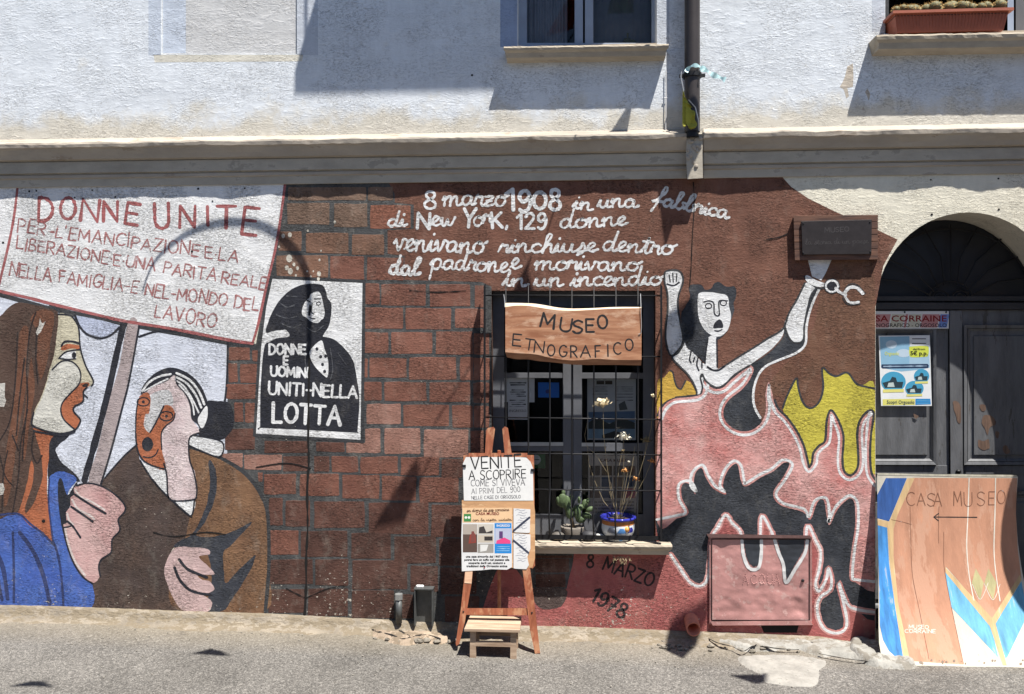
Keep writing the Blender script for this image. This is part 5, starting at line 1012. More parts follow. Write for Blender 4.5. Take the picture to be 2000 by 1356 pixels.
# hanging wooden sign
WB = wood('sign_wood', (.27, .11, .055, 1), (.47, .24, .135, 1), 3.2, .5, worn=(.52, .32, .21, 1)); WB2 = wood('sign_wood_edge', (.20, .08, .04, 1), (.34, .16, .08, 1), 5); WBT = wood('sign_wood_lit_top', (.6, .44, .3, 1), (.72, .6, .45, 1), 5)  # top edge wood paler to look lit; underside, back and ends darker
TOPS = [(987, 592), (1010, 592), (1040, 593), (1062, 596), (1090, 601), (1120, 603), (1160, 602), (1200, 600), (1253, 600)]
FT = [(987, 600), (1010, 597), (1035, 598), (1060, 602), (1090, 606), (1120, 607), (1160, 605), (1200, 603), (1253, 602)]
FB = [(987, 688), (1010, 690), (1030, 691), (1050, 693), (1080, 700), (1114, 704), (1140, 703), (1165, 701), (1200, 703), (1253, 703)]
BB = [(990, 698), (1010, 702), (1030, 702), (1055, 706), (1080, 708), (1114, 712), (1140, 713), (1165, 713), (1200, 713), (1252, 714)]
sgn = thing('hanging_sign', 'orange wooden board reading MUSEO ETNOGRAFICO wired to the window grille', 'sign', W(1120, 700, -.12))
s1 = lambda u, v, off=0: W(u, v, -.100 - off - .0001 * (v - 600))
TP = catmull(TOPS, 3); FTp = catmull(FT, 3); FBp = catmull(FB, 3); BBp = catmull(BB, 3)
fl, tr = tess([FTp + FBp[::-1]]); mk('board_face', [s1(p.x, p.y) for p in fl], tr, WB, sgn)
def strip(name, A, B, fa, fb, mat):
    n = min(len(A), len(B)); vs = []
    for i in range(n): vs += [fa(A[i * (len(A) - 1) // (n - 1)]), fb(B[i * (len(B) - 1) // (n - 1)])]
    return mk(name, vs, [(2 * i, 2 * i + 1, 2 * i + 3, 2 * i + 2) for i in range(n - 1)], mat, sgn)
FF = lambda p: s1(p.x, p.y); BKF = lambda p: W(p.x, p.y, -.080)
strip('board_top', TP, FTp, lambda p: W(p.x, p.y, -.090), FF, WBT); strip('board_underside', FBp, BBp, FF, lambda p: W(p.x, p.y, -.090), WB2)
fl, tr = tess([TP + BBp[::-1]]); mk('board_back', [BKF(p) for p in fl], tr, WB2, sgn)
strip('board_top', TP, TP, BKF, lambda p: W(p.x, p.y, -.090), WBT); strip('board_underside', BBp, BBp, lambda p: W(p.x, p.y, -.090), BKF, WB2)
for A, B, C_, D_ in ((TP[0], FTp[0], FBp[0], BBp[0]), (TP[-1], FTp[-1], FBp[-1], BBp[-1])): mk('board_end', [BKF(A), W(A.x, A.y, -.090), FF(B), FF(C_), W(D_.x, D_.y, -.090), BKF(D_)], [(0, 1, 2, 3, 4, 5)], WB2, sgn)
for t, a, b, h in (('M', (1055, 638), (1081, 643), 26), ('U', (1093, 645), (1114, 648), 25), ('S', (1119, 650), (1138, 650), 25), ('E', (1145, 649), (1160, 649), 24), ('O', (1169, 643), (1187, 641), 26)): write('lettering', t, a, b, h, 4.2, INK, 2, sgn, mp=s1)
for ch, u0, u1, v, r in zip('ETNOGRAFICO', (1001, 1024, 1043, 1069, 1092, 1115, 1134, 1163, 1185, 1199, 1222), (1017, 1041, 1061, 1083, 1106, 1127, 1153, 1173, 1190, 1213, 1237), (675, 683, 688, 694.5, 697, 698.5, 698, 697.6, 696, 691.7, 685), (.2, .3, .2, .15, .1, 0, 0, -.1, -.1, -.1, -.15)):
    write('lettering', ch, (u0, v), (u1, v + (u1 - u0) * r * .5), 22, 2.8, INK, 2, sgn, mp=s1)
MB().tube([gf(984, 575, .078), gf(986, 590, .09), s1(986, 600, .002)], .002, 5).build('wire', simple('wire', (.6, .6, .6, 1), .4, .6), sgn)
MB().tube([gf(1251, 574, .078), gf(1252, 600, .108), s1(1253, 640, .004), s1(1252, 651, .004), s1(1247, 653, .003)], .002, 5).build('wire', simple('wire', (.6, .6, .6, 1), .4, .6), sgn)

# ---- pots on the sill
sz = a_.z
pc = W(1207, 1043, .03); pz = sz + .004
pot = thing('ceramic_pot', 'round glazed pot painted blue and orange on the window sill', 'flower pot', (pc.x, .03, pz))
POTW = simple('pot_glaze', (.62, .66, .70, 1), .15, 0, 0, 60, .12, 18, spec=.6); POTB = simple('pot_cobalt', (.03, .035, .30, 1), .12); POTO = simple('pot_ochre', (.45, .17, .05, 1), .2)
PF = [(.001, 0), (.06, 0), (.068, .01), (.092, .05), (.097, .075), (.094, .1)]; MB().lathe(pot.location, PF, 36).build('body', POTW, pot, smooth=True)
MB().lathe(pot.location, [(.0945, .1), (.093, .118), (.092, .124)], 36).build('orange_band', POTO, pot, smooth=True)
MB().lathe(pot.location, [(.092, .124), (.103, .128), (.106, .137), (.102, .143), (.09, .142), (.086, .13), (.084, .11)], 36).build('rim', POTB, pot, smooth=True)
MB().lathe(pot.location, [(.086, .118), (.001, .122)], 20).build('soil', simple('soil', (.06, .04, .03, 1), .95), pot)
def potpaint(name, a0, a1, z0, z1, mat):
    m = MB(); n = 8; vs = []; 
    for i in range(n + 1):
        for j in range(5):
            z = z0 + (z1 - z0) * j / 4; w_ = math.sin(math.pi * (j + .6) / 5.2); a = math.radians((a0 + a1) / 2 + (a1 - a0) / 2 * w_ * (i * 2 / n - 1))
            r = .0615 + (.097 - .0615) * min(1, (z / .075)) ** .7 + .0022 if z < .075 else .0985
            vs.append((pot.location.x + r * math.cos(a), pot.location.y + r * math.sin(a), pot.location.z + z))
    m.add(vs, [(i * 5 + j, i * 5 + 5 + j, i * 5 + 6 + j, i * 5 + 1 + j) for i in range(n) for j in range(4)]); m.build(name, mat, pot, smooth=True)
potpaint('painted_leaf', 225, 262, .02, .09, simple('pot_grey', (.2, .22, .27, 1), .2)); potpaint('painted_blue', 262, 296, .012, .088, simple('pot_blue', (.10, .28, .60, 1), .2)); potpaint('painted_blue', 302, 330, .02, .09, POTB)
g = W(1223, 1018); c = (pot.location.x + .045, pot.location.y - .083, pot.location.z + .082); MB().ball(c, .016, .012, .016, 12, 8, .15, 5).build('orange_flower_knob', simple('pot_knob', (.75, .36, .10, 1), .25), pot, smooth=True)

cc = W(1118, 1043, .05)
cp = thing('cactus_pot', 'grey pot with paddle cactus behind the bars on the window sill', 'potted plant', (cc.x, .045, sz + .004))
CP = cp.location
m = MB(); m.lathe(CP, [(.001, 0), (.055, 0), (.06, .02), (.07, .07), (.068, .075), (.06, .07), (.001, .065)], 24); m.build('pot', simple('grey_pot', (.17, .15, .13, 1), .8, 0, .001, 60, .2), cp, smooth=True)
CACT = simple('cactus_skin', (.075, .11, .05, 1), .6, 0, .0012, 130, .3, 40)
random.seed(5)
for (u, v, rx, rz, tl) in ((1099, 978, 9, 14, 0), (1091, 979, 5, 9, .2), (1107, 983, 7, 15, 0), (1100, 963, 4, 7, 0), (1130, 993, 11, 7, .4), (1142, 985, 6, 10, -.2), (1152, 995, 8, 5, .5), (1128, 1003, 6, 14, 0), (1146, 1007, 9, 6, -.3), (1112, 1000, 7, 14, .1), (1134, 1015, 9, 7, 0), (1116, 972, 3, 6, 0), (1131, 977, 3, 7, 0), (1148, 979, 3, 5, 0)):
    c = W(u, v, .03 + random.uniform(-.02, .02)); m = MB(); m.ball((0, 0, 0), rx * .003, .012, rz * .003, 12, 8, .1, 6)
    R_ = tl; m.v = [Vector((p.x * math.cos(R_) - p.z * math.sin(R_), p.y, p.x * math.sin(R_) + p.z * math.cos(R_))) + c for p in m.v]
    m.build('cactus_pad', CACT, cp, smooth=True)
MB().tube([W(1120, 1030, .05), W(1115, 1012, .045), W(1108, 995, .04)], [.012, .01, .008], 8).build('stem', simple('stem_brown', (.12, .085, .05, 1), .9), cp, smooth=True)
pebs = [(1090, 1036, 14, (.10, .09, .08)), (1108, 1034, 12, (.5, .46, .36)), (1150, 1036, 17, (.03, .03, .035)), (1128, 1037, 10, (.12, .11, .1)), (1170, 1040, 12, (.55, .55, .52))]
for i, (u, v, r, col) in enumerate(pebs):
    c = W(u, v, .0); z = sz + .003 + r * .0018
    o = MB().ball((c.x, .0 + (i % 2) * .02, z), r * .0030, r * .0022, r * .0019, 12, 7).build('pebble', simple('pebble_%d' % i, col + (1,), .6, 0, .001, 50, .2), None, smooth=True, origin=(c.x, (i % 2) * .02, sz),
        label=('brown rounded stone left of the cactus pot on the sill', 'cream rounded stone in front of the cactus pot', 'black and white stone right of the cactus pot', 'dark small stone under the cactus stem', 'pale flat stone beside the glazed pot')[i], cat='stone')
# ---- dried flowers standing in the glazed pot
df = thing('dried_flowers', 'dried flower stems with papery cream and orange heads in the glazed pot', 'dried flowers', (pot.location.x, .03, pz + .12))
STEM = simple('dry_stem', (.34, .27, .16, 1), .8); PET = simple('petal_cream', (.62, .52, .34, 1), .8, 0, 0, 60, .3, 90); PETW = simple('petal_white', (.72, .68, .56, 1), .8, 0, 0, 60, .2, 90); PETO = simple('petal_orange', (.50, .24, .08, 1), .8, 0, 0, 60, .3, 90); PETB = simple('petal_brown', (.22, .17, .09, 1), .8, 0, 0, 60, .3, 90)
base = Vector(pot.location) + Vector((0, 0, .115))
random.seed(9)
def head(c, r, mat, n=26, flat_=.55):
    m = MB(); c = Vector(c)
    for k in range(n):
        d = Vector((random.gauss(0, 1), random.gauss(0, 1), random.gauss(0, 1))).normalized(); d.z *= flat_
        t = d.cross(Vector((random.random(), random.random(), random.random()))).normalized(); b = d.cross(t).normalized(); q = c + d * r * random.uniform(.2, .9); s_ = r * random.uniform(.28, .5)
        m.add([q - t * s_ * .5, q + b * s_ * .6 + d * s_ * .3, q + t * s_ * .5 + d * s_, q - b * s_ * .5 + d * s_ * .6], [(0, 1, 2), (0, 2, 3)])
    m.ball(c, r * .5, r * .5, r * .4, 8, 5); return m.build('flower_head', mat, df)
for (u, v, dep, r, mat, bend) in ((1178, 786, -.055, .052, PET, -8), (1218, 852, -.03, .042, PETW, 4), (1276, 774, -.05, .02, PET, 16), (1263, 858, .03, .034, PETB, 10), (1273, 900, -.02, .024, PETO, 6), (1221, 919, -.02, .022, PETO, 0), (1243, 935, -.03, .024, PETO, 3), (1228, 902, .02, .012, PETW, 2), (1147, 870, .02, .004, PETB, -14), (1216, 880, .05, .012, PETB, -6), (1240, 872, .05, .006, PETB, 4), (1190, 960, .03, .005, PETB, 0)):
    h = W(u, v, dep); mid = (base + h) / 2 + Vector((bend * .003, 0, 0))
    pts = [base + Vector((random.uniform(-.03, .03), random.uniform(-.02, .02), 0))] + [base.lerp(mid, .5) + Vector((bend * .0012, 0, 0)), mid, mid.lerp(h, .5) + Vector((bend * .001, 0, 0)), h]
    MB().tube(pts, [.0016, .0015, .0013, .0012, .001], 5).build('stem', STEM, df)
    if r > .006: head(h, r, mat, int(18 + r * 500))
MB().tube([base, W(1190, 930, .03), W(1165, 890, .03), W(1146, 872, .04), W(1142, 850, .04), W(1150, 812, .04)], .001, 5).build('stem', STEM, df)
MB().tube([W(1276, 774, 0), W(1272, 765, 0), W(1270, 760, 0), W(1273, 758, 0)], .0008, 4).build('stem', STEM, df)
hang = thing('dry_plant_tuft', 'small dry weed tuft hanging from a crack under the stone sill', 'weed', W(1213, 1087, -.07))
for k in range(26):
    a = W(1213 + random.uniform(-16, 16), 1087, -.066); b = a + Vector((random.uniform(-.02, .02), random.uniform(-.02, 0), -random.uniform(.012, .045))); MB().tube([a, (a + b) / 2 + Vector((random.uniform(-.006, .006), 0, 0)), b], [.0012, .001, .0016], 4).build('twig', STEM if k % 3 else PETB, hang)
# ================================================================ UPPER WINDOWS
wm = shift(.13)
BLUEF = simple('blue_grey_frame', (.30, .35, .44, 1), .55, 0, 0, 50, .1)
w1 = slab('window', rect(1009, -340, 1029, 92), BLUEF, house, .02, -.02, mp=wm, label='upper window with blue grey frames and a curtain')
for r in ((1122, -340, 1139, 92), (1142, -340, 1159, 92), (1272, -340, 1286, 92)): slab('frame', rect(*r), BLUEF, w1, .02, -.02, mp=wm, bevel=.6)
slab('frame_gap', rect(1139, -340, 1142, 92), simple('crack_dark', (.01, .009, .009, 1), 1), w1, .004, -.01, mp=wm)
slab('frame', rect(1029, 84, 1272, 95), BLUEF, w1, .018, -.02, mp=wm)
for r in ((1029, -340, 1122, 86), (1159, -340, 1272, 86)):
    MB().add([wm(*p, -.004) for p in ((r[0], r[3]), (r[2], r[3]), (r[2], r[1]), (r[0], r[1]))], [(0, 1, 2, 3)]).build('pane', GLASS, w1)
def curtain(u0, u1, y, mat, parent, amp=.012):
    vs = []; n = 60
    for i in range(n + 1):
        u = u0 + (u1 - u0) * i / n; d = amp * math.sin(i * .8) + amp * .5 * math.sin(i * .33)
        vs += [W(u, -340, y + d), W(u, 100, y + d)]
    mk('curtain', vs, [(2 * i, 2 * i + 1, 2 * i + 3, 2 * i + 2) for i in range(n)], mat, parent, smooth=True)
CUR1 = simple('curtain_cloth', (.30, .30, .33, 1), .9); CUR2 = simple('curtain_dark', (.17, .17, .18, 1), .9)
curtain(1027, 1108, .22, CUR1, w1); curtain(1155, 1280, .26, CUR2, w1, .004)
m = MB(); c = W(1226, 84, .2)
for k in range(16): m.ball((c.x + random.uniform(-.05, .05), c.y, c.z + random.uniform(-.02, .02)), .014, .012, .010, 6, 4)
m.tube([c, c + Vector((0, 0, .06))], .006, 6)
m.build('houseplant', simple('dull_leaf', (.12, .12, .05, 1), .9), None, label='yellowish dry houseplant just behind the right pane of the upper window', cat='houseplant', origin=c)
sill('sill', 984, 1306, 92, 87, .056, .092, w1, 'worn stone sill under the curtained upper window')
MB().box((W(1011, 0).x, .001, W(1011, 95).z - .03), (W(1283, 0).x, .19, W(1011, 91).z)).build('sill', SILL, w1)
# right window with the flower box
w2m = shift(.2)
w2 = slab('window', rect(1727, -340, 1736, 66), DOORD, house, .02, -.02, mp=w2m, label='dark open upper window with a planter on its sill')
slab('frame', rect(1968, -340, 1980, 66), BLUEF, w2, .02, -.02, mp=w2m); slab('frame', rect(1984, -340, 2150, 66), simple('grey_shutter', (.12, .12, .13, 1), .8), w2, .01, -.02, mp=w2m)
sill('sill', 1712, 2200, 69, 60, .070, .115, w2, 'worn stone sill under the planter')
MB().box((W(1729, 0).x, .001, W(1729, 69).z - .04), (W(2160, 0).x, .29, W(1729, 66).z)).build('sill', SILL, w2)
TERRA = simple('terracotta_plastic', (.36, .105, .06, 1), .55, 0, .0004, 80, .12, 12)
bx0 = W(1752, 0, -.1).x; bx1 = W(1960, 0, -.1).x; bz = W(1850, 62, -.1).z; bt = W(1850, 22, -.12).z
pl = thing('planter_box', 'orange terracotta trough planter full of small cacti on the upper window sill', 'planter', ((bx0 + bx1) / 2, .0, bz))
def trough(m, x0, x1, y0, y1, z0, z1, fl): m.add([(x0, y0, z0), (x1, y0, z0), (x1, y1, z0), (x0, y1, z0), (x0 - fl, y0 - fl, z1), (x1 + fl, y0 - fl, z1), (x1 + fl, y1 + fl, z1), (x0 - fl, y1 + fl, z1)], [(0, 3, 2, 1), (0, 1, 5, 4), (1, 2, 6, 5), (2, 3, 7, 6), (3, 0, 4, 7)]); return m
m = trough(MB(), bx0, bx1, -.1, .1, bz, bt, .02); m.build('trough', TERRA, pl)
nr = 34
for k in range(1):
    m = MB()
    for i in range(nr):
        t = (i + .5) / nr; x = bx0 + (bx1 - bx0) * t; xt = bx0 - .02 + (bx1 - bx0 + .04) * t
        m.hexa([(x - .002, -.1022, bz + .008), (x + .002, -.1022, bz + .008), (xt + .002, -.1212, bt - .012), (xt - .002, -.1212, bt - .012), (x - .002, -.099, bz + .008), (x + .002, -.099, bz + .008), (xt + .002, -.118, bt - .012), (xt - .002, -.118, bt - .012)])
    m.build('ribbing', TERRA, pl)['kind'] = 'stuff'
m = MB(); 
for (a, b) in (((bx0 - .036, -.136, bt - .010), (bx1 + .036, -.118, bt + .005)), ((bx0 - .036, .118, bt - .010), (bx1 + .036, .136, bt + .005)), ((bx0 - .036, -.118, bt - .010), (bx0 - .018, .118, bt + .005)), ((bx1 + .018, -.118, bt - .010), (bx1 + .036, .118, bt + .005))): m.box(a, b)
m.build('rim', TERRA, pl)
MB().box((bx0 - .017, -.117, bt - .02), (bx1 + .017, .117, bt - .008)).build('soil', simple('soil', (.06, .04, .03, 1), .95), pl)
CB = simple('ball_cactus_skin', (.15, .145, .07, 1), .7, 0, .001, 160, .25, 60); SPN = simple('cactus_spines', (.50, .30, .10, 1), .7)
random.seed(21)
cas = ['small ball cactus near the left end of the planter', 'ball cactus second cluster from the planter\'s left end', 'large round cactus left of the planter\'s middle', 'ball cactus at the middle of the planter', 'ball cactus right of the planter\'s middle', 'small cactus near the right end of the planter']
def cactus(x, y, z, r, proto=None, label='', grp=None):
    t = thing('ball_cactus', label, 'cactus', (x, y, z), 'ball cacti crowded in the planter box')
    MB().ball((x, y, z + r * .7), r, r, r * .95, 20, 9, .07, 10).build('body', CB, t, smooth=True)
    m = MB()
    for k in range(150):
        d = Vector((random.gauss(0, 1), random.gauss(0, 1), abs(random.gauss(0, 1)) - .2)).normalized(); p = Vector((x, y, z + r * .7)) + d * r * .97; q = p + (d + Vector((random.gauss(0, .5), random.gauss(0, .5), random.gauss(0, .5)))) * r * .3; n = d.orthogonal().normalized() * .0015
        m.add([p - n, p + n, q], [(0, 1, 2)])
    m.build('spines', SPN, t)['kind'] = 'stuff'
n = 17; L0 = bx0 + .01
for i in range(n):
    x = L0 + (bx1 - bx0 - .02) * i / (n - 1); r = random.choice([.022, .026, .03]) * (1.35 if i in (6, 9) else 1); t = i / (n - 1)
    place = 'large round ball cactus left of the middle of the planter' if i == 6 else 'large ball cactus just right of the middle of the planter' if i == 9 else ('first' if i == 0 else 'last' if i == n - 1 else None)
    if place in ('first', 'last'): lb = 'spiny ball cactus at the %s end of the terracotta planter' % ('left' if place == 'first' else 'right')
    elif place: lb = place
    else: lb = 'small spiny ball cactus in the front row of the terracotta planter'
    cactus(x, -.075 + random.uniform(-.015, .04), bt + .012 + random.uniform(0, .014), r * 1.05, label=lb)
for i in range(7):
    cactus(L0 + .08 + i * .075, .03, bt + .035, .034, label='small spiny ball cactus in the back row of the terracotta planter')

# ================================================================ DOWNPIPE AND RAGS
PIPE = simple('downpipe_paint', (.055, .046, .044, 1), .42, .3, .0004, 40, .12, 5)
px = W(1352, 100, -.075); pcx = px.x
m = MB().tube([(pcx, -.075, W(1352, 262).z - .01), (pcx, -.075, zt)], .043, 28, False); dp = m.build('downpipe', PIPE, None, smooth=True, label='brown metal downpipe running down the upper wall to the cornice', cat='downpipe', origin=(pcx, -.075, W(1352, 262).z))
zc = W(1352, 143, -.12).z
MB().tube([(pcx, -.075, zc - .012), (pcx, -.075, zc + .012)], .052, 28).build('collar', IRON, dp, smooth=False)
MB().box((pcx - .072, -.085, zc - .008), (pcx + .072, -.065, zc + .008)).box((pcx - .006, -.065, zc - .006), (pcx + .006, -.002, zc + .006)).build('clamp', IRON, dp)
MB().tube([(pcx, -.075, W(1352, 262).z - .04), (pcx, -.075, W(1352, 262).z + .03)], .036, 20).build('outlet', IRON, dp)
def rag(name, pts, thick, mat, label, cat, mp):
    P = catmull(pts, 4, True); P = [jit(p, 1.0) for p in P]; fl, tr = tess([P]); n = len(P)
    vs = [mp(p.x, p.y) for p in fl]; vs2 = [v + Vector((0, thick, 0)) for v in vs]
    cen = sum(vs, Vector()) / n
    fs = list(tr) + [(c + n, b + n, a + n) for a, b, c in tr] + [(i, (i + 1) % n, (i + 1) % n + n, i + n) for i in range(n)]
    return mk(name, vs + vs2, fs, mat, None, label=label, cat=cat, origin=cen)
YR = simple('yellow_rag', (.33, .31, .04, 1), .85, 0, .004, 25, .25, 14)
r_ = rag('cloth_rag', [(1334, 168), (1337, 185), (1344, 200), (1352, 210), (1358, 220), (1357, 232), (1362, 244), (1354, 252), (1346, 250), (1342, 244), (1334, 246), (1333, 210)], .006, YR, 'torn yellow-green cloth hanging beside the brown downpipe', 'rag', lambda u, v: W(u, v, -.122 + .006 * math.sin(u * .6) + .005 * math.sin(v * .3)))
rag('rag_fold', [(1340, 205), (1350, 214), (1352, 230), (1346, 247), (1340, 238)], .004, YR, None, None, lambda u, v: W(u, v, -.131 + .004 * math.sin(u * .7))).parent = None
fo = bpy.data.objects['rag_fold']; fo.parent = r_; fo.location = Vector(fo.location) - Vector(r_.location)
PB2 = simple('pale_plastic', (.45, .66, .68, 1), .35, 0, .002, 40, .15, 20)
rb = thing('plastic_ribbon', 'pale blue-green plastic ribbon knotted round the downpipe clamp, fluttering right', 'ribbon', W(1352, 140, -.13))
def ribb(name, mid, wd, dep):
    M = catmull(mid, 5); vs = []; 
    for i, p in enumerate(M):
        t = (M[min(i + 1, len(M) - 1)] - M[max(i - 1, 0)]).normalized(); nn = Vector((-t.y, t.x)); w_ = wd * (.75 + .35 * math.sin(i * .7)); a = p + nn * w_ / 2; b = p - nn * w_ / 2
        y = dep + .012 * math.sin(i * .5); vs += [W(a.x, a.y, y), W(b.x, b.y, y + .006 * math.sin(i))]
    mk(name, vs, [(2 * i, 2 * i + 2, 2 * i + 3, 2 * i + 1) for i in range(len(M) - 1)], PB2, rb, smooth=True)
ribb('wrap', [(1340, 141), (1346, 132), (1356, 128), (1366, 130), (1374, 138)], 8, -.130)
ribb('tail', [(1368, 132), (1380, 138), (1392, 146), (1405, 151), (1417, 156)], 11, -.13)
strip_ = MB().tube([W(1331, 140, -.12), W(1330, 150, -.12), W(1334, 170, -.12), W(1337, 190, -.12)], .003, 5).build('string', simple('wire', (.6, .6, .6, 1), .4, .6), rb)
st2 = MB().tube([W(1345, 195, -.13), W(1358, 210, -.13), W(1364, 235, -.13), W(1365, 256, -.12)], .003, 5).build('string', simple('wire', (.6, .6, .6, 1), .4, .6), rb)
MB().tube([W(1301, 138, -.012), W(1301, 200, -.012), W(1300, 262, -.012)], .003, 6).tube([W(1297, 191, -.012), W(1303, 191, -.012)], .003, 5).build('cable', simple('cable_white', (.6, .6, .6, 1), .6), None, label='thin pale cable running down the wall left of the downpipe', cat='cable', origin=W(1300, 262, -.012))

# ================================================================ WALL PLAQUE
PW = wood('plaque_wood', (.055, .025, .018, 1), (.16, .075, .045, 1), 4, .6)
plq = thing('wall_plaque', 'dark metal plaque engraved MUSEO on a brown plank board beside the arched door', 'plaque', W(1632, 508, -.03))
pm_ = lambda u, v, off=0: W(u, v, -off)
for i, (a, b) in enumerate(((421, 433), (433.6, 447), (447.6, 459), (459.6, 472), (472.6, 486), (486.6, 508))):
    slab('plank', [(1550 + (a - 421) * .03, a + .5), (1714.5, a - 1), (1715, b - 1), (1550 + (b - 421) * .03, b + .6)], PW, plq, .030, .004, mp=pm_, bevel=.3)
MET = simple('plaque_metal', (.05, .043, .043, 1), .42, .5, .0002, 200, .15, 30)
pt = slab('plate', [(1565, 432), (1703, 429), (1702, 497), (1567, 498)], MET, plq, .042, .031, mp=pm_, bevel=1)
ENG = simple('engraving', (.10, .09, .088, 1), .4, .5)
write('engraving', 'MUSEO', (1611, 454), (1658, 452), 9, 1.6, ENG, 282, plq, mp=pm_); write('engraving', 'la storia di un paese', (1573, 478), (1696, 475), 5.5, 1.1, ENG, 282, plq, mp=pm_, font=CUR)
for u, v in ((1569, 437), (1699, 434), (1569, 494), (1700, 492)):
    c = W(u, v, -.042); MB().ball((c.x, c.y, c.z), .005, .004, .007, 8, 5).build('screw', IRON, plq)

# ================================================================ WATER HATCH, DRAIN, PIPE STUBS
HP = simple('hatch_paint', (.46, .235, .22, 1), .55, .1, .003, 22, .22, 6, worn=(.53, .33, .305, 1), wornscale=14, wornthr=.57)
ht = thing('water_hatch', 'pink painted dented metal hatch stamped ACQUA low in the mural', 'hatch', W(1488, 1218, -.01))
hm = lambda u, v, off=0: W(u, v, -.012 - off - (.0016 * mnoise.noise(Vector((u * .03, v * .03, 0)))))
frame('hatch_frame', 1386, 1048, 1586, 1219, 5, .010, .013, HP, ht, mp=wall)
def grid(name, u0, v0, u1, v1, nu, nv, mp, mat, parent):
    vs = [mp(u0 + (u1 - u0) * i / nu, v0 + (v1 - v0) * j / nv) for j in range(nv + 1) for i in range(nu + 1)]
    fs = [(j * (nu + 1) + i, (j + 1) * (nu + 1) + i, (j + 1) * (nu + 1) + i + 1, j * (nu + 1) + i + 1) for j in range(nv) for i in range(nu)]
    return mk(name, vs, fs, mat, parent, smooth=True)
def dent(u, v, off=0):
    d = 0
    for (cu, cv, r, a) in ((1540, 1150, 22, .006), (1565, 1185, 26, .007), (1410, 1075, 18, .004), (1470, 1120, 40, -.003), (1430, 1190, 20, .003), (1560, 1165, 10, -.005), (1500, 1195, 30, .003)):
        q = ((u - cu) ** 2 + (v - cv) ** 2) / (r * r); d += 1.5 * a * math.exp(-q)
    d += .0035 * mnoise.noise(Vector((u * .06, v * .09, 4))) * (1 if v > 1110 else .5)
    edge = min(u - 1391, 1581 - u, v - 1054, 1211 - v)
    return W(u, v, -.013 + (d * min(1, max(0, edge) / 15)) - off)
grid('hatch_door', 1391, 1054, 1581, 1211, 48, 40, dent, HP, ht)
frame('hatch_seam', 1390, 1053, 1582, 1212, 1.0, .0175, .0175, simple('crack_dark', (.01, .009, .009, 1), 1), ht, mp=wall)
hexbar([(1380, 1043), (1582, 1046), (1586, 1052), (1384, 1050)], .026, .001, 'hatch_drip_edge', ht, simple('hatch_rust', (.13, .07, .065, 1), .8, 0, .002, 50))
hexbar([(1388, 1214), (1582, 1212), (1588, 1221), (1392, 1222)], .020, .001, 'hatch_sill', ht, HP)
def hpoly(nm, pts, mat, l, smooth=True):
    P = catmull(pts, 4, True) if smooth else [Vector(p) for p in pts]; fl, tr = tess([P]); mk(nm, [dent(p.x, p.y, .0012 + l * 2e-4) for p in fl], tr, mat, ht)
hd = lambda u, v, off=0: dent(u, v, .0012 + off)
HB = simple('hatch_black', (.035, .04, .05, 1), .5, .1, .002, 30, .3); HW = simple('hatch_white', (.62, .62, .62, 1), .6, 0, 0, 40, .12)
# smoke painted over the hatch is cut into small cells so it follows the dents
def cells(nm, test, mat, off):
    m = MB(); s_ = 1.5; u = 1391.0
    while u < 1581:
        v = 1054.5
        while v < 1211:
            if test(u + s_ / 2, v + s_ / 2): m.add([hd(u, v + s_, off), hd(u + s_, v + s_, off), hd(u + s_, v, off), hd(u, v, off)], [(0, 1, 2, 3)])
            v += s_
        u += s_
    m.build(nm, mat, ht)
def inside(poly_):
    def f(x, y):
        c = False; n = len(poly_)
        for i in range(n):
            x1, y1 = poly_[i]; x2, y2 = poly_[i - 1]
            if (y1 > y) != (y2 > y) and x < (x2 - x1) * (y - y1) / (y2 - y1) + x1: c = not c
        return c
    return f
cells('hatch_black_smoke', inside([(1452, 1054), (1486, 1054), (1485, 1095), (1480, 1105), (1472, 1107), (1463, 1100), (1457, 1085)]), HB, .0)
cells('hatch_black_smoke', inside([(1518, 1054), (1572, 1054), (1570, 1075), (1552, 1105), (1537, 1133), (1533, 1110), (1525, 1080)]), HB, .0)
for pts in ([(1449, 1055), (1452, 1084), (1461, 1107), (1473, 1113), (1483, 1106), (1487, 1080), (1487, 1055)], [(1513, 1055), (1521, 1080), (1530, 1103), (1535, 1138), (1553, 1112), (1572, 1081), (1577, 1056)]):
    M = catmull(pts, 6); mb = MB(); ribbon(mb, M, 6.5, hd, .0006); mb.build('hatch_white_line', HW, ht)
m = MB(); k = 0
for ch, u0 in zip('ACQUA', (1451, 1467, 1483, 1499, 1512)):
    for st in CAP[ch][1]:
        pts = [p for p in st if p != '~']; q = catmull([(u0 + p[0] * 10, 1141 - p[1] * 19) for p in pts], 3) if len(pts) > 2 else [Vector((u0 + pts[0][0] * 10, 1141 - pts[0][1] * 19)).lerp(Vector((u0 + pts[1][0] * 10, 1141 - pts[1][1] * 19)), t / 5) for t in range(6)]
        last = None
        for p in q:
            if last is None or (p - last).length > 2.6:
                c = dent(p.x, p.y, 0); m.ball((c.x, c.y, c.z), .0034, .003, .0034, 6, 4); last = p
m.build('stamped_lettering', HP, ht, smooth=True)
c = dent(1568, 1134, .002); MB().ball((c.x, c.y, c.z), .009, .007, .009, 12, 6).build('lock', IRON, ht); 
hexbar([(1486, 1222), (1560, 1222), (1556, 1236), (1492, 1236)], .0015, .0005, 'broken_gap', house, simple('crack_dark', (.01, .009, .009, 1), 1))
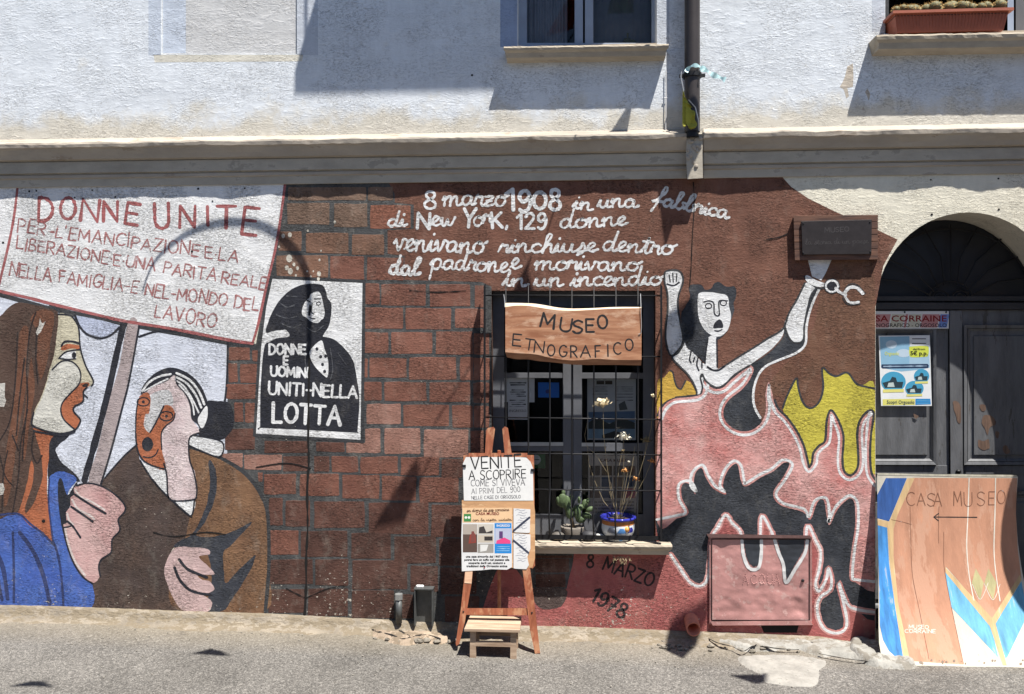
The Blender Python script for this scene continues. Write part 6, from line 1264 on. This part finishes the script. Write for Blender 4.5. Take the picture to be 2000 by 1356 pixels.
# clay drain stub
CLAY = simple('clay', (.50, .17, .11, 1), .75, 0, .001, 60, .2, 20); c = W(1352, 1220, -.04)
m = MB(); n = 24; R0, R1 = .040, .034
rings = []
for (y, r, dz) in ((.02, R0, .02), (-.085, R0, -.012), (-.085, R1, -.012), (.02, R1, .02)):
    rings.append([(c.x + r * math.cos(2 * math.pi * k / n), y, c.z + dz + r * math.sin(2 * math.pi * k / n)) for k in range(n)])
m.add([p for r in rings for p in r], [(i * n + k, i * n + (k + 1) % n, (i + 1) * n + (k + 1) % n, (i + 1) * n + k) for i in range(3) for k in range(n)])
dr = m.build('drain_pipe', CLAY, None, smooth=True, label='short orange clay drain pipe poking out of the wall foot', cat='drain pipe', origin=c)
MB().add([(c.x + R1 * math.cos(2 * math.pi * k / n), .0, c.z + .015 + R1 * math.sin(2 * math.pi * k / n)) for k in range(n)], [tuple(range(n))]).build('dark_bore', simple('crack_dark', (.01, .009, .009, 1), 1), dr)
# vent stub with a hex cap, and a steel channel
c = W(779, 1210, -.035); GM = simple('grey_metal', (.10, .105, .105, 1), .5, .4, .0005, 60, .25, 20)
vp = thing('vent_pipe', 'short grey pipe with a hexagonal steel cap standing at the wall foot', 'pipe', (c.x, -.035, c.z - .01))
MB().tube([(c.x, -.035, c.z - .02), (c.x, -.035, c.z + .12)], .019, 16).build('pipe', GM, vp, smooth=True)
MB().tube([(c.x, -.035, c.z + .118), (c.x, -.035, c.z + .150)], .024, 6).build('cap', simple('steel_cap', (.45, .46, .46, 1), .4, .7), vp)
a = W(810, 1217, -.045); b = W(846, 1150, -.045)
vc = thing('steel_channel', 'grey painted upright steel channel bolted at the wall foot beside the easel', 'metal post', ((a.x + b.x) / 2, -.02, a.z - .02))
x0, x1_, z0, z1 = a.x, b.x, a.z - .01, b.z
MB().box((x0, -.012, z0), (x1_, -.006, z1)).build('back_plate', GM, vc); MB().box((x0, -.06, z0), (x0 + .006, -.012, z1 - .004)).build('flange', GM, vc); MB().box((x1_ - .006, -.06, z0), (x1_, -.012, z1 - .004)).build('flange', GM, vc)
MB().box((x0 - .002, -.062, z1 - .004), (x1_ + .002, -.006, z1 + .003)).build('cap_plate', GM, vc)
m = MB()
for k in range(9): m.ball((x0 + .012 + random.random() * .035, -.03, z1 + .008), .009, .01, .009, 7, 5)
m.build('cement_dab', PAPER, vc)

# ================================================================ EASEL WITH PLACARDS
def ye(v): return -.115 - .16 * (v - 835) / 440
E = lambda u, v, off=0: W(u, v, ye(v) - off)
EW = wood('easel_wood', (.22, .065, .03, 1), (.36, .12, .06, 1), 5, .55, axis=2, worn=(.44, .22, .12, 1)); EWL = wood('pale_end_wood', (.55, .32, .2, 1), (.68, .45, .3, 1), 5)
ez = thing('easel', 'reddish wooden easel standing against the barred window with its placards', 'easel', W(970, 1275, -.27))
slab('leg', [(953, 836), (964, 834), (967, 838), (960, 890), (947, 890), (950, 840)], EW, ez, .004, -.02, mp=E)
slab('leg', [(981, 838), (986, 833), (992, 836), (1000, 890), (986, 890)], EW, ez, .004, -.02, mp=E)
slab('leg', [(909, 1108), (924, 1110), (921, 1140), (908, 1215), (897, 1258), (891, 1262), (890, 1256), (900, 1190)], EW, ez, .004, -.02, mp=E)
slab('leg', [(1020, 1108), (1035, 1108), (1044, 1180), (1055, 1276), (1045, 1277), (1035, 1230)], EW, ez, .004, -.02, mp=E)
slab('leg_bandage', [(909, 1112), (923, 1113), (921, 1140), (907, 1139)], EWL, ez, .006, .004, mp=E)
slab('crossbar', [(911, 1188), (1041, 1188), (1040, 1202), (909, 1201)], EW, ez, -.002, -.02, mp=E)
slab('top_rail', [(915, 885), (1030, 885), (1030, 893), (915, 893)], EW, ez, .004, -.018, mp=E)
slab('backing_board', [(905, 889), (1043, 889), (1045, 1105), (1040, 1111), (905, 1109)], EW, ez, -.001, -.018, mp=E)
# prop leg behind
MB().tube([E(975, 880, -.02), W(975, 1130, -.10), W(975, 1240, -.03)], .011, 6).build('leg', EW, ez)
for u, v in ((905, 1195), (1039, 1197)):
    c = E(u, v, .006); MB().ball((c.x, c.y, c.z), .005, .003, .005, 8, 5).build('bolt', IRON, ez)
CARD = simple('white_card', (.62, .62, .61, 1), .6, 0, .0012, 18, .05, 10)
c1 = slab('handwritten_card', [(910, 893), (1012, 893), (1028, 894), (1036, 902), (1041, 914), (1042, 978), (906, 978), (904, 906)], CARD, None, .006, .0045, mp=E, label='white hand lettered card reading VENITE A SCOPRIRE on the upper half of the easel', cat='card', origin=E(973, 978))
for t, a, b, h, wd in (('VENITE', (920, 917), (1018, 912), 24, 3), ('A SCOPRIRE', (916, 937), (1027, 934), 17, 2.2), ('COME SI VIVEVA', (920, 950), (1025, 948), 12, 1.5), ('AI PRIMI DEL 900', (921, 965), (1016, 961), 10.5, 1.2), ('NELLE CASE DI ORGOSOLO', (921, 975.5), (1017, 973), 6, 1.1)):
    write('lettering', t, a, b, h, wd * .85, INK if h > 15 else simple('pencil_grey', (.10, .10, .11, 1), .7), 41, c1, mp=E, rough=.25)
for u, v in ((906, 910), (1040, 918)): slab('clip', rect(u - 3, v - 2, u + 4, v + 3), IRON, ez, .012, .0, mp=E)
CARDB = simple('cardboard', (.46, .26, .13, 1), .75, 0, .001, 25, .2, 12, stretch=(.4, 1, 1.5), worn=(.56, .36, .2, 1), wornscale=10, wornthr=.55)
c2 = slab('cardboard_sheet', [(902, 977), (1042, 977), (1045, 1000), (1045, 1090), (1040, 1109), (904, 1110), (903, 1060)], CARDB, None, .0045, .001, mp=E, label='brown cardboard sheet behind the printed museum placards on the easel', cat='cardboard', origin=E(973, 1110))
pl1 = slab('printed_placard', [(903, 992), (1000, 992), (1000, 1108), (990, 1113), (960, 1112), (940, 1114), (902, 1116), (901, 1050)], simple('placard_paper', (.60, .60, .60, 1), .6, 0, .001, 20, .05), None, .008, .006, mp=E, label='printed museum placard with photos and bold text, lower left of the easel', cat='placard', origin=E(950, 1115))
def ep(nm, pts, c, l, par, sm=False): return poly(nm, pts, flat(*c), 54 + l, par, smooth=sm, mp=E, ja=0)
ep('print_head', rect(903, 992, 1000, 1021), (226, 190, 150), 1, pl1)
printed('lettering', 'CASA MUSEO', 929, 1006, 5.5, flat(120, 30, 26), 60, pl1, mp=E, bold=.02, width=46)
write('lettering', 'sa domo de sos corraine', (912, 1000), (994, 998), 3.2, .8, flat(90, 50, 30), 60, pl1, mp=E, font=CUR); write('lettering', 'con la visita guidata', (923, 1018), (999, 1017), 2.6, .7, flat(90, 60, 40), 60, pl1, mp=E, font=CUR)
ep('print_emblem', rect(906, 1004, 920, 1019), (60, 130, 70), 3, pl1); 
for u in (910, 916): poly('print_owl_eye', circ(u, 1011, 2.6, 2.6)[:-1], flat(225, 230, 220), 60, pl1, mp=E, ja=0)
ep('print_photo', rect(904, 1024, 932, 1079), (88, 70, 62), 2, pl1); ep('print_photo_wall', rect(904, 1024, 932, 1044), (170, 160, 150), 3, pl1)
ep('print_photo_red', [(918, 1044), (928, 1042), (930, 1060), (915, 1062)], (140, 60, 50), 4, pl1); ep('print_photo_figure', [(921, 1038), (926, 1038), (928, 1058), (919, 1060)], (120, 66, 60), 5, pl1)
ep('print_photo', rect(933, 1024, 964, 1044), (196, 190, 180), 2, pl1); ep('print_photo_dark', [(936, 1030), (945, 1028), (950, 1040), (962, 1036), (962, 1042), (935, 1042)], (60, 56, 56), 4, pl1)
ep('print_photo', rect(933, 1045, 964, 1060), (190, 180, 165), 2, pl1); ep('print_photo_dark', rect(946, 1048, 962, 1056), (50, 46, 46), 4, pl1)
ep('print_photo', rect(933, 1062, 964, 1080), (150, 146, 140), 2, pl1); ep('print_photo_light', [(938, 1064), (954, 1064), (950, 1076), (938, 1078)], (215, 215, 212), 4, pl1)
ep('print_panel', rect(966, 1022, 999, 1081), (30, 130, 205), 2, pl1); ep('print_panel_photo', rect(967, 1032, 998, 1062), (180, 185, 205), 4, pl1); ep('print_panel_pink', [(970, 1056), (985, 1050), (997, 1056), (997, 1062), (969, 1062)], (220, 70, 130), 5, pl1); ep('print_panel_dark', [(975, 1038), (982, 1038), (982, 1052), (975, 1052)], (90, 60, 110), 5, pl1)
printed('lettering', 'INGRESSO', 970, 1029, 4.5, flat(235, 235, 235), 60, pl1, mp=E, bold=.02, width=26)
for v in (1068, 1072, 1076): strokes('print_line', [([(970, v), (995, v)], 1)], flat(150, 200, 230), 60, pl1, mp=E, rough=.9)
for i, t in enumerate(('una casa signorile del 1907 dove', 'potrai fare un tuffo nel passato alla', 'scoperta degli usi, costumi e', 'tradizioni della Orgosolo antica')):
    wd = (82, 88, 72, 80)[i]; printed('lettering', t, 951, 1089 + i * 6.2, 4.0, flat(24, 24, 26), 60, pl1, mp=E, bold=.03, width=wd, align='CENTER')
c = E(946, 1109, .01); MB().ball((c.x, c.y, c.z), .004, .003, .004, 8, 5).build('pushpin', simple('pin_red', (.25, .03, .04, 1), .4), pl1)
for (r, lb) in (((1003, 993, 1036, 1041), 'upper torn white note with a dark diagonal bar beside the printed placard'), ((1003, 1042, 1036, 1112), 'lower torn white note with a dark diagonal bar beside the printed placard')):
    lo = r[1] > 1000
    pts = [(r[0], r[1]), (r[2], r[1] + 2), (r[2] - (1 if not lo else 0), r[3] - (1 if not lo else 40)), (r[2] - (1 if not lo else 6), r[3] - (1 if not lo else 24)), (r[2] - 3, r[3] - (0 if not lo else 8)), (r[2] - 8, r[3]), (r[0] + 4, r[3] - 1), (r[0], r[3] - 2)]
    nt_ = slab('torn_note', pts, simple('placard_paper', (.60, .60, .60, 1), .6, 0, .001, 20, .05), None, .0075, .006, mp=E, label=lb, cat='note', origin=E(1020, r[3]))
    strokes('dark_bar', [([(1003, 1037), (1034, 1011)] if not lo else [(1003, 1056), (1032, 1080)], 4)], flat(52, 58, 78), 53, nt_, mp=E)
    strokes('scribble', [([(1006 + (k * 7) % 11, r[1] + 4 + k * 5), (1012 + (k * 5) % 9, r[1] + 2.5 + k * 5), (1018 + (k * 3) % 9, r[1] + 5 + k * 5), (1026 + (k * 3) % 6, r[1] + 3 + k * 5)], .7) for k in range(8 if not lo else 11)], flat(130, 134, 150), 52, nt_, mp=E)

# footstool
PALE = wood('weathered_wood', (.27, .18, .12, 1), (.47, .35, .25, 1), 5, .8)
def gp(u, v):
    c = co.location; d = W(u, v, 0) - c; t = -c.z / d.z; return c + d * t
f0 = gp(924, 1283); f1 = gp(1003, 1284); st = thing('footstool', 'low weathered wooden footstool between the easel legs', 'footstool', ((f0.x + f1.x) / 2, f0.y + .07, 0))
H_ = .165; yf = f0.y; yb = yf + .15
sx0, sx1 = f0.x - .045, f1.x + .038
for x in (f0.x, f1.x):
    for y in (yf, yb): MB().add([(x - .017, y - .012, -.01), (x + .017, y - .012, -.01), (x + .017, y + .018, -.01), (x - .017, y + .018, -.01), (x - .015, y - .008, H_ - .018), (x + .015, y - .008, H_ - .018), (x + .015, y + .016, H_ - .018), (x - .015, y + .016, H_ - .018)], [(0, 3, 2, 1), (4, 5, 6, 7), (0, 1, 5, 4), (1, 2, 6, 5), (2, 3, 7, 6), (3, 0, 4, 7)]).build('leg', PALE, st)
MB().box((f0.x + .012, yf - .010, .062), (f1.x - .012, yf + .006, .088)).build('rung', PALE, st); MB().box((f0.x + .012, yb, .062), (f1.x - .012, yb + .012, .085)).build('rung', PALE, st)
for x in (f0.x, f1.x): MB().box((x - .008, yf + .016, .07), (x + .008, yb - .012, .09)).build('rung', PALE, st)
m = MB(); P = [(sx0, yf - .03), (sx1, yf - .028), (sx1 - .004, yb + .03), (sx0 + .006, yb + .028)]
m.add([(p[0], p[1], H_ - .017) for p in P] + [(p[0], p[1], H_ - .003) for p in P] + [(p[0] * .985 + (sx0 + sx1) / 2 * .015, p[1] * .97 + (yf + yb) / 2 * .03, H_) for p in P], [(0, 3, 2, 1)] + [(i, (i + 1) % 4, (i + 1) % 4 + 4, i + 4) for i in range(4)] + [(i + 4, (i + 1) % 4 + 4, (i + 1) % 4 + 8, i + 8) for i in range(4)] + [(8, 9, 10, 11)])
m.build('seat', PALE, st)

# ================================================================ LEANING PAINTED BOARD
def yb_(v):
    T = [(860, -.012), (927, -.02), (1000, -.038), (1100, -.088), (1180, -.152), (1240, -.222), (1303, -.318), (1360, -.43)]
    v = min(max(v, 861), 1359)
    for i in range(len(T) - 1):
        (a, b), (c, d) = T[i], T[i + 1]
        if a <= v <= c:
            m0 = (d - T[max(i - 1, 0)][1]) / (c - T[max(i - 1, 0)][0]) if i else (d - b) / (c - a); j = min(i + 2, len(T) - 1); m1 = (T[j][1] - b) / (T[j][0] - a); h = c - a; t = (v - a) / h
            return (2 * t ** 3 - 3 * t * t + 1) * b + (t ** 3 - 2 * t * t + t) * h * m0 + (-2 * t ** 3 + 3 * t * t) * d + (t ** 3 - t * t) * h * m1
BQ = lambda u, v, off=0: W(u, v, yb_(v) - off - .002)
LE = [(1713, 928), (1714, 1000), (1716, 1100), (1716, 1180), (1716, 1225), (1717, 1256), (1722, 1285), (1724, 1306)]
RE = [(1988, 931), (1984, 1000), (1988, 1060), (1997, 1120), (2010, 1180), (2026, 1240), (2045, 1309)]
def clipband(P, va, vb):
    def clip(Q, inside_, cut):
        out = []
        for i in range(len(Q)):
            a, b = Q[i - 1], Q[i]
            if inside_(b):
                if not inside_(a): out.append(cut(a, b))
                out.append(b)
            elif inside_(a): out.append(cut(a, b))
        return out
    cut = lambda V: (lambda a, b: (a[0] + (b[0] - a[0]) * (V - a[1]) / (b[1] - a[1]), V))
    Q = clip(P, lambda p: p[1] >= va, cut(va)); 
    return clip(Q, lambda p: p[1] <= vb, cut(vb)) if Q else []
def curved(name, pts, mat, parent, off, thick=0, smooth=False):
    P = [tuple(p) for p in (catmull(pts, 3, True) if smooth else [Vector(p) for p in pts])]
    m = MB(); v = 910
    while v < 1320:
        Q = clipband(P, v, v + 5)
        if len(Q) >= 3:
            fl, tr = tess([[Vector(q) for q in Q]]); m.add([BQ(p.x, p.y, off) for p in fl], tr)
        v += 5
    return m
brd = thing('leaning_board', 'tall curved board painted CASA MUSEO with an arrow, leaning on the arched door', 'signboard', BQ(1880, 1300))
CB_ = simple('board_cream', (.50, .47, .40, 1), .8, 0, .0012, 50, .14, 8, stretch=(2, 1, .5), worn=(.36, .30, .22, 1), wornscale=22, wornthr=.64)
outl = LE + RE[::-1]
m = curved('', outl, None, None, 0)
m2 = curved('', outl, None, None, -.008)
e = MB(); n = len(outl)
for i in range(n):
    a, b = outl[i], outl[(i + 1) % n]; e.add([BQ(*a, 0), BQ(*b, 0), BQ(*b, -.008), BQ(*a, -.008)], [(0, 1, 2, 3)])
m.build('front_face', CB_, brd, smooth=True); m2.build('back_face', PALE, brd, smooth=True); e.build('edge', CB_, brd)
chip = MB(); random.seed(31)
for k in range(26):   # chipped paint along the foot and sides
    u = random.uniform(1735, 2000); v = random.uniform(1288, 1297); r = random.uniform(1, 3.6)
    P_ = [(u + r * random.uniform(.6, 1.2) * math.cos(a * .9), v + r * random.uniform(.5, 1.3) * math.sin(a * .9)) for a in range(7)]; fl, tr = tess([[Vector(q) for q in P_]]); chip.add([BQ(q.x, q.y, .0016) for q in fl], tr)
chip.build('chipped_paint', simple('chipped_wood', (.22, .17, .13, 1), .9), brd)['kind'] = 'stuff'
def Z(*p): return [(1690 + x / 3.229, 900 + y / 3.229) for x, y in p]
def bmat(name, c, var=.12): return simple(name, tuple(x * .85 for x in c) + (1,), .75, 0, .0008, 60, var + .12, 9, stretch=(3, 1, .35), worn=tuple(min(1, x * .5 + .24) for x in c) + (1,), wornscale=9, wornthr=.62)
SAL = simple('board_salmon', (.43, .215, .135, 1), .75, 0, .0008, 60, .24, 4.2, stretch=(2.4, 1, .6), worn=(.47, .26, .175, 1), wornscale=2.4, wornthr=.52)
for nm, pts, mt, l in (('salmon_field', Z((300, 108), (958, 110), (950, 330), (962, 560), (985, 740), (800, 1000), (510, 670), (505, 710), (560, 1000), (620, 1285), (265, 1262), (190, 900), (150, 420), (200, 300)), SAL, 1),
                       ('tan_stripe', Z((265, 110), (312, 110), (205, 340), (178, 430), (178, 600), (208, 900), (285, 1275), (240, 1262), (185, 900), (150, 600), (140, 424), (78, 405), (76, 368), (150, 385)), bmat('board_tan', (.60, .42, .22)), 2),
                       ('blue_stripe', Z((130, 110), (262, 110), (150, 382), (76, 362), (76, 215)), bmat('board_blue', (.03, .10, .33), .2), 2.5),
                       ('blue_stripe', Z((79, 408), (138, 422), (150, 650), (185, 900), (242, 1262), (205, 1248), (150, 1200), (112, 1130), (92, 1040), (86, 700)), bmat('board_blue2', (.05, .24, .58), .3), 2.5),
                       ('blue_chevron', Z((505, 706), (790, 1022), (838, 1240), (540, 920)), bmat('board_blue3', (.14, .40, .62), .25), 2.5),
                       ('blue_chevron', Z((818, 1032), (985, 760), (1010, 900), (1030, 960), (895, 1240), (884, 1244)), bmat('board_blue3', (.14, .40, .62), .25), 2.5),
                       ('tan_chevron', Z((505, 672), (800, 992), (975, 720), (985, 752), (822, 1028), (892, 1290), (868, 1290), (786, 1045), (508, 708)), bmat('board_tan', (.60, .42, .22)), 3.2),
                       ('yellow_diamond', Z((697, 680), (747, 770), (725, 880), (672, 770)), bmat('board_olive', (.46, .42, .22)), 3), ('yellow_diamond', Z((777, 680), (828, 770), (807, 880), (752, 770)), bmat('board_olive', (.46, .42, .22)), 3)):
    curved('', pts, None, None, l * 2e-4 + 2e-4).build(nm, mt, brd, smooth=True)
def bst(nm, pts, wd, mat, l):
    M = catmull(pts, 8); mb = MB(); ribbon(mb, M, wd, BQ, l * 2e-4 + 2e-4, .2); mb.build(nm, mat, brd)
WL = bmat('board_white', (.7, .66, .58))
bst('white_line', Z((655, 108), (648, 330), (640, 540), (655, 720), (685, 880)), 2, WL, 4); bst('white_line', Z((822, 108), (818, 330), (812, 560), (825, 720), (850, 885)), 2, WL, 4); bst('white_line', Z((675, 780), (725, 875), (775, 770)), 1, WL, 5); bst('white_line', Z((750, 775), (805, 878), (850, 780)), 1, WL, 5)
BRL = bmat('board_brown', (.22, .10, .06))
bst('groove', Z((283, 290), (287, 480), (298, 720), (345, 960), (402, 1250)), 1, BRL, 4); bst('groove', Z((465, 290), (462, 400), (462, 520)), .9, BRL, 4); bst('groove', Z((495, 450), (495, 580), (500, 690), (545, 930), (620, 1280)), .9, BRL, 4); bst('groove', Z((165, 372), (230, 385), (290, 402)), .9, BRL, 4)
bst('top_edge_wear', Z((80, 84), (500, 92), (950, 96)), 4, bmat('board_edge', (.5, .47, .38)), 5)
for ch, x, y0, y1 in zip('CASAMUSEO', (262, 328, 392, 432, 558, 625, 706, 778, 832), (280, 282, 284, 286, 284, 284, 282, 276, 272), (200, 202, 205, 206, 196, 196, 196, 192, 188)):
    wd = 50 if ch not in 'E' else 36; (a,), (b,) = Z((x, y0)), Z((x + wd, y0)); write('lettering', ch, a, b, (y0 - y1) / 3.229, 1.5, BRL, 8, brd, mp=BQ)
a, b = Z((432, 355), (704, 357)); strokes('arrow', [([a, b], 1.8), (Z((432, 355), (462, 333)), 1.8), (Z((432, 355), (462, 379)), 1.8)], INK, 8, brd, mp=BQ)
for t, p, q in (('MUSEO', (275, 1058), (398, 1060)), ('CORRAINE', (250, 1086), (442, 1088))):
    a, b = Z(p, q); write('lettering', t, a, b, 7, 1.3, WL, 8, brd, mp=BQ)

# ================================================================ ABOVE THE FRAME: what throws the shadows on the front
def up(u, v, t, gnd=False):   # the point t metres towards the sun from where its shadow falls
    if gnd:
        c = co.location; d = W(u, v, 0) - c; s_ = -c.z / d.z; p = c + d * s_
    else: p = W(u, v, 0)
    return p + SUN * t
# balcony
bp = .78; k = bp / -SUN.y
zf = W(760, 183).z + SUN.z * k; xl = W(575, 183).x + SUN.x * k; xr = W(1150, 183).x + SUN.x * k
bal = thing('balcony', 'plain concrete balcony above the frame whose shade falls across the upper wall', 'balcony', ((xl + xr) / 2, 0, zf))
CONC = simple('balcony_concrete', (.5, .49, .46, 1), .85)
MB().box((xl, -bp, zf), (xr, 0.0, zf + .14)).build('slab', CONC, bal)
for i in range(18): x = xl + .03 + (xr - xl - .06) * i / 17; MB().tube([(x, -bp + .04, zf + .14), (x, -bp + .04, zf + 1.05)], .008, 6).build('baluster', IRON, bal)
for i in range(1, 8):
    for x in (xl + .03, xr - .03): y = -bp + .04 + (bp - .05) * i / 8; MB().tube([(x, y, zf + .14), (x, y, zf + 1.05)], .008, 6).build('baluster', IRON, bal)
MB().box((xl, -bp + .02, zf + 1.05), (xr, -bp + .06, zf + 1.08)).build('handrail', IRON, bal)
# bent lamp arm / cable whose shadow makes the arch
ARC = [(278, 572), (285, 548), (300, 515), (325, 487), (355, 464), (390, 447), (425, 438), (460, 435), (500, 439), (535, 455), (562, 478), (585, 505), (598, 535), (603, 570), (604, 620), (603, 700)]
pts = [up(p.x, p.y, 1.31 + (p.y - 435) * .0033) for p in catmull(ARC, 4)]; n = len(pts)
r_ = [.0055 + .0035 * min(1, i / (n * .4)) + (.003 * max(0, (i / n - .5) / .5)) for i in range(n)]
MB().tube(pts, r_, 8).build('bent_cable', IRON, None, smooth=True, label='black bent cable arching above the frame, throwing the arched shadow on the banner', cat='cable', origin=pts[0])
random.seed(3)
FC = [simple('flag_red', (.5, .06, .05, 1), .8), simple('flag_white', (.7, .7, .68, 1), .8), simple('flag_green', (.06, .3, .1, 1), .8)]
flags = [([(1236, 193), (1224, 262), (1216, 290), (1180, 290), (1192, 262)], 1.2, 0), ([(1280, 340), (1345, 340), (1338, 385), (1318, 430), (1298, 487), (1290, 420)], 1.7, 0), ([(1040, 497), (1030, 530), (1041, 575), (1046, 640), (985, 640), (1003, 568)], 2.4, 0),
         ([(857, 860), (838, 905), (800, 990), (790, 1022), (760, 1030), (727, 1036), (765, 970), (795, 925), (814, 897), (820, 935)], 3.7, 0), ([(1350, 585), (1358, 640), (1352, 668), (1335, 672), (1318, 700), (1286, 752), (1282, 700), (1302, 618)], 2.7, 0), ([(1350, 998), (1330, 1030), (1300, 1078), (1284, 1062), (1284, 1020), (1320, 1012)], 3.8, 0),
         ([(372, 1283), (410, 1273), (432, 1277), (448, 1288), (420, 1286)], 4.3, 1), ([(14, 1351), (60, 1340), (85, 1340), (106, 1352), (70, 1350)], 4.4, 1), ([(1300, 1243), (1352, 1240), (1366, 1243), (1360, 1262), (1345, 1275), (1335, 1286), (1300, 1270)], 4.2, 1), ([(1423, 1317), (1498, 1317), (1496, 1332), (1480, 1336), (1460, 1330)], 4.4, 1)]
tops = []
for i, (P, t, g) in enumerate(flags):
    vs = [up(p[0], p[1], t, g) for p in P]; c = sum(vs, Vector()) / len(vs); n = len(vs)
    f3 = [v + Vector((0, .004, 0)) if not g else v + Vector((0, 0, .004)) for v in vs]
    fl, tr = tess([[Vector(p) for p in P]])
    mk('bunting_flag', vs + f3, list(tr) + [(c2 + n, b + n, a + n) for a, b, c2 in tr] + [(j, (j + 1) % n, (j + 1) % n + n, j + n) for j in range(n)], FC[i % 3], None, origin=c,
       label='triangular cloth flag of the bunting strung over the street above the frame', cat='bunting flag', group='bunting flags strung over the street')
    tops.append(vs[0])
for (a, b, t) in (((1096, 368), (1066, 462), 2.0), ((920, 714), (846, 832), 2.8)):
    p, q = up(*a, t), up(*b, t); MB().tube([p, (p + q) / 2, q], .004, 5).build('bunting_string', IRON, None, label='thin string of the bunting above the frame', cat='string', origin=p, group='bunting strings above the frame')

# house across the street: never in frame, added to block low sky and darken the shade
op = thing('opposite_house', 'plain plastered house across the street, unseen, added to block low sky', 'building', (0, -9.5, 0))
OPM = simple('opposite_plaster', (.2, .19, .18, 1), .9)
MB().box((-11, -15, -.1), (11, -9.5, 4.6)).build('wall', OPM, op); MB().box((-11.3, -15.3, 4.6), (11.3, -9.2, 4.8)).build('roof', simple('roof_tile', (.3, .13, .08, 1), .8), op)
for x in (-7, -3, 1, 5, 9):
    for z in (1.0,): MB().box((x - .5, -9.5, z), (x + .5, -9.46, z + 1.4)).build('window', simple('dark_shutter', (.03, .05, .04, 1), .6), op)

# unseen panel added right of the frame, its edge shaped to shade the leaning board
edge_ = []
for (u, v) in ((1978, 931), (1964, 974), (1955, 1024), (1953, 1070), (1959, 1117), (1975, 1163), (2000, 1200), (2035, 1240)):
    p = W(u, v, yb_(v)); edge_.append(p + Vector((1, -1, 3.4)) * (p.y + .60))
pan = [(p.x, p.z) for p in edge_] + [(edge_[-1].x + .06, .9), (edge_[-1].x + .06, 0), (4.3, 0), (4.3, 3.4), (3.75, 3.4)]
flp, trp = tess([[Vector((x, -z)) for x, z in pan]]); np2 = len(pan)
mk('shade_panel', [(x, -.60, z) for x, z in pan] + [(x, -.585, z) for x, z in pan], list(trp) + [(c_ + np2, b_ + np2, a_ + np2) for a_, b_, c_ in trp] + [(i, (i + 1) % np2, (i + 1) % np2 + np2, i + np2) for i in range(np2)], PALE, None,
   label='made-up unseen panel right of the frame, curved to shade the leaning board', cat='panel', origin=(3.8, -.59, 0))
# nail holes and pock marks
for (u, v, r) in ((1820, 419, 2.4), (1951, 409, 2.2), (1818, 351, 1.6), (1950, 349, 2), (57, 374, 2.4), (71, 373, 2.2), (146, 386, 2), (180, 372, 1.8), (225, 385, 2.2), (387, 369, 2.6), (478, 368, 2), (415, 393, 2), (375, 491, 2.6), (6, 474, 2.6), (1778, 104, 3.4), (1878, 95, 2), (1990, 94, 2.6), (1408, 1010, 1.6), (1342, 669, 2.2), (922, 147, 2.4), (85, 1018, 4)):
    c = W(u, v, -.0016); MB().ball((c.x, c.y, c.z), r * .003, .0012, r * .0026, 8, 4).build('nail_hole', simple('crack_dark', (.01, .009, .009, 1), 1), house)

for pts, wd in (([(1378, 1250), (1400, 1262), (1430, 1270), (1452, 1279), (1475, 1268), (1520, 1274), (1560, 1276)], 1.6), ([(1476, 1252), (1478, 1264), (1474, 1270)], 2), ([(1576, 1254), (1590, 1266), (1600, 1272)], 2), ([(722, 1228), (730, 1240), (760, 1248), (790, 1256), (830, 1248), (860, 1256)], 2.4), ([(1600, 1284), (1650, 1294), (1700, 1300)], 1.4), ([(780, 1240), (800, 1252)], 3)):
    mb = MB(); ribbon(mb, catmull(pts, 5), wd, lambda u, v, off=0: (lambda q: Vector((q.x, q.y, gz(q.x) + .0195)))(gp(u, v)), 0, .8); mb.build('pavement_crack', simple('crack_dark', (.01, .009, .009, 1), 1), None, kind='structure')
# more of the poster figure
GRY = paint(92, 94, 100, .4)
strokes('poster_detail', [([(600, 668), (596, 700), (600, 730)], 1.5), ([(645, 680), (650, 720), (645, 742)], 1.5), ([(660, 690), (676, 712)], 1.4), ([(545, 590), (560, 600), (575, 596)], 1.6), ([(540, 615), (560, 622), (580, 618)], 1.6), ([(550, 632), (570, 640), (588, 634)], 1.6), ([(560, 578), (580, 580)], 1.5), ([(600, 640), (615, 648), (632, 636)], 1.5)], GRY, 12.6, poster, rough=.7)
poly('poster_beard', [(592, 617), (606, 627), (618, 633), (630, 624), (634, 634), (622, 646), (604, 644), (590, 630)], BK, 12.2, poster, ja=1)

# grit and tiny stones lying on the street, thicker by the wall
random.seed(77); gr = MB(); STN = simple('grit', (.24, .22, .19, 1), .95, 0, 0, 40, .4, 40)
for k in range(420):
    x = random.uniform(-3.4, 3.4); y = -.1 - abs(random.gauss(0, .35)); 
    if y < -1.2: continue
    r = random.uniform(.0018, .0055); m = MB().ball((0, 0, 0), r * random.uniform(.8, 1.6), r, r * .6, 5, 3); a = random.random() * 6; gr.add([Vector((v.x * math.cos(a) - v.y * math.sin(a) + x, v.x * math.sin(a) + v.y * math.cos(a) + y, v.z + gz(x) + .004)) for v in m.v], m.f)
gr.build('street_grit', STN, kind='stuff')
